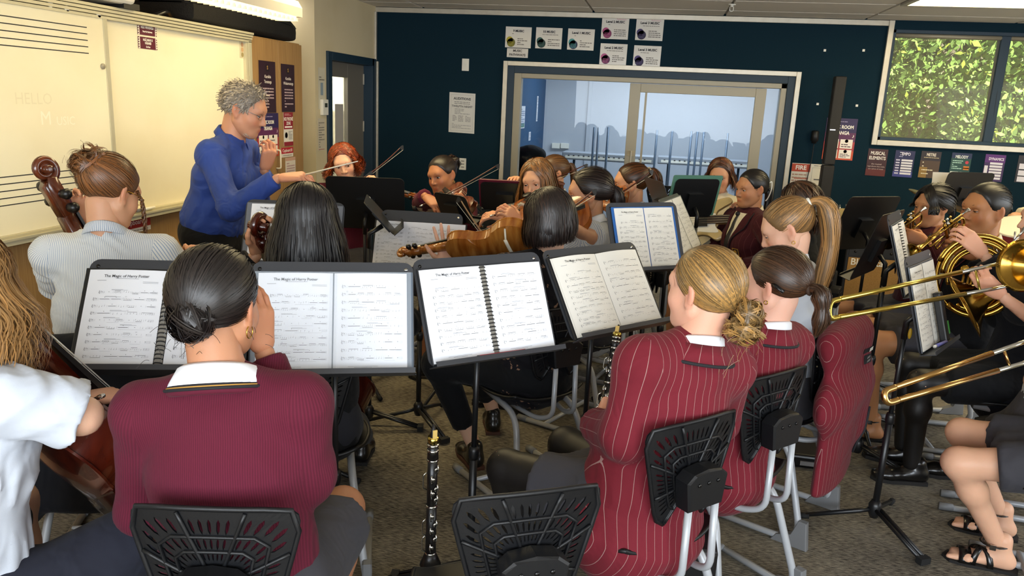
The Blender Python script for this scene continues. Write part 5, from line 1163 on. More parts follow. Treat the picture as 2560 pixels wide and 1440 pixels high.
# ================================================================== PERSON BUILDER
class Fig: pass
def person(label, hc, haz, baz, hair, skin_c='#c99b7c', hpitch=0, hroll=0, lean=4, side=0, seat=.46, sw=.163, top='jumper', topm=None, bot='skirt', botm=None, arms=None, ankles=None, vox=.012,
           shoes='shoe', collar='shirt', hs=1.0, gaze=0.0, lid=.25, standing=False, brow=None, fat=0.0, hem=.78, sleeve=.72, fine=False, tights=None, hipz=None, neckfwd=.02, mouth=True, eyes=True, collarm=None, group=None, knee_spread=.0, top_low=0.0, head_only=False, arml=1.0, knees=None, pxy=None):
    f = Fig(); hc = np.asarray(hc, float); HR = rotm(haz, hpitch, hroll); F0 = head_dir(baz); R = A3(F0[1], -F0[0], 0)
    le, sd = math.radians(lean), math.radians(side); U = nrm(UZ*math.cos(le)+F0*math.sin(le)+R*math.tan(sd)); Fd = nrm(F0-U*(F0@U)); R = np.cross(Fd, U)
    pz = (hipz if hipz is not None else seat+.095); nk = hc-HR[:, 1]*neckfwd-UZ*.03
    
    if pxy is not None: U = nrm(nk-A3(pxy[0], pxy[1], pz)); Fd = nrm(F0-U*(F0@U)); R = np.cross(Fd, U)
    Lt = (nk[2]-pz)/U[2]; pel = nk-U*Lt; s = (Lt-.02)/.60; Lt2 = Lt
    nb = pel+U*(Lt-.125*hs); shc = pel+U*(Lt-.178*hs)
    f.__dict__.update(pel=pel, U=U, R=R, F=Fd, nb=nb, hc=hc, HR=HR, shc=shc, s=s)
    root = empty('person', (pel[0], pel[1], 0.0)); f.root = root; tag(root, label, 'person', group)
    sh = {-1: shc-R*sw-U*.015, 1: shc+R*sw-U*.015}; l1, l2 = .285*hs*arml, .255*hs*arml
    hip = {k: pel+R*k*(.085+knee_spread*.3)-U*.02 for k in (-1, 1)}; arms = arms or {}; ankles = ankles or {}
    th, shn = (.43*hs, .42*hs)
    el, wr, kn, an = {}, {}, {}, {}; hd = {}
    for k in (-1, 1):
        a = arms.get(k) or {}
        w = a.get('w'); 
        if w is None: w = pel+Fd*.30+R*k*.10+UZ*.10
        w = np.asarray(w, float); pole = a.get('pole'); pole = R*k*.8-UZ*.9-Fd*.3 if pole is None else pole
        el[k] = np.asarray(a['e'], float) if a.get('e') is not None else ik(sh[k], w, l1, l2, pole); wr[k] = w
        d = a.get('d'); d = nrm(w-el[k]) if d is None else nrm(d); n = a.get('n'); n = UZ if n is None else np.asarray(n, float); n = nrm(n-d*(n@d)); hd[k] = (d, n, a.get('pose', 'relax'))
        g = ankles.get(k); g = (A3(hip[k][0], hip[k][1], .085)+F0*.40+R*k*(.02+knee_spread)) if g is None else np.asarray(g, float)
        kn[k] = ik(hip[k], g, th, shn, F0*1.0+UZ*.6+R*k*(.15+knee_spread*2)) if not standing else ik(hip[k], g, th, shn, F0); an[k] = g
        if knees and k in knees: kn[k] = np.asarray(knees[k], float)
    f.sh, f.el, f.wr, f.kn, f.an, f.hip = sh, el, wr, kn, an, hip
    t = Lt/.62
    def torso(e, low=.0):
        e = e+fat*.3; w = sw/.163
        q = [ecap(pel-U*(.03+low), pel+U*.10*t, R, (.168+e+fat, .125+e+fat), (.142+e+fat, .105+e+fat)), ecap(pel+U*.10*t, pel+U*.28*t, R, (.135*w+e+fat, .100+e+fat), (.148*w+e, .112+e)),
             ecap(pel+U*.28*t, shc-U*.045, R, (.148*w+e, .112+e), (.140*w+e, .088+e)), cap(sh[-1]-Fd*.005, sh[1]-Fd*.005, .046+e), cap(nb-U*.012, sh[-1]+R*.02, .044+e*.7, .042+e), cap(nb-U*.012, sh[1]-R*.02, .044+e*.7, .042+e)]
        if not standing or True: q += [ell(shc-U*.13*t+R*k*.068+Fd*.06, .062+e*.8) for k in (-1, 1)]
        return q
    def arm(k, e, upto=1.0, fl=0.0, cuff=0):
        u = [cap(sh[k], el[k], .047+e+fat*.25, .039+e)]
        if upto <= .5: return [cap(sh[k], sh[k]+(el[k]-sh[k])*upto*2, .047+e, .047+e+fl, 1)]
        end = el[k]+(wr[k]-el[k])*((upto-.5)*2); return u+[cap(el[k], end, .039+e, .027+e+fl, cuff)]
    # --- body: torso, neck, arms, legs in one skin + head + hands
    jaw = hc+HR@A3(0, -.022, -.05)*hs
    pr = torso(-.012)+[cap(nb-U*.05, jaw, .055*hs+fat*.3, .051*hs+fat*.3)]
    for k in (-1, 1):
        if not head_only: pr += arm(k, -.004)
        pr += [cap(hip[k], kn[k], .078+fat*.5, .054+fat*.3), cap(kn[k], an[k]+UZ*.02, .052+fat*.3, .033), ell(kn[k]+(an[k]-kn[k])*.32-nrm(np.cross(np.cross(kn[k]-hip[k], an[k]-kn[k])+1e-6, an[k]-kn[k]))*(-.007), .048+fat*.2)]
    V, F = solid(pr, vox*1.35 if not fine else vox*1.2, .035); Vs, Fs, Cs = [V], [F], [np.ones((len(V), 3))]; n = len(V)
    def put(v, q, c=None):
        nonlocal n
        Vs.append(v); Fs.append(np.asarray(q)+n); Cs.append(np.ones((len(v), 3)) if c is None else c); n += len(v)
    hv, hf, hcol = HEAD; put(hv*hs@HR.T+hc, hf, hcol)
    for k in (-1, 1):
        d, nn, pose = hd[k]
        if pose is None: continue
        v, q = hand_geo(pose, fine); x = np.cross(d, nn); v = v.copy()*hs*.97
        if k < 0: v[:, 0] *= -1; q = q[:, ::-1]
        put(v@np.stack([x, d, nn], 1).T+wr[k]+d*.012, q, np.tile(A3(1.02, .93, .90), (len(v), 1)))
    for k in (-1, 1):
        if shoes == 'sandal':
            v, q = shoe_geo('foot'); ff = nrm((A3(*(Fd[:2]), 0)) if not hasattr(f, 'x') else 0); M = np.stack([np.cross(ff, UZ), ff, UZ], 1); put(v@M.T+A3(an[k][0], an[k][1], an[k][2]-.085), q)
    body = meshobj('body', np.concatenate(Vs), np.concatenate(Fs), skin(skin_c), root, True, None, np.concatenate(Cs)); f.body = body
    # --- eyes, brows
    if eyes:
        for k in (-1, 1):
            ec = A3(k*.0315, .0745, -.001)
            def W_(p): return (np.asarray(p)*hs)@HR.T+hc
            m = MB(); m.sphere(ec, .0127, 14, 10); m.xf(HR*hs, hc); e = m.build('eye', M_eye, body)
            g = nrm(A3(gaze, 1, -.12)); m = MB().lathe([(.0112, .0062), (.0128, .0045), (.0131, .0001)], ec, g, 12); m.xf(HR*hs, hc); m.build('iris', M_iris, e)
            P = []; up_edge = .42-lid*1.5
            for a in np.linspace(-1.15, 1.15, 11):
                row = []
                for z in np.linspace(up_edge*(1-.35*(a/1.15)**2)-.02, 1.35, 6): row.append(ec+.0136*A3(math.sin(a)*math.cos(z), math.cos(a)*math.cos(z), math.sin(z)))
                P.append(row)
            P = np.array(P); m = MB().grid(P); m.xf(HR*hs, hc); m.build('eyelid', skin(skin_c), e, color=True)
            m = MB().tube(P[:, 0]+A3(0, .0006, 0), .0013, 5); m.xf(HR*hs, hc); m.build('lashes', M_lash, e)
            P = np.array([[ec+.0134*A3(math.sin(a)*math.cos(z), math.cos(a)*math.cos(z), math.sin(z)) for z in np.linspace(-1.3, -.40, 4)] for a in np.linspace(-1.15, 1.15, 9)]); m = MB().grid(P); m.xf(HR*hs, hc); m.build('eyelid', skin(skin_c), e, color=True)
            bp = [A3(k*.014, .0925, .0195), A3(k*.028, .0905, .0245), A3(k*.041, .0815, .0235), A3(k*.050, .071, .018)]
            m = MB().tube(spline(bp, 4), np.interp(np.linspace(0, 1, 13), [0, .3, 1], [.0028, .0034, .0012]), 6, flat=.6); m.xf(HR*hs, hc); m.build('eyebrow', hairmat(brow or '#2a1c14'), body, color=True)
    # --- lower clothing
    bm = botm or F_grey
    if bot == 'skirt':
        q = [ell(pel-U*.01, (.01, .01, .01)), ecap(pel+U*.12, pel-U*.03, R, (.145+fat, .112+fat), (.182+fat, .145+fat))]
        for k in (-1, 1): q.append(cap(hip[k]+R*k*.01, hip[k]+(kn[k]-hip[k])*hem+R*k*.015, .098+fat*.6, .088+fat*.5, 1))
        q.append(cap((hip[-1]+hip[1])/2, (hip[-1]+hip[1])/2+((kn[-1]+kn[1])/2-(hip[-1]+hip[1])/2)*hem, .085, .07, 1))
        V, F = solid(q, vox*1.35, .06); meshobj('skirt', V, F, bm, root, uv=bone_uv(V, F, [(pel, pel+U*.3, R, .15)]))
    elif bot in ('trousers', 'shorts', 'cropped'):
        q = [ecap(pel+U*.10, pel-U*.03, R, (.145+fat, .112+fat), (.178+fat, .14+fat))]
        for k in (-1, 1):
            if bot == 'shorts': q.append(cap(hip[k], hip[k]+(kn[k]-hip[k])*hem, .10+fat*.5, .092+fat*.4, 1))
            else:
                e = an[k]+UZ*.035 if bot == 'trousers' else kn[k]+(an[k]-kn[k])*.72
                q += [cap(hip[k], kn[k], .092+fat*.5, .071+fat*.3), cap(kn[k], e, .069+fat*.3, .052, 1)]
        V, F = solid(q, vox*1.2, .04); meshobj(bot if bot != 'cropped' else 'trousers', V, F, bm, root, uv=bone_uv(V, F, [(pel, pel+U*.3, R, .15)]))
    if tights is not None:
        q = []
        for k in (-1, 1): q += [cap(hip[k]+(kn[k]-hip[k])*.3, kn[k], .077+fat*.5, .058+fat*.3), cap(kn[k], an[k]+UZ*.01, .056+fat*.3, .037), ell(kn[k]+(an[k]-kn[k])*.32, .060)]
        V, F = solid(q, vox*.9, .02); meshobj('tights', V, F, tights, root)
    # --- upper clothing
    tm = topm or F_jumper; e = {'jumper': .012, 'blazer': .021, 'shirt': .010, 'long': .012}[top]
    q = torso(e, low=.02+top_low)
    for k in (-1, 1):
        if head_only: continue
        if top == 'shirt': q += arm(k, .017, sleeve/2, .013)
        else: q += arm(k, e+.002, .97, .007 if top == 'blazer' else .003, 1)
    if top == 'blazer': q += [ecap(pel+U*.02, pel-U*.07, R, (.165+e+fat, .13+e+fat), (.205+e+fat, .178+e+fat))]
    V, F = solid(q, vox*1.05, .035, warp=folds({'jumper': .003, 'blazer': .005, 'shirt': .009, 'long': .011}[top], len(label), .13 if top == 'blazer' else .10))
    bones = [(pel, nb, R, .15)]+[(sh[k], el[k], Fd, .05) for k in (-1, 1)]+[(el[k], wr[k], Fd, .042) for k in (-1, 1)]
    f.top = meshobj({'jumper': 'jumper', 'blazer': 'blazer', 'shirt': 'blouse', 'long': 'shirt'}[top], V, F, tm, root, uv=bone_uv(V, F, bones))
    # --- collars
    nax = nrm(jaw-nb+U*.1)
    def ring(prof, gap, m, name, par, cz=0.0, pipe=None, rx=1.0, slope=.03):
        ph = np.radians(np.linspace(gap, 360-gap, 34)); rows = []
        for r, z in prof: rows.append([nb+(R*math.sin(p)*rx+(Fd)*math.cos(p)*.98)*(r*hs+fat*.3)+nax*(z+cz)+U*(-slope*math.cos(p)) for p in ph])
        o = MB().grid(np.array(rows)).build(name, m, par); ul = o.data.uv_layers.new(name='uv'); nc = len(ph); vi = np.zeros(len(o.data.loops), np.int32); o.data.loops.foreach_get('vertex_index', vi); ul.data.foreach_set('uv', np.stack([ph[vi % nc]*.075+.012, vi//nc*.01], 1).astype(np.float32).ravel()); md = o.modifiers.new('thickness', 'SOLIDIFY'); md.thickness = .002
        if pipe: MB().tube(rows[-1], pipe[0], 6).build('piping', pipe[1], o)
        return o, rows
    cm = collarm or M_collar
    if collar in ('shirt', 'blazer', 'open'): ring([(.0575, -.03), (.0585, .012), (.0605, .020), (.066, .017), (.080, -.016)], 24 if collar != 'open' else 34, cm, 'collar', f.top)
    if collar == 'blazer':
        ring([(.066, -.03), (.070, .0), (.077, .004), (.090, -.014), (.112, -.040)], 40, tm, 'lapel_collar', f.top, pipe=(.005, M_piping), rx=1.08, slope=.022)
    if collar == 'crew':
        ring([(.0575, -.03), (.0585, .014), (.0605, .022), (.068, .018), (.092, -.020)], 22, cm, 'collar', f.top, slope=.026, rx=1.12)
        for rr, zz, mm, w in ((.094, -.034, tm, .009), (.0925, -.0235, M_piping, .0055), (.0965, -.0245, mat('gold_trim', '#b98a3c', .7), .0028), (.101, -.0275, M_piping, .0035)):
            ph = np.radians(np.linspace(0, 360, 40)); MB().tube([nb+(R*math.sin(p)*1.14+Fd*math.cos(p))*rr+nax*zz+U*(-.03*math.cos(p)) for p in ph], w, 8, cap=False).build('neckband', mm, f.top)
    # --- shoes
    if not head_only and shoes in ('shoe', 'heel'):
        v, q = shoe_geo('shoe')
        for k in (-1, 1):
            ff = nrm(A3(*(F0[:2]), 0)+R*k*.15); ff[2] = 0; M = np.stack([np.cross(ff, UZ), nrm(ff), UZ], 1); off = A3(an[k][0], an[k][1], an[k][2]-.085)
            so = meshobj('shoe', v@M.T+off, q, M_shoe, root)
            pl = [(-.036, -.075), (.036, -.075), (.038, 0), (.046, .09), (.034, .155), (0, .172), (-.034, .155), (-.046, .09), (-.038, 0)]
            MB().prism(pl, off+UZ*.001, M[:, 0], M[:, 1], UZ*.017).build('sole', M_sole if shoes == 'shoe' else M_solebr, so, False)
    if shoes == 'sandal':
        for k in (-1, 1):
            ff = nrm(A3(*(Fd[:2]), 0)); M = np.stack([np.cross(ff, UZ), ff, UZ], 1); off = A3(an[k][0], an[k][1], an[k][2]-.085)
            sr = empty('sandal', off, parent=root)
            pl = [(-.036, -.078), (0, -.086), (.036, -.078), (.038, 0), (.048, .09), (.04, .15), (0, .172), (-.04, .15), (-.048, .09), (-.038, 0)]
            MB().prism(pl, off-UZ*.014, M[:, 0], M[:, 1], UZ*.026).build('sole', M_sole, sr, False)
            def strap(y, w, z1, tilt=0.0, rx=.042):
                P = []
                for tt in np.linspace(0, PI, 11): c = off+M@A3(rx*math.cos(tt), y+tilt*math.cos(tt), .012+z1*math.sin(tt)); P.append([c-M[:, 1]*w/2, c+M[:, 1]*w/2])
                o = MB().grid(np.array(P)).build('strap', M_shoe, sr); md = o.modifiers.new('thickness', 'SOLIDIFY'); md.thickness = .004; return o
            strap(.10, .042, .040, 0, .045); strap(.045, .022, .062, .03, .041); strap(.045, .022, .062, -.03, .041)
            ac = an[k]+(kn[k]-an[k])*.055; MB().tube([ac+M@A3(.039*math.cos(t), .041*math.sin(t), 0) for t in np.linspace(0, 2*PI, 18)], .009, 6, flat=.3).build('ankle_strap', M_shoe, sr)
            MB().obox(ac+M@A3(k*.043, .01, 0), M[:, 0]*.003, M[:, 1]*.01, UZ*.01).build('buckle', M_chrome, sr, False)
    # --- hair
    if hair:
        H = Hair(HR, hc, seed=abs(hash(label)) % 1000 if False else sum(map(ord, label)) % 997, sc=hs); hair(H, f); f.hair = H.build(f.haircol, root)
    return f
def earring(f, k, drop=.004, r=.009):
    c = f.hc+f.HR@A3(k*.078, -.004, -.048-r*.5); MB().tube([c+f.HR@A3(0, r*math.sin(t), r*math.cos(t)) for t in np.linspace(0, 2*PI, 18)], .0014, 6).build('earring', M_gold, f.body)
def glasses(f, m=None):
    m = m or M_steelw; g = None
    for k in (-1, 1):
        c = A3(k*.033, .098, -.004); P = [f.hc+f.HR@(c+A3(.021*math.cos(t), .002*math.cos(t)*k*-1, .014*math.sin(t))) for t in np.linspace(0, 2*PI, 20)]
        o = MB().tube(P, .0011, 5).build('glasses' if g is None else 'rim', m, f.body if g is None else g); g = g or o
        MB().tube([f.hc+f.HR@p for p in (A3(k*.054, .096, .002), A3(k*.074, .06, .004), A3(k*.082, .0, .006), A3(k*.08, -.02, -.008))], .0014, 5).build('temple_arm', m, g)
    MB().tube([f.hc+f.HR@p for p in (A3(-.012, .099, .0), A3(0, .103, .003), A3(.012, .099, .0))], .0011, 5).build('bridge', m, g)
# ================================================================== THE PLAYERS
def hs_pony(col, g=(0, -.095, .045), tail=None, n=420, tn=200, th=.009, band=None, streak=None, r1=.028, wave=.1, L=.3, bandm=None, fly=30, ps=.25, puff=0.0, lo=.55, hi=1.35, back=.06):
    def h(H, f):
        f.haircol = col; H.shell(th*.55); kw = dict(streak=streak, ps=ps, lo=lo, hi=hi); H.gather(g, n, th=th, puff=puff, **kw)
        gw = H.w(A3(*g)); bk = -f.HR[:, 1]; bk = nrm(A3(bk[0], bk[1], bk[2]*.3))
        p = tail(f, gw, bk) if tail else [gw, gw+bk*.035+UZ*.012, gw+bk*back-UZ*.06, gw+bk*(back+.0)-UZ*L*.6, gw+bk*(back-.01)-UZ*L]
        H.tail(p, tn, r0=.014, r1=r1, wave=wave, **kw)
        if fly: H.fly((0, -.03, .03), fly, L=.06)
        if band is not None:
            ax = nrm(p[1]-p[0]); u, w = frame(ax); c = gw+ax*.012
            f.band = [c+.017*(u*math.cos(t)+w*math.sin(t)) for t in np.linspace(0, 2*PI, 16)], band
    return h
def put_band(f, name='hair_tie', r=.006):
    if hasattr(f, 'band'): MB().tube(f.band[0], r, 8).build(name, f.band[1], f.hair)
# ---------- P3: girl in maroon jumper, black bun, seen from behind
def h3(H, f):
    f.haircol = '#1a1412'; H.shell(.006); H.gather((0.0, -.098, -.012), 1500, rad=.0016, th=.010, puff=.003, K=11, jit=.2, lo=.5, hi=1.7)
    H.bun((0.0, -.102, -.02), (.048, .026, .045), 300, rad=.0014, lo=.5, hi=1.8, jit=.3); H.fly((-.03, -.09, -.05), 150, L=.07, rad=.0004); H.fly((.06, .0, -.04), 30, L=.04, rad=.0004)
P3 = person('girl in maroon jumper with black bun, seen from behind in the front row', pD(541, 758, 1.66), -4, -12, h3, '#b98362', hpitch=8, pxy=(pD(512, 1262, 1.47)+head_dir(-12)*.205)[:2], sw=.170, top='jumper', collar='crew', vox=.009, fine=True, hs=1.03,
    arms={1: dict(w=pD(660, 880, 1.80), e=pD(775, 1190, 1.74), d=A3(-.05, -.05, 1), n=A3(.9, -.35, .1), pose='relax')}, top_low=.02, eyes=False, fat=.006)
earring(P3, 1, r=.014)
# ---------- P2: blonde cellist at the left edge
def h2(H, f):
    f.haircol = '#9a7446'; H.shell(.003); kw = dict(lo=.75, hi=1.25, streak=(1.4, 1.32, 1.2), ps=.3); H.loose(.21, 2000, rad=.0016, K=24, spread=.04, wave=.016, th=.016, curl=.005, cf=22, vary=.35, **kw); H.fly((.08, -.03, -.15), 160, L=.09, rad=.0006)
P2 = person('blonde cellist in white blouse and dark shorts at the left edge', pD(-108, 704, 1.62), -12, 8, h2, '#d8ab90', hpitch=8, lean=6, sw=.168, top='shirt', topm=F_white, bot='shorts', botm=F_navys, vox=.009, fine=True, hem=.80, sleeve=.92,
    arms={1: dict(w=pD(190, 1000, 1.88), e=pD(205, 1040, 1.66), d=A3(.45, .8, -.1), n=A3(.1, .1, 1), pose='grip'), -1: dict(w=pD(-190, 790, 1.85), pole=A3(-.8, .2, -.8), d=A3(0, .1, 1), n=A3(-.8, .4, 0), pose='neck')}, knees={1: pD(420, 1310, 1.95)}, eyes=False, knee_spread=.16, shoes='shoe', top_low=.05)
# ---------- P4: cellist with curly bun in striped blouse
def h4(H, f):
    f.haircol = '#6b4526'; kw = dict(lo=.55, hi=1.6, streak=(1.7, 1.5, 1.2), ps=.25); H.shell(.008); H.gather((-.01, -.09, .06), 800, th=.012, puff=.004, **kw)
    H.bun((-.02, -.098, .055), (.055, .045, .05), 260, rad=.0017, curl=.006, jit=.35, **kw); H.bun((-.005, -.085, .095), (.04, .035, .03), 60, rad=.0012, curl=.012, jit=.4, **kw); H.fly((-.03, -.09, .08), 90, L=.06, rad=.0007)
    for s in (1, -1):
        a = H.w(A3(s*.07, .045, .02)); H.tail([a, a+f.HR[:, 1]*.02-UZ*.04, a+f.HR[:, 1]*.025-UZ*.12, a+f.HR[:, 1]*.03-UZ*.2], 26, rad=.0012, r0=.003, r1=.006, r2=.003, K=20, curl=.006, **kw)
P4 = person('cellist with curly light-brown bun in striped blouse before the whiteboard', pD(276, 478, 2.66), 12, -22, h4, '#cf9a78', hpitch=22, lean=9, sw=.175, top='shirt', topm=F_wstr, vox=.010, sleeve=.9, collarm=fabric('striped_collar', '#d5d6d8', stripe=(.006, .0018, '#7f93ad'), fold=.1),
    arms={-1: dict(w=pD(200, 560, 2.98), pole=A3(-.5, .5, -1), d=A3(.05, -.1, 1), n=A3(-.8, .5, 0), pose='neck'), 1: dict(w=pD(500, 668, 2.85), pole=A3(.6, -.5, -.7), pose='bow')}, botm=F_grey, eyes=True, lid=.3)
glasses(P4, M_gold)
# ---------- P5: cellist with long black hair
def h5(H, f):
    f.haircol = '#141012'; H.shell(.004); H.loose(.25, 1600, rad=.0019, K=18, spread=.03, wave=.008, th=.016, a0=50, vary=.25)
P5 = person('cellist with long straight black hair, seen from behind', pD(768, 548, 2.6), -20, -20, h5, '#c08e6c', hpitch=4, lean=4, sw=.18, top='long', topm=F_black, bot='trousers', botm=F_dark, vox=.011, collar='none', eyes=False,
    arms={-1: dict(w=pD(640, 640, 2.75), pole=A3(-.9, -.1, -.7), d=A3(.0, .1, 1), n=A3(-.9, .2, 0), pose='neck'), 1: dict(w=pD(900, 700, 2.95), pole=A3(.9, -.2, -.6), pose='bow')}, ankles={1: pZ(905, 1105, .085), -1: pZ(760, 1120, .085)})
# ---------- P6: viola player, dark bob, black floral blouse
def h6(H, f):
    f.haircol = '#231a17'; H.shell(.004); H.loose(.125, 1400, rad=.0019, K=16, spread=.008, wave=.004, th=.014, a0=42, vary=.22, inward=.12, streak=(2.2, 1.7, 1.4), ps=.06)
P6 = person('viola player with dark bob and black floral blouse in the middle', pD(1372, 545, 3.1), -42, -24, h6, '#d9b096', hpitch=10, hroll=-8, pxy=(pD(1412, 866, 3.12)+head_dir(-45)*.2)[:2], sw=.175, knees={-1: A3(*(pD(1412, 866, 3.12)+head_dir(-45)*.2)[:2], .52)+head_dir(-80)*.42-head_dir(10)*.06, 1: A3(*(pD(1412, 866, 3.12)+head_dir(-45)*.2)[:2], .52)+head_dir(-62)*.42+head_dir(10)*.1}, top='long', topm=F_floral, bot='cropped', botm=F_black, vox=.010, collar='none', shoes='heel', eyes=False, fine=True,
    arms={-1: dict(w=pD(1118, 668, 3.45), pole=A3(-.6, -.2, -1), d=A3(-.12, .1, 1), n=A3(-.3, .9, 0), pose='open'), 1: dict(w=pD(1262, 620, 3.6), pole=A3(.9, .1, -.5), d=A3(-.6, .5, .2), n=A3(0, .2, 1), pose='bow')}, ankles={-1: pZ(1182, 1118, .085), 1: pZ(1232, 1035, .085)})
# ---------- P1: conductor
def h1(H, f):
    f.haircol = '#8c8276'; H.shell(.006, .8); H.short(2600, L=.017, rad=.0017, lift=.005, lo=.6, hi=1.5)
P1 = person('grey-haired conductor in a blue shirt with glasses standing before the whiteboard', pD(611, 272, 3.85), 80, 84, h1, '#c88f70', hpitch=20, lean=15, sw=.198, top='long', topm=F_blue, bot='trousers', botm=F_black, vox=.011, standing=True, hipz=.96, hs=1.08, fine=True, fat=.014, top_low=-.09, brow='#6a6058', lid=.34, collarm=F_blue, neckfwd=.035,
    arms={1: dict(w=pD(697, 445, 3.60), pole=A3(-.35, -.4, -1), d=A3(.9, .2, .12), n=A3(-.1, -.35, 1), pose='pinch'), -1: dict(w=pD(661, 425, 4.05), pole=A3(-.2, .5, -1), d=A3(.35, -.1, .9), n=A3(.7, -.5, -.2), pose='grip')},
    ankles={1: A3(-2.20, 3.42, .085), -1: A3(-2.2, 3.72, .085)})
glasses(P1)
o = MB().tube([P1.pel+P1.U*.075+(P1.R*math.sin(t)*.166+P1.F*math.cos(t)*.126) for t in np.linspace(0, 2*PI, 30)], .017, 6, flat=.35).build('belt', M_blackm, P1.root)
# beard shadow: short grey stubble
Hb = Hair(P1.HR, P1.hc, 5, 1.08); d = Hb.rg.uniform(-1, 1, (700, 2)); B = np.stack([d[:, 0]*.052, .03+.055*np.sqrt(np.clip(1-(d[:, 0]*.9)**2, 0, 1)), -.082+d[:, 1]*.022], 1); Pq = np.stack([B-A3(0, .012, 0), B+A3(0, .003, -.004)], 1); Hb.put(*strands(Hb.w(Pq), .0011, Hb.cols(700))); Hb.build('#9a8c80', P1.root, 'beard')
# ---------- P7: red curly hair
def h7(H, f):
    f.haircol = '#7a3412'; H.shell(.004); H.loose(.11, 700, rad=.0022, K=36, spread=.035, th=.014, curl=.008, cf=44, a0=52, vary=.3, streak=(1.9, 1.5, 1.1), ps=.3)
P7 = person('red curly-haired violinist behind the black music stand', pD(860, 405, 5.15), 162, 165, h7, '#dfae92', hpitch=16, hroll=14, lean=2, top='jumper', collar='shirt', brow='#7a4a2a', lid=.1, gaze=-.3, vox=.013,
    arms={1: dict(w=pD(800, 500, 4.95), pole=A3(-.7, -.3, -.6), pose='bow'), -1: dict(w=pD(945, 500, 4.7), pole=A3(.5, -.3, -1), d=A3(0, 0, 1), n=A3(.6, .4, 0), pose='neck')})
# ---------- P8: violinist with curly bun, maroon jumper
def h8(H, f):
    f.haircol = '#21150f'; H.shell(.006); H.gather((.0, -.09, .05), 420, th=.008); H.bun((.0, -.12, .05), (.05, .045, .05), 200, rad=.0018, curl=.01, jit=.35, streak=(3.2, 2.3, 1.5), ps=.4)
P8 = person('violinist with curly bun in maroon jumper by the navy wall', pD(1106, 437, 4.9), 204, 195, h8, '#a9714e', hpitch=10, hroll=10, lean=3, top='jumper', collar='shirt', lid=.05, gaze=-.25, vox=.013,
    arms={1: dict(w=pD(1062, 490, 4.45), pole=A3(-.9, -.1, -.5), d=A3(.7, -.35, -.35), n=A3(.1, -.5, .9), pose='bow'), -1: dict(w=pD(1168, 545, 4.52), pole=A3(.3, -.2, -1), d=A3(-.1, 0, 1), n=A3(.8, .3, 0), pose='neck')})
earring(P8, -1)
# ---------- P9: long-haired blonde violinist looking down
def h9(H, f):
    f.haircol = '#6e4a26'; H.shell(.007); H.loose(.26, 620, rad=.0022, K=18, spread=.028, wave=.008, th=.013, a0=40, vary=.3, streak=(1.7, 1.5, 1.2), ps=.3)
P9 = person('long-haired blonde violinist looking down over her violin', pD(1343, 450, 4.4), 196, 190, h9, '#d29e7c', hpitch=14, hroll=8, lean=6, top='shirt', topm=F_wcream, lid=.22, vox=.013, sleeve=.8,
    arms={1: dict(w=pD(1272, 545, 4.1), pole=A3(.3, -.5, -1), d=A3(-.8, -.3, .15), n=A3(-.1, -.4, .9), pose='bow'), -1: dict(w=pD(1305, 565, 3.85), pole=A3(.7, .1, -.8), d=A3(-.5, -.1, .5), n=A3(.3, -.5, .7), pose='neck')})
# ---------- P10: violinist with glasses behind
P10 = person('bespectacled violinist with ponytail half hidden behind the long-haired blonde', pD(1382, 432, 5.15), -122, -105, hs_pony('#6a4728', (0, -.1, .03), n=300, tn=120), '#d3a080', hpitch=6, lean=3, top='shirt', topm=F_wcream, vox=.014,
    arms={1: dict(w=pD(1300, 462, 4.9), pole=A3(-.3, .3, -1), pose='bow'), -1: dict(w=pD(1330, 500, 4.7), pole=A3(-.3, -.3, -1), d=A3(0, 0, 1), pose='neck')}); glasses(P10, M_lash)
# ---------- P11: dark-haired violinist, white striped blouse, long ponytail
def t11(f, g, bk): return [g, g+bk*.03+UZ*.01, g+bk*.055-UZ*.06, g+bk*.06-UZ*.2, g+bk*.05-UZ*.36]
P11 = person('dark-haired violinist in white blouse with a long low ponytail', pD(1470, 482, 3.9), -102, -66, hs_pony('#201512', (0, -.1, .0), t11, n=520, tn=300, r1=.04, th=.016, puff=.01, band=M_piping, streak=(1.8, 1.5, 1.3), ps=.15), '#c4906e', hpitch=8, lean=4, sw=.165, top='shirt', topm=F_wstr, lid=.2, vox=.012, sleeve=.9,
    arms={1: dict(w=pD(1420, 560, 3.6), pole=A3(.2, -.5, -1), pose='bow'), -1: dict(w=pD(1345, 545, 3.75), pole=A3(-.3, -.3, -1), d=A3(0, .1, 1), pose='neck')}); put_band(P11)
# ---------- P12: violinist with scrunchie ponytail
def t12(f, g, bk): return [g, g+bk*.03+UZ*.01, g+bk*.06-UZ*.06, g+bk*.075-UZ*.16, g+bk*.06-UZ*.3]
M_scr = mat('striped_scrunchie', '#b9ab94', .8, noise=(90, '#2a2622', .45, .55))
P12 = person('violinist with brown ponytail and striped scrunchie before the glass doors', pD(1577, 458, 4.6), -98, -75, hs_pony('#45270f', (0, -.1, .06), t12, n=420, tn=240, r1=.04, band=M_scr, streak=(1.6, 1.3, 1.1)), '#cf9a78', hpitch=5, lean=2, top='shirt', topm=F_wcream, lid=.2, vox=.013,
    arms={1: dict(w=pD(1500, 545, 4.4), pole=A3(.1, -.4, -1), pose='bow'), -1: dict(w=pD(1490, 510, 4.6), pole=A3(-.3, -.3, -1), d=A3(0, .1, 1), pose='neck')}); put_band(P12, 'scrunchie', .013)
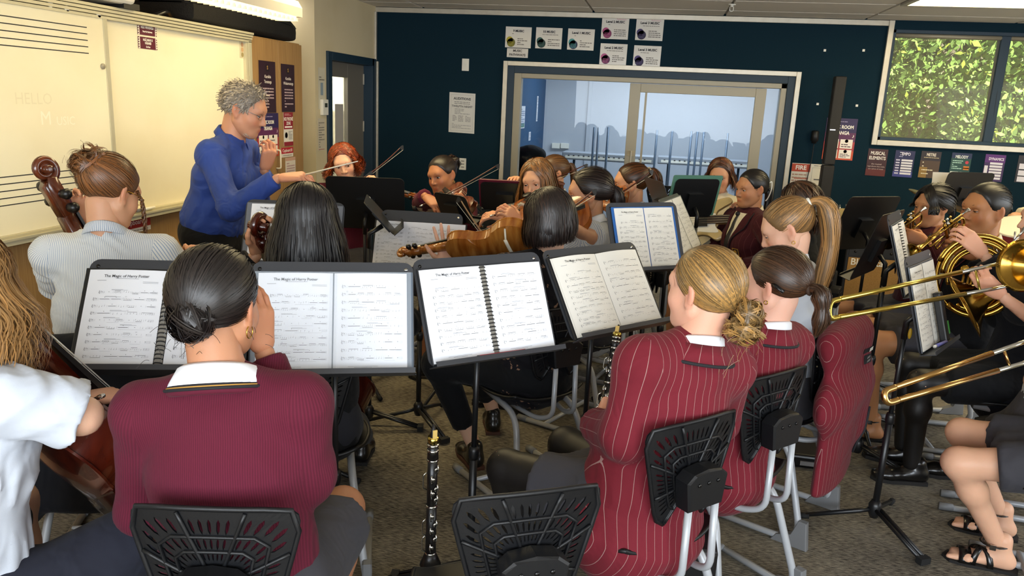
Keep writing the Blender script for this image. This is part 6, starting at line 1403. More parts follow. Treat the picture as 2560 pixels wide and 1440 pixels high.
# ---------- P13: bass guitarist
def h13(H, f):
    f.haircol = '#4a2812'; H.shell(.006); H.loose(.13, 560, rad=.0022, K=18, spread=.03, wave=.006, th=.012, a0=62, vary=.3, streak=(2.6, 2.2, 1.6), ps=.35)
P13 = person('bass guitarist with long brown hair in white blouse', pD(1800, 437, 5.6), 192, 190, h13, '#d09a78', hpitch=14, lean=2, top='shirt', topm=F_wcream, lid=.12, vox=.013, collar='open', bot='skirt', botm=F_black, sleeve=.85,
    arms={1: dict(w=pD(1735, 535, 5.2), pole=A3(-.9, .1, -.8), d=A3(.45, -.35, -.5), n=A3(-.2, -.9, .2), pose='bow'), -1: dict(w=pD(1868, 545, 5.15), pole=A3(.9, .1, -.6), d=A3(-.3, -.3, .6), n=A3(.3, .2, .8), pose='neck')})
# ---------- P14: dark-haired girl in maroon blazer
def h14(H, f):
    f.haircol = '#130e0c'; H.shell(.005); H.gather((0, -.095, -.02), 520, th=.007, lo=.6, hi=1.5); g = H.w(A3(0, -.1, -.02)); bk = -f.HR[:, 1]
    H.tail([g, g+bk*.03, g+bk*.04-UZ*.08, g+bk*.02-UZ*.16], 150, r0=.014, r1=.03)
P14 = person('dark-haired girl with white hair ribbon in dark maroon blazer', pD(1879, 470, 4.9), -122, -118, h14, '#b57f5b', hpitch=6, lean=-1, sw=.172, top='blazer', topm=F_blazerd, collar='blazer', lid=.2, vox=.012, collarm=F_wcream,
    arms={-1: dict(w=pD(1850, 672, 4.55), pole=A3(-.1, -.9, -.6), pose='relax')})
rb = P14.HR; c = P14.hc+rb@A3(0, -.105, -.02)
MB().tube(spline([c+rb@A3(-.03, .0, .04), c+rb@A3(-.035, -.02, .05), c+rb@A3(-.045, -.01, .0), c+rb@A3(-.03, .0, -.05), c+rb@A3(-.02, .01, -.07)], 6), .004, 6).build('ribbon', M_white, P14.hair)
# ---------- P15: player mostly hidden
def h15(H, f):
    f.haircol = '#3a2517'; H.shell(.012); H.loose(.2, 520, rad=.0024, K=16, spread=.04, wave=.015, th=.022, curl=.006, cf=30, a0=50, streak=(1.8, 1.5, 1.2), ps=.25)
P15 = person('brown-haired player in black mostly hidden behind the blonde ponytail', pD(1993, 512, 4.35), -75, -70, h15, '#c79573', hpitch=15, lean=4, top='long', topm=F_black, bot='trousers', botm=F_black, vox=.014, collar='none', eyes=False)
# ---------- P16: blonde ponytail, white blouse
def t16(f, g, bk): return [g, g+bk*.04+UZ*.015, g+bk*.085-UZ*.03, g+bk*.11-UZ*.16, g+bk*.10-UZ*.30, g+bk*.085-UZ*.42]
P16 = person('girl with long straight blonde ponytail and white hair tie', pD(1968, 570, 3.08), -84, -62, hs_pony('#886842', (0, -.095, .062), t16, n=900, tn=420, r1=.042, band=M_white, streak=(1.6, 1.45, 1.15), ps=.4, lo=.55, hi=1.4), '#e0b096', hpitch=26, lean=4, sw=.16, top='shirt', topm=F_white, lid=.38, vox=.011, brow='#7a5a3a', sleeve=.9,
    arms={-1: dict(w=pD(1850, 730, 3.0), pole=A3(-.2, -.8, -.8)), 1: dict(w=pD(1880, 735, 3.25), pole=A3(0, .6, -1))}); put_band(P16, r=.008); earring(P16, -1, r=.006)
# ---------- P17: blonde messy bun, pinstripe blazer
def h17(H, f):
    kw = dict(lo=.5, hi=1.4, streak=(1.75, 1.6, 1.3), ps=.4); f.haircol = '#86693f'; H.shell(.005); H.gather((.01, -.098, -.045), 1500, rad=.0016, th=.008, K=12, jit=.1, **kw)
    H.bun((.012, -.128, -.045), (.042, .036, .038), 260, rad=.002, curl=.005, jit=.35, **kw); H.bun((.02, -.118, -.085), (.05, .04, .04), 240, rad=.0018, curl=.008, jit=.45, **kw); H.fly((.02, -.12, -.09), 120, L=.09, rad=.0008)
P17 = person('girl with messy blonde bun in maroon pinstripe blazer holding a clarinet', pD(1762, 722, 2.12), -52, -40, h17, '#dfa98f', hpitch=2, pxy=(pD(1772, 1045, 2.02)+head_dir(-44)*.225)[:2], sw=.163, top='blazer', topm=F_blazer, collar='blazer', vox=.009, fine=True, lid=.2, tights=F_tights, hem=.62, brow='#7a5a3a', hs=1.02, fat=.008,
    arms={-1: dict(w=pD(1490, 1066, 2.36), e=pD(1560, 1088, 2.10), d=A3(.1, .95, .3), n=A3(-.9, -.1, .2), pose='grip'), 1: dict(w=pD(1600, 1085, 2.55), pole=A3(.8, .6, -.6), d=A3(-.6, .2, .1), pose='grip')}, knees={-1: A3(*(pD(1772, 1045, 2.02)+head_dir(-44)*.225)[:2], .52)+head_dir(-72)*.42-head_dir(44)*.03, 1: A3(*(pD(1772, 1045, 2.02)+head_dir(-44)*.225)[:2], .52)+head_dir(-48)*.42+head_dir(44)*.08}, ankles={-1: A3(*(pD(1772, 1045, 2.02)+head_dir(-44)*.225)[:2], .085)+head_dir(-68)*.38, 1: A3(*(pD(1772, 1045, 2.02)+head_dir(-44)*.225)[:2], .085)+head_dir(-46)*.38}, top_low=.02, seat=.45)
# ---------- P18: brown low ponytail, pinstripe blazer
def t18(f, g, bk): return [g, g+bk*.035+UZ*.004, g+bk*.055-UZ*.03, g+bk*.06-UZ*.09, g+bk*.05-UZ*.15]
def h18(H, f):
    hs_pony('#3b2617', (0, -.1, -.012), t18, n=1100, tn=260, r1=.03, streak=(1.5, 1.35, 1.15), ps=.3, wave=.2, band=mat('brown_tie', '#3a2618', .8), th=.011)(H, f)
P18 = person('girl with brown low ponytail and black hair clip in maroon pinstripe blazer', pD(1938, 708, 2.5), -58, -46, h18, '#e2b09a', hpitch=8, pxy=(pD(1975, 925, 2.42)+head_dir(-46)*.22)[:2], sw=.172, top='blazer', topm=F_blazer, collar='blazer', vox=.010, fine=True, lid=.25, hem=.62, arms={-1: dict(w=pD(1700, 990, 2.75), pole=A3(-.3, -.9, -.7)), 1: dict(w=pD(1760, 950, 3.0), pole=A3(.6, .6, -.6))}, top_low=.02); put_band(P18)
c = P18.hc+P18.HR@A3(-.078, -.045, .0); MB().tube([c+P18.HR@A3(.002, .018, .012), c+P18.HR@A3(-.012, 0, .004), c+P18.HR@A3(-.006, -.02, -.014)], .008, 8, flat=.6).build('hair_clip', M_blackm, P18.hair); earring(P18, -1, r=.006)
# ---------- P19, P20: trumpeters
def h19(H, f):
    f.haircol = '#120d0b'; H.shell(.012); H.gather((0, -.1, -.02), 420, th=.018, puff=.006, lo=.6, hi=1.6); H.loose(.05, 160, rad=.002, K=14, spread=.02, th=.016, a0=38, a1=62, side=-1, front=(.2, .7), part=.3); H.loose(.03, 120, rad=.002, K=14, spread=.015, th=.016, a0=40, a1=62, side=1, front=(.2, .7)); H.tail([H.w(A3(0, -.1, -.02)), H.w(A3(0, -.14, -.03)), H.w(A3(0, -.15, -.1))], 90, r1=.025)
P19 = person('trumpeter with dark fringe in maroon blazer nearest the wall', pD(2332, 514, 4.45), -118, -98, h19, '#bd865f', hpitch=6, lean=1, sw=.165, top='blazer', topm=F_blazerd, collar='blazer', lid=.3, vox=.012, collarm=F_wcream,
    arms={1: dict(w=pD(2288, 570, 4.5), pole=A3(.3, .6, -1), d=A3(-.7, -.2, -.1), n=A3(-.2, .2, .9), pose='valve'), -1: dict(w=pD(2318, 606, 4.2), pole=A3(.3, -.6, -1), d=A3(-.7, .2, .2), n=A3(-.1, -.9, .1), pose='grip')}, shoes='sandal')
def h20(H, f):
    f.haircol = '#0f0c0b'; H.shell(.006); H.gather((0, -.1, .01), 520, th=.008, lo=.6, hi=1.4); H.bun((0, -.115, .0), (.03, .025, .03), 80)
P20 = person('trumpeter with slicked-back dark hair in black blazer', pD(2462, 523, 3.85), -116, -90, h20, '#b67d53', hpitch=2, lean=-1, sw=.192, top='blazer', topm=F_blackb, collar='blazer', lid=.36, vox=.012, hs=1.1, fat=.022, collarm=F_wcream,
    arms={1: dict(w=pD(2418, 572, 3.92), pole=A3(.3, .6, -1), d=A3(-.7, -.1, .1), n=A3(-.1, .3, .9), pose='valve'), -1: dict(w=pD(2446, 642, 3.62), pole=A3(.4, -.5, -1), d=A3(-.85, .1, .35), n=A3(-.2, -.9, .3), pose='grip')}, shoes='sandal')
# ---------- P21: horn player, P22/P23: trombonists, P24: drummer (right edge)
P21 = person('blonde horn player in navy blazer at the right edge', pD(2618, 548, 3.35), -92, -85, hs_pony('#a87e48', (0, -.1, .03), n=420, tn=160, streak=(1.4, 1.3, 1.1)), '#dfae92', hpitch=2, lean=0, sw=.165, top='blazer', topm=F_navyb, collar='blazer', lid=.2, vox=.012, brow='#8a6a42',
    arms={-1: dict(w=pD(2462, 640, 3.15), pole=A3(.4, -.5, -1), d=A3(-.65, .1, .6), n=A3(-.4, -.6, .7), pose='valve'), 1: dict(w=pD(2520, 760, 3.45), pole=A3(.5, .6, -.9), pose='relax')}, shoes='shoe', bot='skirt', botm=F_black, tights=F_tights)
P22 = person('trombonist with bare forearm beyond the right edge', pD(2722, 612, 2.85), -88, -84, hs_pony('#7a5530', n=200, tn=80), '#d8a488', lean=0, top='shirt', topm=F_white, vox=.013,
    arms={1: dict(w=pD(2508, 742, 2.93), e=pD(2640, 842, 2.95), d=A3(-.75, .1, .55), n=A3(-.2, -.75, -.4), pose='grip'), -1: dict(w=pD(2720, 650, 2.9), pole=A3(.4, -.5, -1), d=A3(-.5, .3, .6), pose='grip')}, bot='skirt', botm=F_grey, shoes='shoe', ankles={-1: pZ(2395, 1152, .085), 1: pZ(2500, 1120, .085)}, seat=.47)
P23 = person('trombonist in grey skirt and black sandals at the lower right edge', pD(2835, 700, 2.55), -80, -78, hs_pony('#3a2618', n=200, tn=80), '#d9a88a', lean=0, top='shirt', topm=F_white, vox=.011, bot='skirt', botm=F_grey, shoes='sandal', hem=.72, fine=True,
    arms={1: dict(w=pD(2660, 800, 2.7), pole=A3(.5, .4, -1), pose='grip'), -1: dict(w=pD(2740, 840, 2.5), pole=A3(.4, -.5, -1), pose='grip')}, ankles={-1: pZ(2490, 1368, .085), 1: pZ(2495, 1290, .085)})
def h24(H, f):
    f.haircol = '#2a1a10'; H.shell(.008); H.loose(.15, 260, th=.015)
P24 = person('drummer in white blouse partly cut by the right edge', pD(2640, 458, 5.5), -110, -105, h24, '#c79573', lean=2, top='shirt', topm=F_wcream, vox=.014, arms={-1: dict(w=pD(2525, 600, 5.2), e=pD(2535, 545, 5.4))}, sleeve=.9)
# ================================================================== CHAIRS UNDER THE SITTERS
def seat_for(f, label, back=.0, az=None):
    F0 = head_dir(az) if az is not None else nrm(A3(f.F[0], f.F[1], 0)); p = f.pel+F0*(.03+back); return chair(p[0], p[1], (F0[0], F0[1]), label)
c3 = pD(512, 1262, 1.47); chair(c3[0]+.235*math.sin(math.radians(-12)), c3[1]+.235*math.cos(math.radians(-12)), head_dir(-12)[:2], 'black school chair of the girl in the maroon jumper')
ce = pD(1342, 1262, 1.60); a = -28; chair(ce[0]+.235*math.sin(math.radians(a)), ce[1]+.235*math.cos(math.radians(a)), head_dir(a)[:2], 'empty black school chair in the foreground')
for f, lb in ((P2, 'black school chair of the blonde cellist at the left edge'), (P4, 'black school chair of the curly-bun cellist'), (P5, 'black school chair of the long black-haired cellist'), (P6, 'black school chair of the viola player in floral blouse'),
              (P17, 'black school chair of the girl with the messy blonde bun'), (P18, 'black school chair of the girl with the low brown ponytail'), (P16, 'black school chair of the girl with the long blonde ponytail'), (P14, 'black school chair of the girl with white hair ribbon'),
              (P8, 'black school chair of the curly-bun violinist'), (P7, 'black school chair of the red-haired violinist'), (P9, 'black school chair of the long-haired blonde violinist'), (P10, 'black school chair of the bespectacled violinist'), (P11, 'black school chair of the dark-haired violinist'),
              (P12, 'black school chair of the scrunchie violinist'), (P13, 'black school chair of the bass guitarist'), (P15, 'black school chair of the hidden player in black'), (P19, 'black school chair of the trumpeter with the fringe'), (P20, 'black school chair of the slick-haired trumpeter'),
              (P21, 'black school chair of the horn player'), (P22, 'black school chair of the bare-armed trombonist'), (P23, 'black school chair of the sandalled trombonist')):
    seat_for(f, lb, *({id(P17): (-.02, -44), id(P18): (-.015, -46), id(P6): (.0, -45)}.get(id(f), (.0, None))))
# ================================================================== INSTRUMENTS
def vwood(name, c1, c2): return wood_mat(name, c1, c2, (26, 5, 5), .22, .5, .5)
V_or = vwood('violin_amber', '#7a3a12', '#a8622a'); V_br = vwood('violin_brown', '#3f1a0c', '#6a3016'); V_red = vwood('cello_red', '#300c06', '#521a0b'); V_hon = vwood('viola_flame', '#8a4a16', '#b97a34')
M_ebony = mat('ebony', '#0c0a0a', .35); M_string = mat('string_steel', '#b8b4aa', .3, .9); M_ivory = mat('bone_white', '#d8d0bc', .45)
def violin(T, S, n, wood, label, scale=1.0, kind='violin', rest=False, chin=True, depth=.032, group='violins and viola', L0=.585):
    T, S = np.asarray(T, float), np.asarray(S, float)
    if kind == 'cello': T = S-nrm(S-T)*L0*scale
    x = nrm(S-T); n = np.asarray(n, float); z = nrm(n-x*(n@x)); y = np.cross(z, x); Rm = np.stack([x, y, z], 1); s = scale
    r = empty(kind, (T+S)/2)
    def B(mb, name, m, par=None, smooth=True): mb.v = [v*s@Rm.T+T for v in mb.v]; return mb.build(name, m, par or r, smooth)
    half = [(0, 0), (.001, .03), (.008, .06), (.03, .09), (.065, .1035), (.10, .099), (.128, .083), (.139, .079), (.146, .068), (.165, .057), (.19, .054), (.215, .057), (.236, .065), (.243, .073), (.254, .074), (.275, .082), (.305, .083), (.333, .066), (.35, .035), (.355, .012)]
    hs_ = spline([A3(a, b, 0) for a, b in half], 2)[:, :2]; out = np.concatenate([hs_, (hs_*A3(1, -1, 1)[:2])[::-1][:-1]]); nn = len(out); d = depth
    def ring(k, zz): c = A3(.18, 0, 0)[:2]; return [(c[0]+(p[0]-c[0])*(1-(1-k)*.8), p[1]*k, zz) for p in out]
    def stack(rs, name, m, par=None):
        V = [q for rr in rs for q in rr]; F = [(j*nn+i, j*nn+(i+1) % nn, (j+1)*nn+(i+1) % nn, (j+1)*nn+i) for j in range(len(rs)-1) for i in range(nn)]
        F += [tuple(range(nn))[::-1], tuple(range((len(rs)-1)*nn, len(rs)*nn))]; o = B(MB().add(V, F), name, m, par); hard(o, 50); return o
    stack([ring(.965, 0), ring(.965, d)], 'ribs', wood)
    stack([ring(.97, d), ring(1.0, d+.001), ring(1.0, d+.004), ring(.93, d+.006), ring(.7, d+.012), ring(.35, d+.016), ring(.03, d+.017)], 'top_plate', wood)
    stack([ring(.03, -.016), ring(.35, -.015), ring(.7, -.011), ring(.93, -.005), ring(1.0, -.004), ring(1.0, -.001), ring(.97, 0)], 'back_plate', wood)
    zt = d+.017
    B(MB().prism([(.345, -.016), (.345, .016), (.49, .012), (.49, -.012)], (0, 0, zt-.022), (1, 0, 0), (0, 1, 0), (0, 0, .024), bev=.004), 'neck', wood)
    B(MB().add([(.24, -.021, zt+.010), (.24, .021, zt+.010), (.49, .012, zt+.004), (.49, -.012, zt+.004), (.24, -.021, zt+.016), (.24, .021, zt+.016), (.49, .012, zt+.009), (.49, -.012, zt+.009)], [(0, 1, 2, 3)[::-1], (4, 5, 6, 7)[::-1], (0, 1, 5, 4), (1, 2, 6, 5), (2, 3, 7, 6), (3, 0, 4, 7)]), 'fingerboard', M_ebony, None, False)
    pb = MB()
    for sg in (-1, 1): pb.prism([(.488, zt+.008), (.488, zt-.018), (.545, zt-.022), (.566, zt-.012), (.56, zt+.004)], (0, sg*.0105-.003, 0), (1, 0, 0), (0, 0, 1), (0, .006, 0), bev=.0015)
    pb.prism([(.488, zt-.012), (.488, zt-.02), (.55, zt-.024), (.56, zt-.014)], (0, -.012, 0), (1, 0, 0), (0, 0, 1), (0, .024, 0)); B(pb, 'pegbox', wood)
    sp = [(.558+.0, 0, zt-.006)]; cx, cz = .574, zt-.004
    th = np.linspace(PI, -3.6*PI/1.0*.72, 44); rr = np.linspace(.022, .0045, 44)
    sc = np.array([(cx+rr[i]*math.cos(th[i])+.004, 0, cz+rr[i]*math.sin(th[i])) for i in range(44)]); B(MB().tube(sc, np.linspace(.0085, .005, 44), 8), 'scroll', wood)
    B(MB().lathe([(-.019, .004), (-.0185, .0075), (.0185, .0075), (.019, .004)], (cx+.004, 0, cz), (0, 1, 0), 12), 'scroll_eye', wood)
    for i, (px, sg) in enumerate(((.502, 1), (.515, -1), (.53, 1), (.545, -1))):
        p = A3(px, sg*-.012, zt-.006); dd = A3(0, sg, 0); B(MB().lathe([(0, .0035), (.024, .0042), (.028, .0035), (.032, .009), (.045, .0105), (.052, .006)], p, dd, 10), 'peg', M_ebony)
    B(MB().prism([(.012, -.012), (.012, .012), (.115, .021), (.125, .012), (.125, -.012), (.115, -.021)], (0, 0, zt+.012), (1, 0, 0), (0, 1, 0), (0, 0, .006), bev=.001), 'tailpiece', M_ebony)
    B(MB().prism([(-.021, 0), (-.014, 0), (-.008, .012), (.008, .012), (.014, 0), (.021, 0), (.02, .026), (.0, .033), (-.02, .026)], (.182, 0, zt-.003), (0, 1, 0), (0, 0, 1), (.004, 0, 0)), 'bridge', M_ivory)
    for i, yy in enumerate((-.0165, -.0055, .0055, .0165)): B(MB().tube([(.12, yy*.7, zt+.018), (.184, yy, zt+.030-.2*abs(yy)), (.49, yy*.45, zt+.010)], .0007*(1 if scale < 1.5 else .8), 5), 'string', M_string)
    for sg in (-1, 1): B(MB().tube(spline([A3(.165, sg*.036, zt-.004), A3(.18, sg*.041, zt-.003), A3(.2, sg*.036, zt-.0035), A3(.215, sg*.04, zt-.004)], 4), .0016, 5), 'sound_hole', M_ebony)
    if chin: B(MB().sphere((.03, -.045, zt+.012), (.034, .024, .007), 14, 8), 'chin_rest', M_ebony); B(MB().box((.0, -.05, -.01), (.006, -.03, zt+.008)), 'chin_clamp', M_chrome, None, False)
    if rest:
        P = [A3(.075, yy, -.045-.012*math.cos(yy*22)) for yy in np.linspace(-.075, .075, 9)]; o = B(MB().tube(P, .007, 8, flat=.6), 'shoulder_rest', M_ivory if rest == 2 else M_black)
        for sg in (-1, 1): B(MB().tube([(.075, sg*.072, -.04), (.075, sg*.092, 0)], .004, 6), 'rest_foot', M_ivory if rest == 2 else M_black, o)
    return tag(r, label, kind, group)
def bow(frog, tip, n, label, length=.74, stick='#4a1c10', hairc='#d8d0bc'):
    """n: direction from stick to hair"""
    a, b = np.asarray(frog, float), np.asarray(tip, float); x = nrm(b-a); n = np.asarray(n, float); n = nrm(n-x*(n@x)); L = np.linalg.norm(b-a); y = np.cross(x, n)
    r = empty('violin_bow', a)
    t = np.linspace(0, 1, 12); MB().tube([a+x*L*q+n*.010*math.sin(q*PI) for q in t], np.linspace(.0046, .0032, 12), 7).build('stick', mat('pernambuco_'+stick[1:], stick, .3, coat=.4), r)
    MB().obox(a+x*(L*.05+.05)+n*.009+x*.0, x*.024, n*.010, y*.006).build('frog', M_ebony, r, False); MB().lathe([(-.022, .0055), (0, .0055)], a, x, 8).build('screw', M_chrome, r)
    p, q = a+x*(L*.05+.07)+n*.018, b+n*.022-x*.006; MB().add([p-y*.005, p+y*.005, q+y*.0045, q-y*.0045, p-y*.005+n*.0012, p+y*.005+n*.0012, q+y*.0045+n*.0012, q-y*.0045+n*.0012], [(0, 1, 2, 3), (7, 6, 5, 4), (0, 4, 5, 1), (1, 5, 6, 2), (2, 6, 7, 3), (3, 7, 4, 0)]).build('bow_hair', mat('bow_hair', hairc, .6), r, False)
    MB().prism([(-.012, -.004), (.008, -.004), (.016, .002), (-.0, .024), (-.01, .024)], b-y*.004, x, n, y*.008).build('head', M_ebony, r, False)
    return tag(r, label, 'bow', 'violin bows')
D_ = lambda x, y, D: pD(x, y, D)
# viola of the bob-haired player: back plate toward the camera
violin(D_(1335, 598, 3.2), D_(1038, 648, 3.44), A3(-.25, .75, .62), V_hon, 'honey-flamed viola held by the bob-haired player', 1.14, 'viola', rest=2)
bow(D_(1265, 652, 3.52), D_(1150, 498, 3.66), A3(.3, -.3, -.5), 'bow of the bob-haired viola player', stick='#8a6a4a')
violin(D_(880, 468, 5.0), D_(880, 468, 5.0)+A3(.56, -.22, -.05), A3(-.25, -.25, 1), V_or, 'orange violin of the red-haired violinist behind the black stand')
bow(D_(900, 450, 4.9), D_(1003, 367, 4.95), A3(.5, 0, -.7), 'raised bow of the red-haired violinist', hairc='#d6c9a0')
violin(D_(1124, 486, 4.78), D_(1190, 552, 4.42), A3(-.75, -.35, .8), V_br, 'dark brown violin of the curly-bun violinist')
bow(D_(1058, 512, 4.42), D_(1243, 413, 4.5), A3(.4, -.1, -.8), 'long bow of the curly-bun violinist', hairc='#d6c9a0')
violin(D_(1348, 505, 4.22), D_(1252, 598, 3.88), A3(-.3, -.4, .85), V_or, 'amber violin of the long-haired blonde violinist', rest=0)
bow(D_(1234, 538, 4.05), D_(1440, 480, 4.3), A3(.1, -.1, -1), 'bow of the long-haired blonde violinist')
violin(D_(1386, 462, 5.02), D_(1318, 476, 4.75), A3(-.1, -.6, .8), V_br, 'violin of the bespectacled violinist', chin=False)
bow(D_(1310, 470, 4.9), D_(1464, 412, 5.0), A3(.2, 0, -1), 'bow of the bespectacled violinist rising to the right')
violin(D_(1478, 532, 3.78), D_(1330, 578, 3.86), A3(.05, -.65, .75), V_or, 'amber violin with white shoulder rest of the dark-haired violinist', rest=2, chin=False)
bow(D_(1395, 535, 3.62), D_(1484, 476, 3.66), A3(.3, 0, -1), 'bow of the dark-haired violinist beside her ear')
violin(D_(1572, 492, 4.50), D_(1475, 518, 4.62), A3(.05, -.55, .85), V_or, 'amber violin of the scrunchie violinist', rest=0, chin=False)
bow(D_(1522, 498, 4.40), D_(1627, 428, 4.48), A3(.2, -.1, -1), 'bow of the scrunchie violinist crossing her cheek')
# cellos
violin(D_(330, 1290, 2.16), D_(-330, 720, 1.50), A3(.30, .95, .15), V_red, 'red-brown cello of the blonde cellist at the left edge', 2.0, 'cello', chin=False, depth=.056, group='cellos')
violin(D_(330, 1000, 3.20), D_(20, 455, 2.72), A3(.25, .9, .35), V_br, 'brown cello with large scroll of the curly-bun cellist', 2.0, 'cello', chin=False, depth=.056, group='cellos')
violin(D_(770, 940, 3.25), D_(596, 635, 2.60), A3(.1, .95, .3), V_red, 'reddish cello of the long black-haired cellist', 2.0, 'cello', chin=False, depth=.056, group='cellos')
bow(D_(245, 994, 1.85), D_(-120, 1130, 2.15), A3(-.2, .3, -.8), 'dark bow of the blonde cellist at the left edge', stick='#1a0e0a')
# baton
o = MB().tube([D_(765, 436, 3.62), D_(895, 403, 3.55)], [.0042, .0022], 8).build('stick', M_ivory, None); b = empty('baton', D_(765, 436, 3.62)); attach(o, b); MB().sphere(D_(758, 438, 3.62), (.014, .009, .009), 10, 8).build('handle', M_ivory, b); tag(b, 'white baton held out by the conductor', 'baton')
# ------------------------------------------------------------------ brass
M_brass = mat('lacquered_brass', '#a8843a', .16, 1.0); M_silver = mat('silver_plate', '#c9c9c4', .14, 1.0); M_brassp = mat('pale_brass', '#c4ac54', .2, 1.0)
def trumpet(mp, be, up, label, m):
    """mp: mouthpiece point, be: bell rim centre"""
    a, b = np.asarray(mp, float), np.asarray(be, float); x = nrm(b-a); u = np.asarray(up, float); z = nrm(u-x*(u@x)); y = np.cross(z, x); Rm = np.stack([x, y, z], 1); s = np.linalg.norm(b-a)/.5; r = empty('trumpet', a)
    def B(mb, name, mm=m): mb.v = [v*s@Rm.T+a for v in mb.v]; return mb.build(name, mm, r)
    B(MB().lathe([(0, .0125), (.004, .013), (.012, .010), (.028, .005), (.075, .0058)], (0, 0, 0), (1, 0, 0), 14), 'mouthpiece', M_silver)
    B(MB().tube(fillet([(.06, 0, 0), (.37, 0, 0), (.37, 0, -.062), (.21, 0, -.062)], .031, 8), .0062, 10), 'lead_pipe')
    B(MB().tube(fillet([(.20, .022, -.066), (.075, .022, -.066), (.075, .022, .0), (.30, .022, .0)], .033, 8), .0066, 10), 'bell_bow')
    B(MB().lathe([(.28, .0066), (.36, .009), (.42, .014), (.455, .022), (.48, .036), (.495, .055), (.5, .0615), (.4985, .0625), (.493, .054), (.478, .034), (.45, .018), (.40, .010)], (0, .022, 0), (1, 0, 0), 24), 'bell')
    for i in range(3):
        c = A3(.165+.027*i, .011, 0); B(MB().lathe([(-.10, .0085), (-.098, .0115), (-.085, .0105), (.025, .0105), (.027, .0118), (.036, .0118), (.038, .004), (.060, .004), (.061, .0095), (.066, .0095)], c-A3(0, 0, .012), (0, 0, 1), 12), 'valve', M_silver if i == 1 else m)
    B(MB().tube(fillet([(.235, .011, -.05), (.34, .03, -.05), (.34, .03, -.085), (.235, .011, -.085)], .017, 6), .0052, 8), 'third_slide'); B(MB().tube(fillet([(.15, .0, -.03), (.10, -.01, -.03), (.10, -.01, -.055), (.15, 0, -.055)], .012, 6), .0048, 8), 'first_slide')
    B(MB().tube([(.33, .0, -.01), (.33, .0, -.052)], .003, 6), 'brace'); B(MB().tube([A3(.355, .022+.0, .012)+A3(.0, .0, .0), A3(.355, .022, .03), A3(.37, .022, .032)], .003, 6), 'hook')
    return tag(r, label, 'trumpet', 'trumpets')
trumpet(D_(2312, 520, 4.33), D_(2205, 600, 4.15), A3(0, -.1, 1), 'dull brass trumpet of the player with the fringe', mat('dull_brass', '#8a6a34', .25, 1.0))
trumpet(D_(2422, 524, 3.70), D_(2278, 628, 3.64), A3(0, -.1, 1), 'shiny gold trumpet of the slick-haired player', M_brass)
# horn
def horn(c, mp, bell, label):
    c, mp, bell = [np.asarray(q, float) for q in (c, mp, bell)]; r = empty('french_horn', c); ax = nrm(A3(-.35, -.9, .2)); u, w = frame(ax)
    for k, (R_, t0, t1, off, rr) in enumerate(((.145, -2.2, 2.9, 0, .013), (.125, -2.0, 3.2, .02, .010), (.105, -1.2, 3.6, .0, .0075), (.095, 0, 4.6, -.018, .007), (.145, 1.0, 4.2, -.022, .008))):
        MB().tube([c+R_*(u*math.cos(t)+w*math.sin(t)*1.12)+ax*off for t in np.linspace(t0, t1, 36)], rr, 10).build('coil', M_brass, r)
    for k in range(4): MB().lathe([(-.03, .014), (-.028, .017), (.028, .017), (.03, .014)], c+u*(.03*(k-1.5))+w*.02, ax, 14).build('rotor', M_brass, r); MB().tube(fillet([c+u*.03*(k-1.5)+w*-.0+ax*.02, c+u*.03*(k-1.5)-w*.07+ax*.02, c+u*(.03*(k-1.5)+.018)-w*.07+ax*.02, c+u*(.03*(k-1.5)+.018)+ax*.02], .008, 5), .0055, 8).build('valve_slide', M_brass, r)
    MB().tube(spline([mp, mp+(c-mp)*.5+UZ*.0, c+u*.02+w*.14, c-u*.12+w*.10], 8), np.linspace(.004, .0075, 25), 8).build('lead_pipe', M_silver, r); MB().lathe([(-.02, .011), (-.015, .0115), (0, .006), (.03, .004)], mp, nrm(c-mp), 12).build('mouthpiece', M_silver, r)
    d = nrm(bell-(c+u*.15)); a = bell-d*.26
    MB().lathe([(0, .014), (.06, .02), (.12, .03), (.18, .052), (.22, .085), (.245, .12), (.26, .15), (.258, .152), (.243, .121), (.215, .08), (.17, .046), (.1, .024)], a, d, 32).build('bell', M_brass, r)
    return tag(r, label, 'french horn')
horn(D_(2442, 690, 3.18), D_(2556, 580, 3.18), D_(2405, 762, 3.2), 'gold french horn held by the blonde player at the right edge')
def trombone(u1, u2, e1, e2, label, bellc=None, belld=None, m=None, br=.105):
    """u1,u2: hand-slide crook ends, e1,e2: far ends of both slide tubes"""
    m = m or M_brassp; u1, u2, e1, e2 = [np.asarray(q, float) for q in (u1, u2, e1, e2)]; r = empty('trombone', (u1+e2)/2); dx = nrm(u1-e1)
    mid = (u1+u2)/2+dx*.045; MB().tube(spline([u1, u1+dx*.03+(mid-u1)*.12, mid, u2+dx*.03+(mid-u2)*.12, u2], 8), .0095, 10).build('slide_crook', m, r)
    for a, b in ((u1, e1), (u2, e2)):
        MB().tube([a, a+(b-a)*.55], .0085, 10).build('outer_slide', m, r); MB().tube([a+(b-a)*.5, b], .0068, 10).build('inner_slide', M_silver, r)
    for q in (.62, .9): MB().tube([u1+(e1-u1)*q, u2+(e2-u2)*q], .0045, 8).build('slide_brace', m, r)
    if bellc is not None:
        bc = np.asarray(bellc, float); bd = nrm(belld); MB().lathe([(-.5, .010), (-.3, .013), (-.15, .022), (-.08, .035), (-.03, .06), (-.008, br*.85), (0, br), (.002, br*1.01), (-.006, br*.84), (-.03, .056), (-.09, .03)], bc, bd, 32).build('bell', M_brass, r)
        MB().tube(fillet([bc-bd*.5, bc-bd*.62, e2-dx*.14, e2], .05, 8), .009, 10).build('tuning_bow', m, r)
    return tag(r, label, 'trombone', 'trombones')
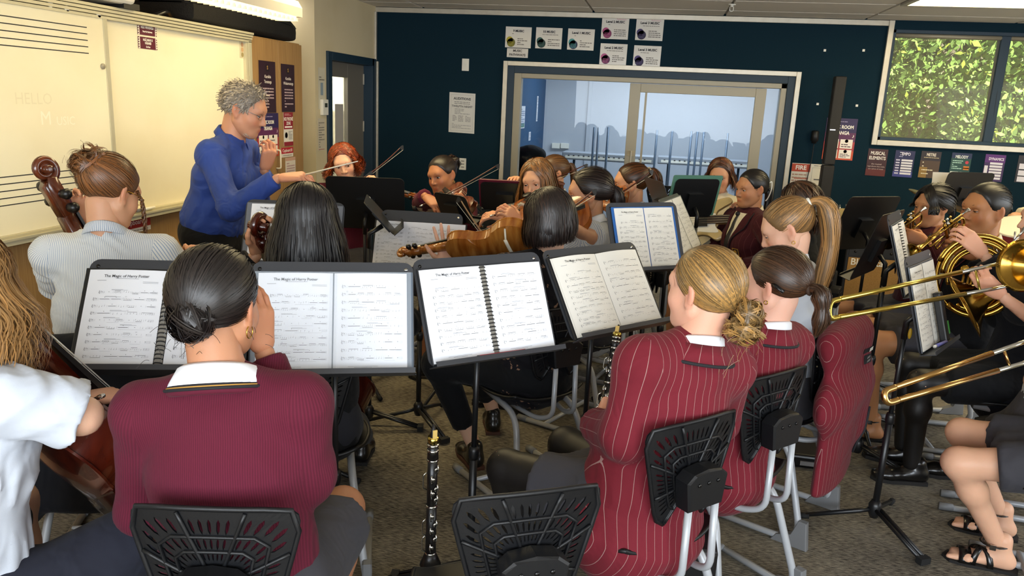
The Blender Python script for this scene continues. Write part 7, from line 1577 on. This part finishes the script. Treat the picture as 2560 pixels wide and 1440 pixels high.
trombone(D_(2100, 748, 2.62), D_(2098, 793, 2.62), D_(2620, 632, 2.98), D_(2640, 693, 2.98), 'trombone with silver slide passing behind the white music pages', D_(2556, 664, 2.80), A3(-.78, -.55, .1), M_brassp, br=.095)
trombone(D_(2238, 968, 2.2), D_(2246, 1000, 2.2), D_(2660, 820, 2.42), D_(2680, 872, 2.42), 'near trombone slide reaching in from the lower right edge', D_(2720, 850, 2.3), A3(-.8, -.5, .1), mat('rose_brass', '#b8925a', .2, 1.0))
# ------------------------------------------------------------------ clarinets
def clarinet(a, b, label, keys_side):
    """a: mouthpiece tip, b: lower end"""
    a, b = np.asarray(a, float), np.asarray(b, float); d = nrm(b-a); L = np.linalg.norm(b-a); r = empty('clarinet', b); k = L/.62; side = nrm(np.asarray(keys_side)-d*(np.asarray(keys_side)@d)); lat = np.cross(d, side)
    P = lambda t, s=0., l=0.: a+d*t*k+side*s+lat*l
    MB().lathe([(0, .003), (.03, .009), (.06, .0125), (.09, .0135)], a, d, 16).build('mouthpiece', M_ebony, r); MB().obox(P(.045, .012), d*.03*k, lat*.006, side*.0012).build('reed', mat('cane_reed', '#c8a85e', .6), r, False)
    MB().lathe([(.052*k, .0145), (.078*k, .0148)], a, d, 14).build('ligature', M_brassp, r)
    for t0, t1, r0, r1, nm in ((.09, .155, .0135, .0155, 'barrel'), (.155, .37, .0135, .014, 'upper_joint'), (.37, .60, .014, .0150, 'lower_joint'), (.60, .66, .015, .03, 'bell')):
        MB().lathe([(t0*k, r0), (t1*k, r1)], a, d, 16).build(nm, M_ebony, r)
    for t in (.088, .112, .155, .37, .60): MB().lathe([(t*k-.003, .0158), (t*k+.003, .0158)], a, d, 16).build('ring', M_silver, r)
    for i, t in enumerate((.19, .235, .28, .30, .33, .41, .45, .48, .52, .56)):
        sg = 1 if i % 2 else -1; MB().tube([P(t-.02, .0165, sg*.008), P(t, .019, sg*.010), P(t+.02, .0165, sg*.007)], .0022, 6).build('key_rod', M_silver, r)
        MB().lathe([(0, .0065), (.003, .006)], P(t, .0155, sg*.004), side+lat*sg*.4, 10).build('key', M_silver, r)
    for i, t in enumerate((.24, .46, .54)): MB().tube(fillet([P(t-.03, .0, .016), P(t-.02, 0, .026), P(t+.04, 0, .026), P(t+.05, 0, .016)], .01, 4), .0018, 6).build('side_key', M_silver, r)
    return tag(r, label, 'clarinet', 'clarinets')
clarinet(D_(1084, 1062, 2.02), D_(1076, 1390, 2.16), 'black clarinet standing upright on its peg in the foreground', A3(.6, -.8, 0))
cb = D_(1076, 1390, 2.16); r = empty('clarinet_peg', (cb[0], cb[1], 0)); MB().lathe([(0, .008), (max(.05, cb[2])+.04, .007)], (cb[0], cb[1], .01), UZ, 10).build('peg', M_black, r)
for k in range(4): MB().tube([A3(cb[0], cb[1], .03), A3(cb[0]+.1*math.cos(k*PI/2+.4), cb[1]+.1*math.sin(k*PI/2+.4), .01)], .006, 6).build('foot', M_black, r)
tag(r, 'small black peg stand under the upright clarinet', 'stand')
clarinet(D_(1547, 812, 2.52), D_(1503, 1062, 2.42), 'black clarinet held by the girl with the messy blonde bun', A3(-.2, -1, 0))
# ------------------------------------------------------------------ bass guitar
def bassguitar(c, nd, n, label):
    x = nrm(nd); n = nrm(np.asarray(n)-x*(np.asarray(n)@x)); y = np.cross(n, x); r = empty('bass_guitar', c); c = np.asarray(c, float); cream = mat('cream_lacquer', '#c9b27a', .2, coat=.6); T = lambda p, z=0.: c+x*p[0]+y*p[1]+n*z
    bd = spline([A3(*p, 0) for p in [(-.24, 0), (-.22, .10), (-.13, .155), (-.04, .12), (.03, .10), (.09, .135), (.16, .15), (.185, .12), (.13, .085), (.09, .05), (.085, -.045), (.12, -.08), (.135, -.115), (.09, -.14), (.03, -.105), (-.03, -.105), (-.11, -.16), (-.2, -.14), (-.235, -.07)]], 4, True)[:, :2]
    hard(MB().prism([tuple(p) for p in bd], c-n*.02, x, y, n*.04, bev=.006).build('body', cream, r), 50)
    pg = spline([A3(*p, 0) for p in [(.08, .04), (.08, -.04), (.1, -.085), (.03, -.085), (-.05, -.08), (-.15, -.125), (-.19, -.1), (-.12, -.05), (-.1, .02), (-.02, .045)]], 3, True)[:, :2]
    MB().prism([tuple(p) for p in pg], c+n*.0205, x, y, n*.002).build('pickguard', M_white, r, False); MB().obox(T((.0, .0), .026), x*.03, y*.045, n*.006).build('pickup', M_ebony, r, False); MB().obox(T((-.14, 0), .026), x*.03, y*.04, n*.005).build('bridge', M_chrome, r, False)
    MB().obox(T((.42, 0), .012), x*.36, y*.028, n*.012).build('neck', mat('maple', '#b98f52', .35), r, False); MB().obox(T((.40, 0), .027), x*.37, y*.028, n*.003).build('fretboard', mat('rosewood', '#2a1710', .4), r, False)
    for k in range(20): MB().obox(T((.775-.72*(1-2**(-(k+1)/12.)), 0), .0305), x*.0012, y*.028, n*.001).build('fret', M_silver, r, False)
    MB().prism([(.78, -.03), (.78, .03), (.84, .05), (.97, .03), (.96, -.02), (.84, -.045)], c-n*.0, x, y, n*.016).build('headstock', cream, r, False)
    for k in range(4): MB().tube([T((.83+.035*k, .03), .01), T((.83+.035*k, .075), .01)], .004, 6).build('tuner', M_silver, r); MB().tube([T((-.14, -.024+.016*k), .033), T((.78, -.018+.012*k), .033)], .0011, 5).build('string', M_string, r)
    tag(r, label, 'bass guitar')
bassguitar(D_(1758, 552, 5.1), A3(.95, -.15, .12), A3(-.1, -.9, .4), 'cream bass guitar with white pickguard across the seated girl')
# ------------------------------------------------------------------ amplifier, drums, cymbal
a = pZ(2150, 765, 0.0); r = empty('amplifier', (a[0]+.02, a[1]+.1, 0)); ax, ay = a[0]-.19, a[1]
o = MB().box((ax, ay, .0), (ax+.55, ay+.3, .56)).build('cabinet', M_black, r, False); bevel(o, .012); MB().box((ax+.03, ay-.008, .05), (ax+.52, ay+.002, .44)).build('grille', mat('tan_grille_cloth', '#8f6a36', .9, noise=(220, '#a57d44', .4, .6)), r, False)
MB().box((ax+.03, ay-.006, .46), (ax+.52, ay+.002, .53)).build('control_panel', mat('amp_panel', '#1c1b1a', .4), r, False); textmesh('logo', 'Blackstar', .085, M_white, (ax+.05, ay-.0095, .40), (1, 0, 0), (0, 0, 1), r, 'LEFT', bold=.001); 
for k in range(6): MB().lathe([(0, .011), (.012, .009)], (ax+.08+.075*k, ay-.005, .495), (0, -1, 0), 10).build('knob', M_blackm, r)
tag(r, 'guitar amplifier with tan grille cloth behind the stands', 'amplifier')
M_drum = mat('red_sparkle_drum', '#5a0d14', .2, coat=.6)
c = D_(2545, 610, 5.05); r = empty('tom_drum', c); MB().lathe([(0, .16), (.2, .16)], c-UZ*.1, nrm(A3(-.2, -.3, 1)), 28).build('shell', M_drum, r); MB().lathe([(0, .166), (.02, .166), (.021, .15), (.022, .001)], c+UZ*.1, nrm(A3(-.2, -.3, 1)), 28).build('head', M_ivory, r)
for k in range(6): t = k*PI/3; MB().tube([c+A3(.168*math.cos(t), .168*math.sin(t), -.05), c+A3(.168*math.cos(t)-.02, .168*math.sin(t)-.03, .1)], .006, 6).build('lug', M_chrome, r)
MB().tube([c-UZ*.1, A3(c[0], c[1], .0)], .012, 8).build('stand', M_chrome, r); tag(r, 'dark red drum with chrome lugs at the right edge', 'drum')
c = D_(2352, 505, 5.3); r = empty('cymbal', c); n_ = nrm(A3(.30, -.12, 1)); MB().lathe([(0, .22), (.002, .22), (.012, .12), (.018, .045), (.035, .025), (.038, .004)], c, n_, 30).build('disc', mat('bronze_cymbal', '#7a6238', .3, 1.0), r); MB().tube([c, A3(c[0]+.02, c[1]+.0, .02)], .009, 8).build('stand', M_chrome, r)
for k in range(3): t = k*2.1; MB().tube([A3(c[0]+.02, c[1], .3), A3(c[0]+.02+.25*math.cos(t), c[1]+.25*math.sin(t), .01)], .007, 6).build('tripod_leg', M_chrome, r)
tag(r, 'tilted cymbal behind the trumpeter with the fringe', 'cymbal')
# ================================================================== THINGS HELD, WORN OR LYING AROUND
from mathutils.bvhtree import BVHTree
def front_of(f):
    me = f.top.data; bv = BVHTree.FromPolygons([v.co for v in me.vertices], [p.vertices for p in me.polygons])
    def P(x, z, off=.004):
        o = f.shc+f.R*x+f.U*z+f.F*.5; h = bv.ray_cast(Vector(o), Vector(-f.F)); p = np.array(h[0]) if h[0] is not None else f.shc+f.R*x+f.U*z+f.F*.12; return p+f.F*off
    return P
def v_front(f, shirt, tie=None, depth=.20, w=.062, lap=None, pipe=M_piping):
    P = front_of(f); N = 9; rows = []
    for i in range(N):
        t = i/(N-1); z = .05-(depth+.05)*t; ww = w*(1-t)+.004; rows.append([P(-ww, z, .006), P(-ww*.5, z, .009), P(0, z, .010), P(ww*.5, z, .009), P(ww, z, .006)])
    MB().grid(np.array(rows)).build('shirt_front', shirt, f.top)
    if lap is not None:
        for s in (-1, 1):
            L = []
            for i in range(N):
                t = i/(N-1); z = .05-(depth+.05)*t; ww = w*(1-t)+.004; wd = .055*math.sin(min(1, t*1.15+.25)*PI*.95)+.004; L.append([P(s*ww, z, .012), P(s*(ww+wd*.5), z, .016), P(s*(ww+wd), z+.01, .010)])
            o = MB().grid(np.array(L)).build('lapel', lap, f.top); uvl = o.data.uv_layers.new(name='uv'); MB().tube([q[-1] for q in L], .003, 5).build('lapel_piping', pipe, o); 
            for d in uvl.data: d.uv = (.01, 0)
    if tie is not None:
        L = []
        for i in range(N): t = i/(N-1); z = .035-(depth*.98)*t; ww = .011+.013*t; L.append([P(-ww, z, .014), P(0, z, .019), P(ww, z, .014)])
        o = MB().grid(np.array(L)).build('tie', tie, f.top); MB().sphere(P(0, .04, .018), (.016, .012, .016), 10, 8).build('tie_knot', tie, f.top)
M_tie = mat('black_tie', '#131218', .6)
v_front(P14, F_wcream, M_tie, .22, .06, F_blazerd); v_front(P19, F_wcream, M_tie, .20, .055, F_blazerd); v_front(P20, F_wcream, None, .26, .075, F_blackb, mat('maroon_piping', '#5a1622', .7)); v_front(P21, F_white, M_tie, .2, .055, F_navyb)
v_front(P8, F_wcream, M_tie, .10, .05); v_front(P7, F_wcream, M_tie, .10, .05); 
P = front_of(P13); MB().grid(np.array([[P(-.012, .03-.02*i, .008), P(.012, .03-.02*i, .008)] for i in range(6)])).build('neck_scarf', M_tie, P13.top)
# crest on the dark maroon blazer
P = front_of(P14); gold = mat('gold_thread', '#b58a2e', .6)
MB().grid(np.array([[P(-.085+.02*(i-1), -.17-.012*j, .006) for j in range(4)] for i in range(3)])).build('crest', mat('crest_dark', '#241016', .8), P14.top)
for x0, x1, z0, z1 in ((-.108, -.062, -.168, -.172), (-.108, -.062, -.206, -.212), (-.108, -.104, -.168, -.21), (-.066, -.062, -.168, -.21), (-.095, -.075, -.18, -.198), (-.12, -.05, -.218, -.226), (-.115, -.055, -.230, -.236), (-.105, -.065, -.240, -.246)):
    MB().add([P(x0, z0, .009), P(x1, z0, .009), P(x1, z1, .009), P(x0, z1, .009)], [(0, 1, 2, 3)]).build('crest_thread', gold, P14.top)
b = MB().sphere(P(-.03, -.255, .012), .008, 10, 8).build('button', M_gold, P14.top)
P = front_of(P19); MB().sphere(P(-.06, -.12, .012), .010, 10, 8).build('badge', M_gold, P19.top)
# blazer hung over the chair of the girl with the blonde ponytail
f = P16; F0 = nrm(A3(f.F[0], f.F[1], 0)); Rr = A3(F0[1], -F0[0], 0); cb = A3(f.pel[0], f.pel[1], 0)-F0*.21
q = [ecap(cb+UZ*.84-Rr*.02, cb+UZ*.60-F0*.03, Rr, (.16, .035), (.20, .05)), ecap(cb+UZ*.60-F0*.03, cb+UZ*.24-F0*.03, Rr, (.20, .05), (.22, .04)), cap(cb+UZ*.80+Rr*.15, cb+UZ*.42+Rr*.2-F0*.03, .042, .038), cap(cb+UZ*.82-Rr*.14, cb+UZ*.82+Rr*.14, .042)]
V, F_ = solid(q, .011, .09, warp=folds(.006, 3, .16)); bl = empty('hung_blazer', cb); bo = meshobj('cloth', V, F_, F_blazer, bl, uv=bone_uv(V, F_, [(cb+UZ*.2, cb+UZ*.85, Rr, .15)]))
bv = BVHTree.FromPolygons([v.co for v in bo.data.vertices], [p.vertices for p in bo.data.polygons])
def PB(x, z, off=.004): h = bv.ray_cast(Vector(cb+Rr*x+UZ*z-F0*.5), Vector(F0)); p = np.array(h[0]) if h[0] is not None else cb+Rr*x+UZ*z-F0*.06; return p-F0*off
for x0, x1, z0, z1, m in ((.07, .16, .77, .75, M_piping), (.115, .16, .768, .752, M_white), (.085, .15, .74, .705, M_piping)): MB().add([PB(x0, z0, .004 if m != M_white else .006), PB(x1, z0, .004 if m != M_white else .006), PB(x1, z1, .004 if m != M_white else .006), PB(x0, z1, .004 if m != M_white else .006)], [(0, 1, 2, 3)]).build('name_patch', m, bl)
for k in range(2):
    p = PB(.118, .73-.014*k, .007); textmesh('patch_lettering', ('SENIOR', 'CHORUS')[k], .012, M_white, p, Rr, UZ, bl)
MB().tube([PB(.205-.01*i, .5-.05*i, .003) for i in range(5)], .005, 6).build('hem_piping', M_piping, bl)
tag(bl, 'maroon pinstripe blazer hung over the chair of the girl with the blonde ponytail', 'blazer')
# dark coat hung over the chair of the curly-bun cellist
f = P4; F0 = nrm(A3(f.F[0], f.F[1], 0)); Rr = A3(F0[1], -F0[0], 0); cb = A3(f.pel[0], f.pel[1], 0)-F0*.22+Rr*.03
q = [ecap(cb+UZ*.84, cb+UZ*.35-F0*.03, Rr, (.17, .04), (.26, .06)), cap(cb+UZ*.82-Rr*.17, cb+UZ*.84+Rr*.17, .04), cap(cb+UZ*.75+Rr*.2, cb+UZ*.2+Rr*.24-F0*.05, .06, .055), cap(cb+UZ*.8-Rr*.18, cb+UZ*.3-Rr*.26, .06, .07)]
V, F_ = solid(q, .012, .06); o = meshobj('hung_coat', V, F_, F_navyb, None, uv=bone_uv(V, F_, [(cb+UZ*.2, cb+UZ*.85, Rr, .15)])); tag(o, 'black coat hung over the chair of the curly-bun cellist', 'coat')
# pencil on the tray of the thick spiral book, pencil case and pens on the grey stand
def on_tray(S, x, y, off=.02): return S.c-S.up*(S.h/2-y)+S.rt*x+S.n*off
r = empty('pencil', on_tray(S3, .05, .012, .03)); MB().tube([on_tray(S3, -.07, .012, .03), on_tray(S3, .09, .012, .03)], .0045, 6).build('barrel', mat('red_pencil', '#a3182a', .4), r); MB().tube([on_tray(S3, -.078, .012, .03), on_tray(S3, -.07, .012, .03)], .0046, 6).build('end', M_ebony, r); tag(r, 'red pencil lying on the tray under the thick spiral book', 'pencil')
r = empty('pencil_case', on_tray(S15, .04, .1, .03)); o = MB().obox(on_tray(S15, .045, .105, .035), S15.rt*.022, S15.up*.095, S15.n*.014).build('case', M_black, r, False); bevel(o, .006); MB().obox(on_tray(S15, .066, .06, .0495), S15.rt*.006, S15.up*.025, S15.n*.001).build('green_label', mat('green_label', '#2f7a2c', .5), r, False); tag(r, 'black pencil case leaning on the white pages', 'pencil case')
r = empty('marker_pen', on_tray(S15, .0, .012, .04)); MB().tube([on_tray(S15, -.06, .012, .03), on_tray(S15, .02, .012, .045)], .007, 8).build('barrel', mat('violet_pen', '#6a6aa8', .4), r); MB().tube([on_tray(S15, -.075, .012, .028), on_tray(S15, -.06, .012, .03)], .006, 8).build('tip', M_white, r); tag(r, 'pale violet pen on the tray below the white pages', 'pen')
r = empty('rosin_box', on_tray(S14, .05, .03, .03)); MB().obox(on_tray(S14, .05, .05, .03), S14.rt*.012, S14.up*.035, S14.n*.012).build('case', mat('teal_box', '#1f8aa0', .4), r, False); MB().obox(on_tray(S14, .07, .05, .03), S14.rt*.008, S14.up*.035, S14.n*.012).build('lid', M_black, r, False); tag(r, 'small teal and black box on the spiral pages stand', 'box')
# black bag boxes under the pinstripe girl's chair, case on the floor
f = P17; c = A3(f.pel[0], f.pel[1], 0)+A3(.12, .28, 0); o = MB().box((c[0]-.1, c[1]-.15, .0), (c[0]+.14, c[1]+.2, .32)).build('body', M_black, k_ := empty('case_box', c), False); bevel(o, .02, 3); MB().tube(fillet([c+A3(-.04, 0, .32), c+A3(-.04, 0, .345), c+A3(.07, 0, .345), c+A3(.07, 0, .32)], .015), .008, 6).build('handle', M_rub, k_); tag(k_, 'black instrument box on the floor behind the pinstripe girls', 'case')
c = pZ(2005, 1150, .0); o = MB().box((c[0]-.08, c[1]-.1, 0), (c[0]+.1, c[1]+.15, .07)).build('body', M_blackm, k_ := empty('small_case', c), False); bevel(o, .015, 3); MB().box((c[0]-.03, c[1]-.108, .02), (c[0]+.05, c[1]-.1, .04)).build('latch', M_greyink, k_, False); tag(k_, 'small black case on the floor beside the second pinstripe chair', 'case')
# ================================================================== PRACTICE ROOM FURNISHINGS
M_pole = mat('blue_grey_pole', '#4a5a6c', .4, .3); M_kb = mat('keyboard_grey', '#8d939c', .5)
for i, (x, y0, y1, D) in enumerate(((1486, 318, 425, 8.6), (1497, 318, 425, 8.6), (1521, 318, 425, 8.6), (1643, 325, 420, 8.7), (1681, 327, 440, 8.7), (1729, 328, 420, 8.9), (1744, 329, 420, 8.9), (1760, 330, 420, 8.9), (1820, 333, 420, 9.0))):
    t = pD(x, y0, D); tag(MB().tube([t, A3(t[0], t[1], .02)], .013, 8).build('stand_pole', M_pole, None), 'blue-grey upright pole number %s from the left in the practice room' % ('one', 'two', 'three', 'four', 'five', 'six', 'seven', 'eight', 'nine')[i], 'pole', 'upright poles in the practice room')
def keyboard(cx, cy, z, w, label):
    r = empty('keyboard', (cx, cy, 0)); o = MB().box((cx-w/2, cy, z), (cx+w/2, cy+.3, z+.09)).build('body', M_kb, r, False); bevel(o, .01); MB().box((cx-w/2+.04, cy-.002, z+.02), (cx+w/2-.04, cy+.02, z+.05)).build('white_keys', M_white, r, False)
    for k in range(16): MB().box((cx-w/2+.07+k*(w-.14)/16, cy-.004, z+.045), (cx-w/2+.09+k*(w-.14)/16, cy+.1, z+.056)).build('black_key', M_blackm, r, False)
    for sx in (-1, 1): MB().tube([(cx+sx*w*.38, cy+.15, 0), (cx+sx*w*.38, cy+.15, z)], .015, 8).build('leg', M_pole, r)
    tag(r, label, 'keyboard', 'keyboards in the practice room')
a = pD(1520, 395, 9.2); keyboard(a[0], a[1], a[2]-.045, 1.1, 'grey electronic keyboard behind the fixed practice-room pane'); a = pD(1750, 405, 9.3); keyboard(a[0]+.05, a[1], a[2]-.05, 1.1, 'grey electronic keyboard behind the sliding glass door')
for px, lb in ((1385, 'left double socket box on the practice-room wall'), (1408, 'right double socket box on the practice-room wall')):
    a = pD(px, 366, 10.3); o = MB().box((a[0]-.055, YB+2.95, a[2]-.035), (a[0]+.055, YB+2.999, a[2]+.035)).build('wall_socket', M_white, None, False); bevel(o, .005); tag(o, lb, 'socket', 'socket boxes in the practice room')
for x0, y0, w, h, items, lb in ((1303, 265, .13, .24, [('l', .1, .1, .9, .9, 9, '#7a8aa8'), ('R', .1, .75, .9, .95, '#4a7a68')], 'timetable sheet on the blue practice-room board'), (1343, 240, .05, .3, [('l', .1, .05, .9, .95, 14, '#8a8a92')], 'tall narrow list on the blue practice-room board'), (1322, 330, .07, .1, [('l', .1, .1, .9, .9, 5, '#8a8a92')], 'small sheet low on the blue practice-room board')):
    sheet('pinned_sheet', pX(x0, y0, -1.518), A3(0, 1, 0), UZ, w*2.0, h, '#c9cdd6', items, lb, 'notice')
q_ = pD(1325, 410, 8.3); V, F_ = solid([ecap(q_+UZ*.12, q_-UZ*.35, A3(1, 0, 0), (.10, .08), (.17, .12)), cap(q_+UZ*.10-A3(.1, 0, 0), q_+UZ*.1+A3(.1, 0, 0), .07), cap(q_-UZ*.2, q_-UZ*1.0, .14, .12)], .016, .06); tag(meshobj('draped_coat', V, F_, F_black, None, uv=bone_uv(V, F_, [(q_, q_+UZ, A3(1, 0, 0), .1)])), 'black coat draped on a stand inside the practice room', 'coat')
for px, py, lb in ((1660, 430, 'black shell chair behind the glass left of the bass guitarist'), (1735, 440, 'black shell chair behind the glass beside the bass guitarist')):
    a = pD(px, py, 8.4); chair(a[0], a[1], (0, 1), lb)
for px, py, D, rz, lb in ((1245, 470, 5.9, 2.8, 'empty black school chair by the navy wall right of the curly-bun violinist'), (2440, 560, 5.9, 2.6, 'black school chair behind the trumpet players')):
    a = pD(px, py, D); chair(a[0], a[1], (math.sin(rz), math.cos(rz)), lb)
# desk inside practice room
# ================================================================== TREES OUTSIDE
def leafmat(c):
    m = mat('leaf_'+c[1:], c, .5, attr='col', spec=.3); b = m.node_tree.nodes['Principled BSDF']; b.inputs['Transmission Weight'].default_value = 0; return m
M_leaf = leafmat('#86a552'); M_bark = mat('pale_bark', '#8a7f6c', .9)
def tree(c, rad, n, label, lean=(0, 0), size=.065, seed=3):
    rg = np.random.default_rng(seed); c = np.asarray(c, float); r = empty('tree', (c[0], c[1], 0)); d = rg.normal(size=(n, 3)); d /= np.linalg.norm(d, axis=1, keepdims=True); p = c+d*np.asarray(rad)*np.cbrt(rg.random((n, 1)))
    cl = rg.normal(size=(60, 3)); cl = c+cl/np.linalg.norm(cl, axis=1, keepdims=True)*np.asarray(rad)*rg.uniform(.4, 1, (60, 1)); k = rg.integers(0, 60, n); m = rg.random(n) < .7; p[m] = cl[k[m]]+rg.normal(size=(m.sum(), 3))*.22
    u = rg.normal(size=(n, 3)); u /= np.linalg.norm(u, axis=1, keepdims=True); w = np.cross(u, rg.normal(size=(n, 3))); w /= np.linalg.norm(w, axis=1, keepdims=True); s = size*rg.uniform(.6, 1.3, (n, 1))
    V = np.stack([p-u*s, p+w*s*.5, p+u*s, p-w*s*.5], 1).reshape(-1, 3); F = np.arange(4*n).reshape(-1, 4); C = np.repeat(rg.uniform(.6, 1.35, (n, 1))*np.where(rg.random((n, 1)) < .1, A3(1.5, 1.1, .7), A3(1, 1, 1)), 4, 0)
    o = meshobj('foliage', V, F, M_leaf, r, False, None, C); o['kind'] = 'stuff'
    MB().tube(spline([A3(c[0]+lean[0], c[1]+lean[1], -.2), A3(c[0]+lean[0]*.5, c[1], c[2]*.6), c+A3(0, 0, .3), c+A3(-lean[0]*.4, 0, rad[2]*.7)], 5), np.linspace(.13, .03, 16), 8).build('trunk', M_bark, r)
    for j in range(7): e = cl[j]; MB().tube(spline([c-UZ*.3, (c+e)/2+UZ*.1, e], 4), np.linspace(.045, .012, 9), 6).build('branch', M_bark, r)
    return tag(r, label, 'tree', 'trees outside the window')
tree((4.3, 13.2, 2.6), (1.5, 1.3, 1.7), 15000, 'leafy green tree filling the left pane of the window', (-.9, 0), seed=4)
tree((6.1, 14.2, 2.4), (1.5, 1.3, 1.6), 11000, 'leafy green tree seen through the right window pane', (.3, .2), seed=5)
tree((3.3, 16.5, 3.0), (2.6, 1.5, 2.4), 6000, 'more distant green tree behind the others outside the window', (.2, 0), .11, seed=6)
tree((7.3, 18.5, 2.6), (2.8, 1.5, 2.4), 5000, 'farthest green tree at the right outside the window', (.2, 0), .11, seed=7)
struct(sbox('ground_outside', (-3, YB+3.7, -.3), (16, 40, -.12), mat('lawn', '#5a6a38', .9)))
bpy.context.view_layer.update()
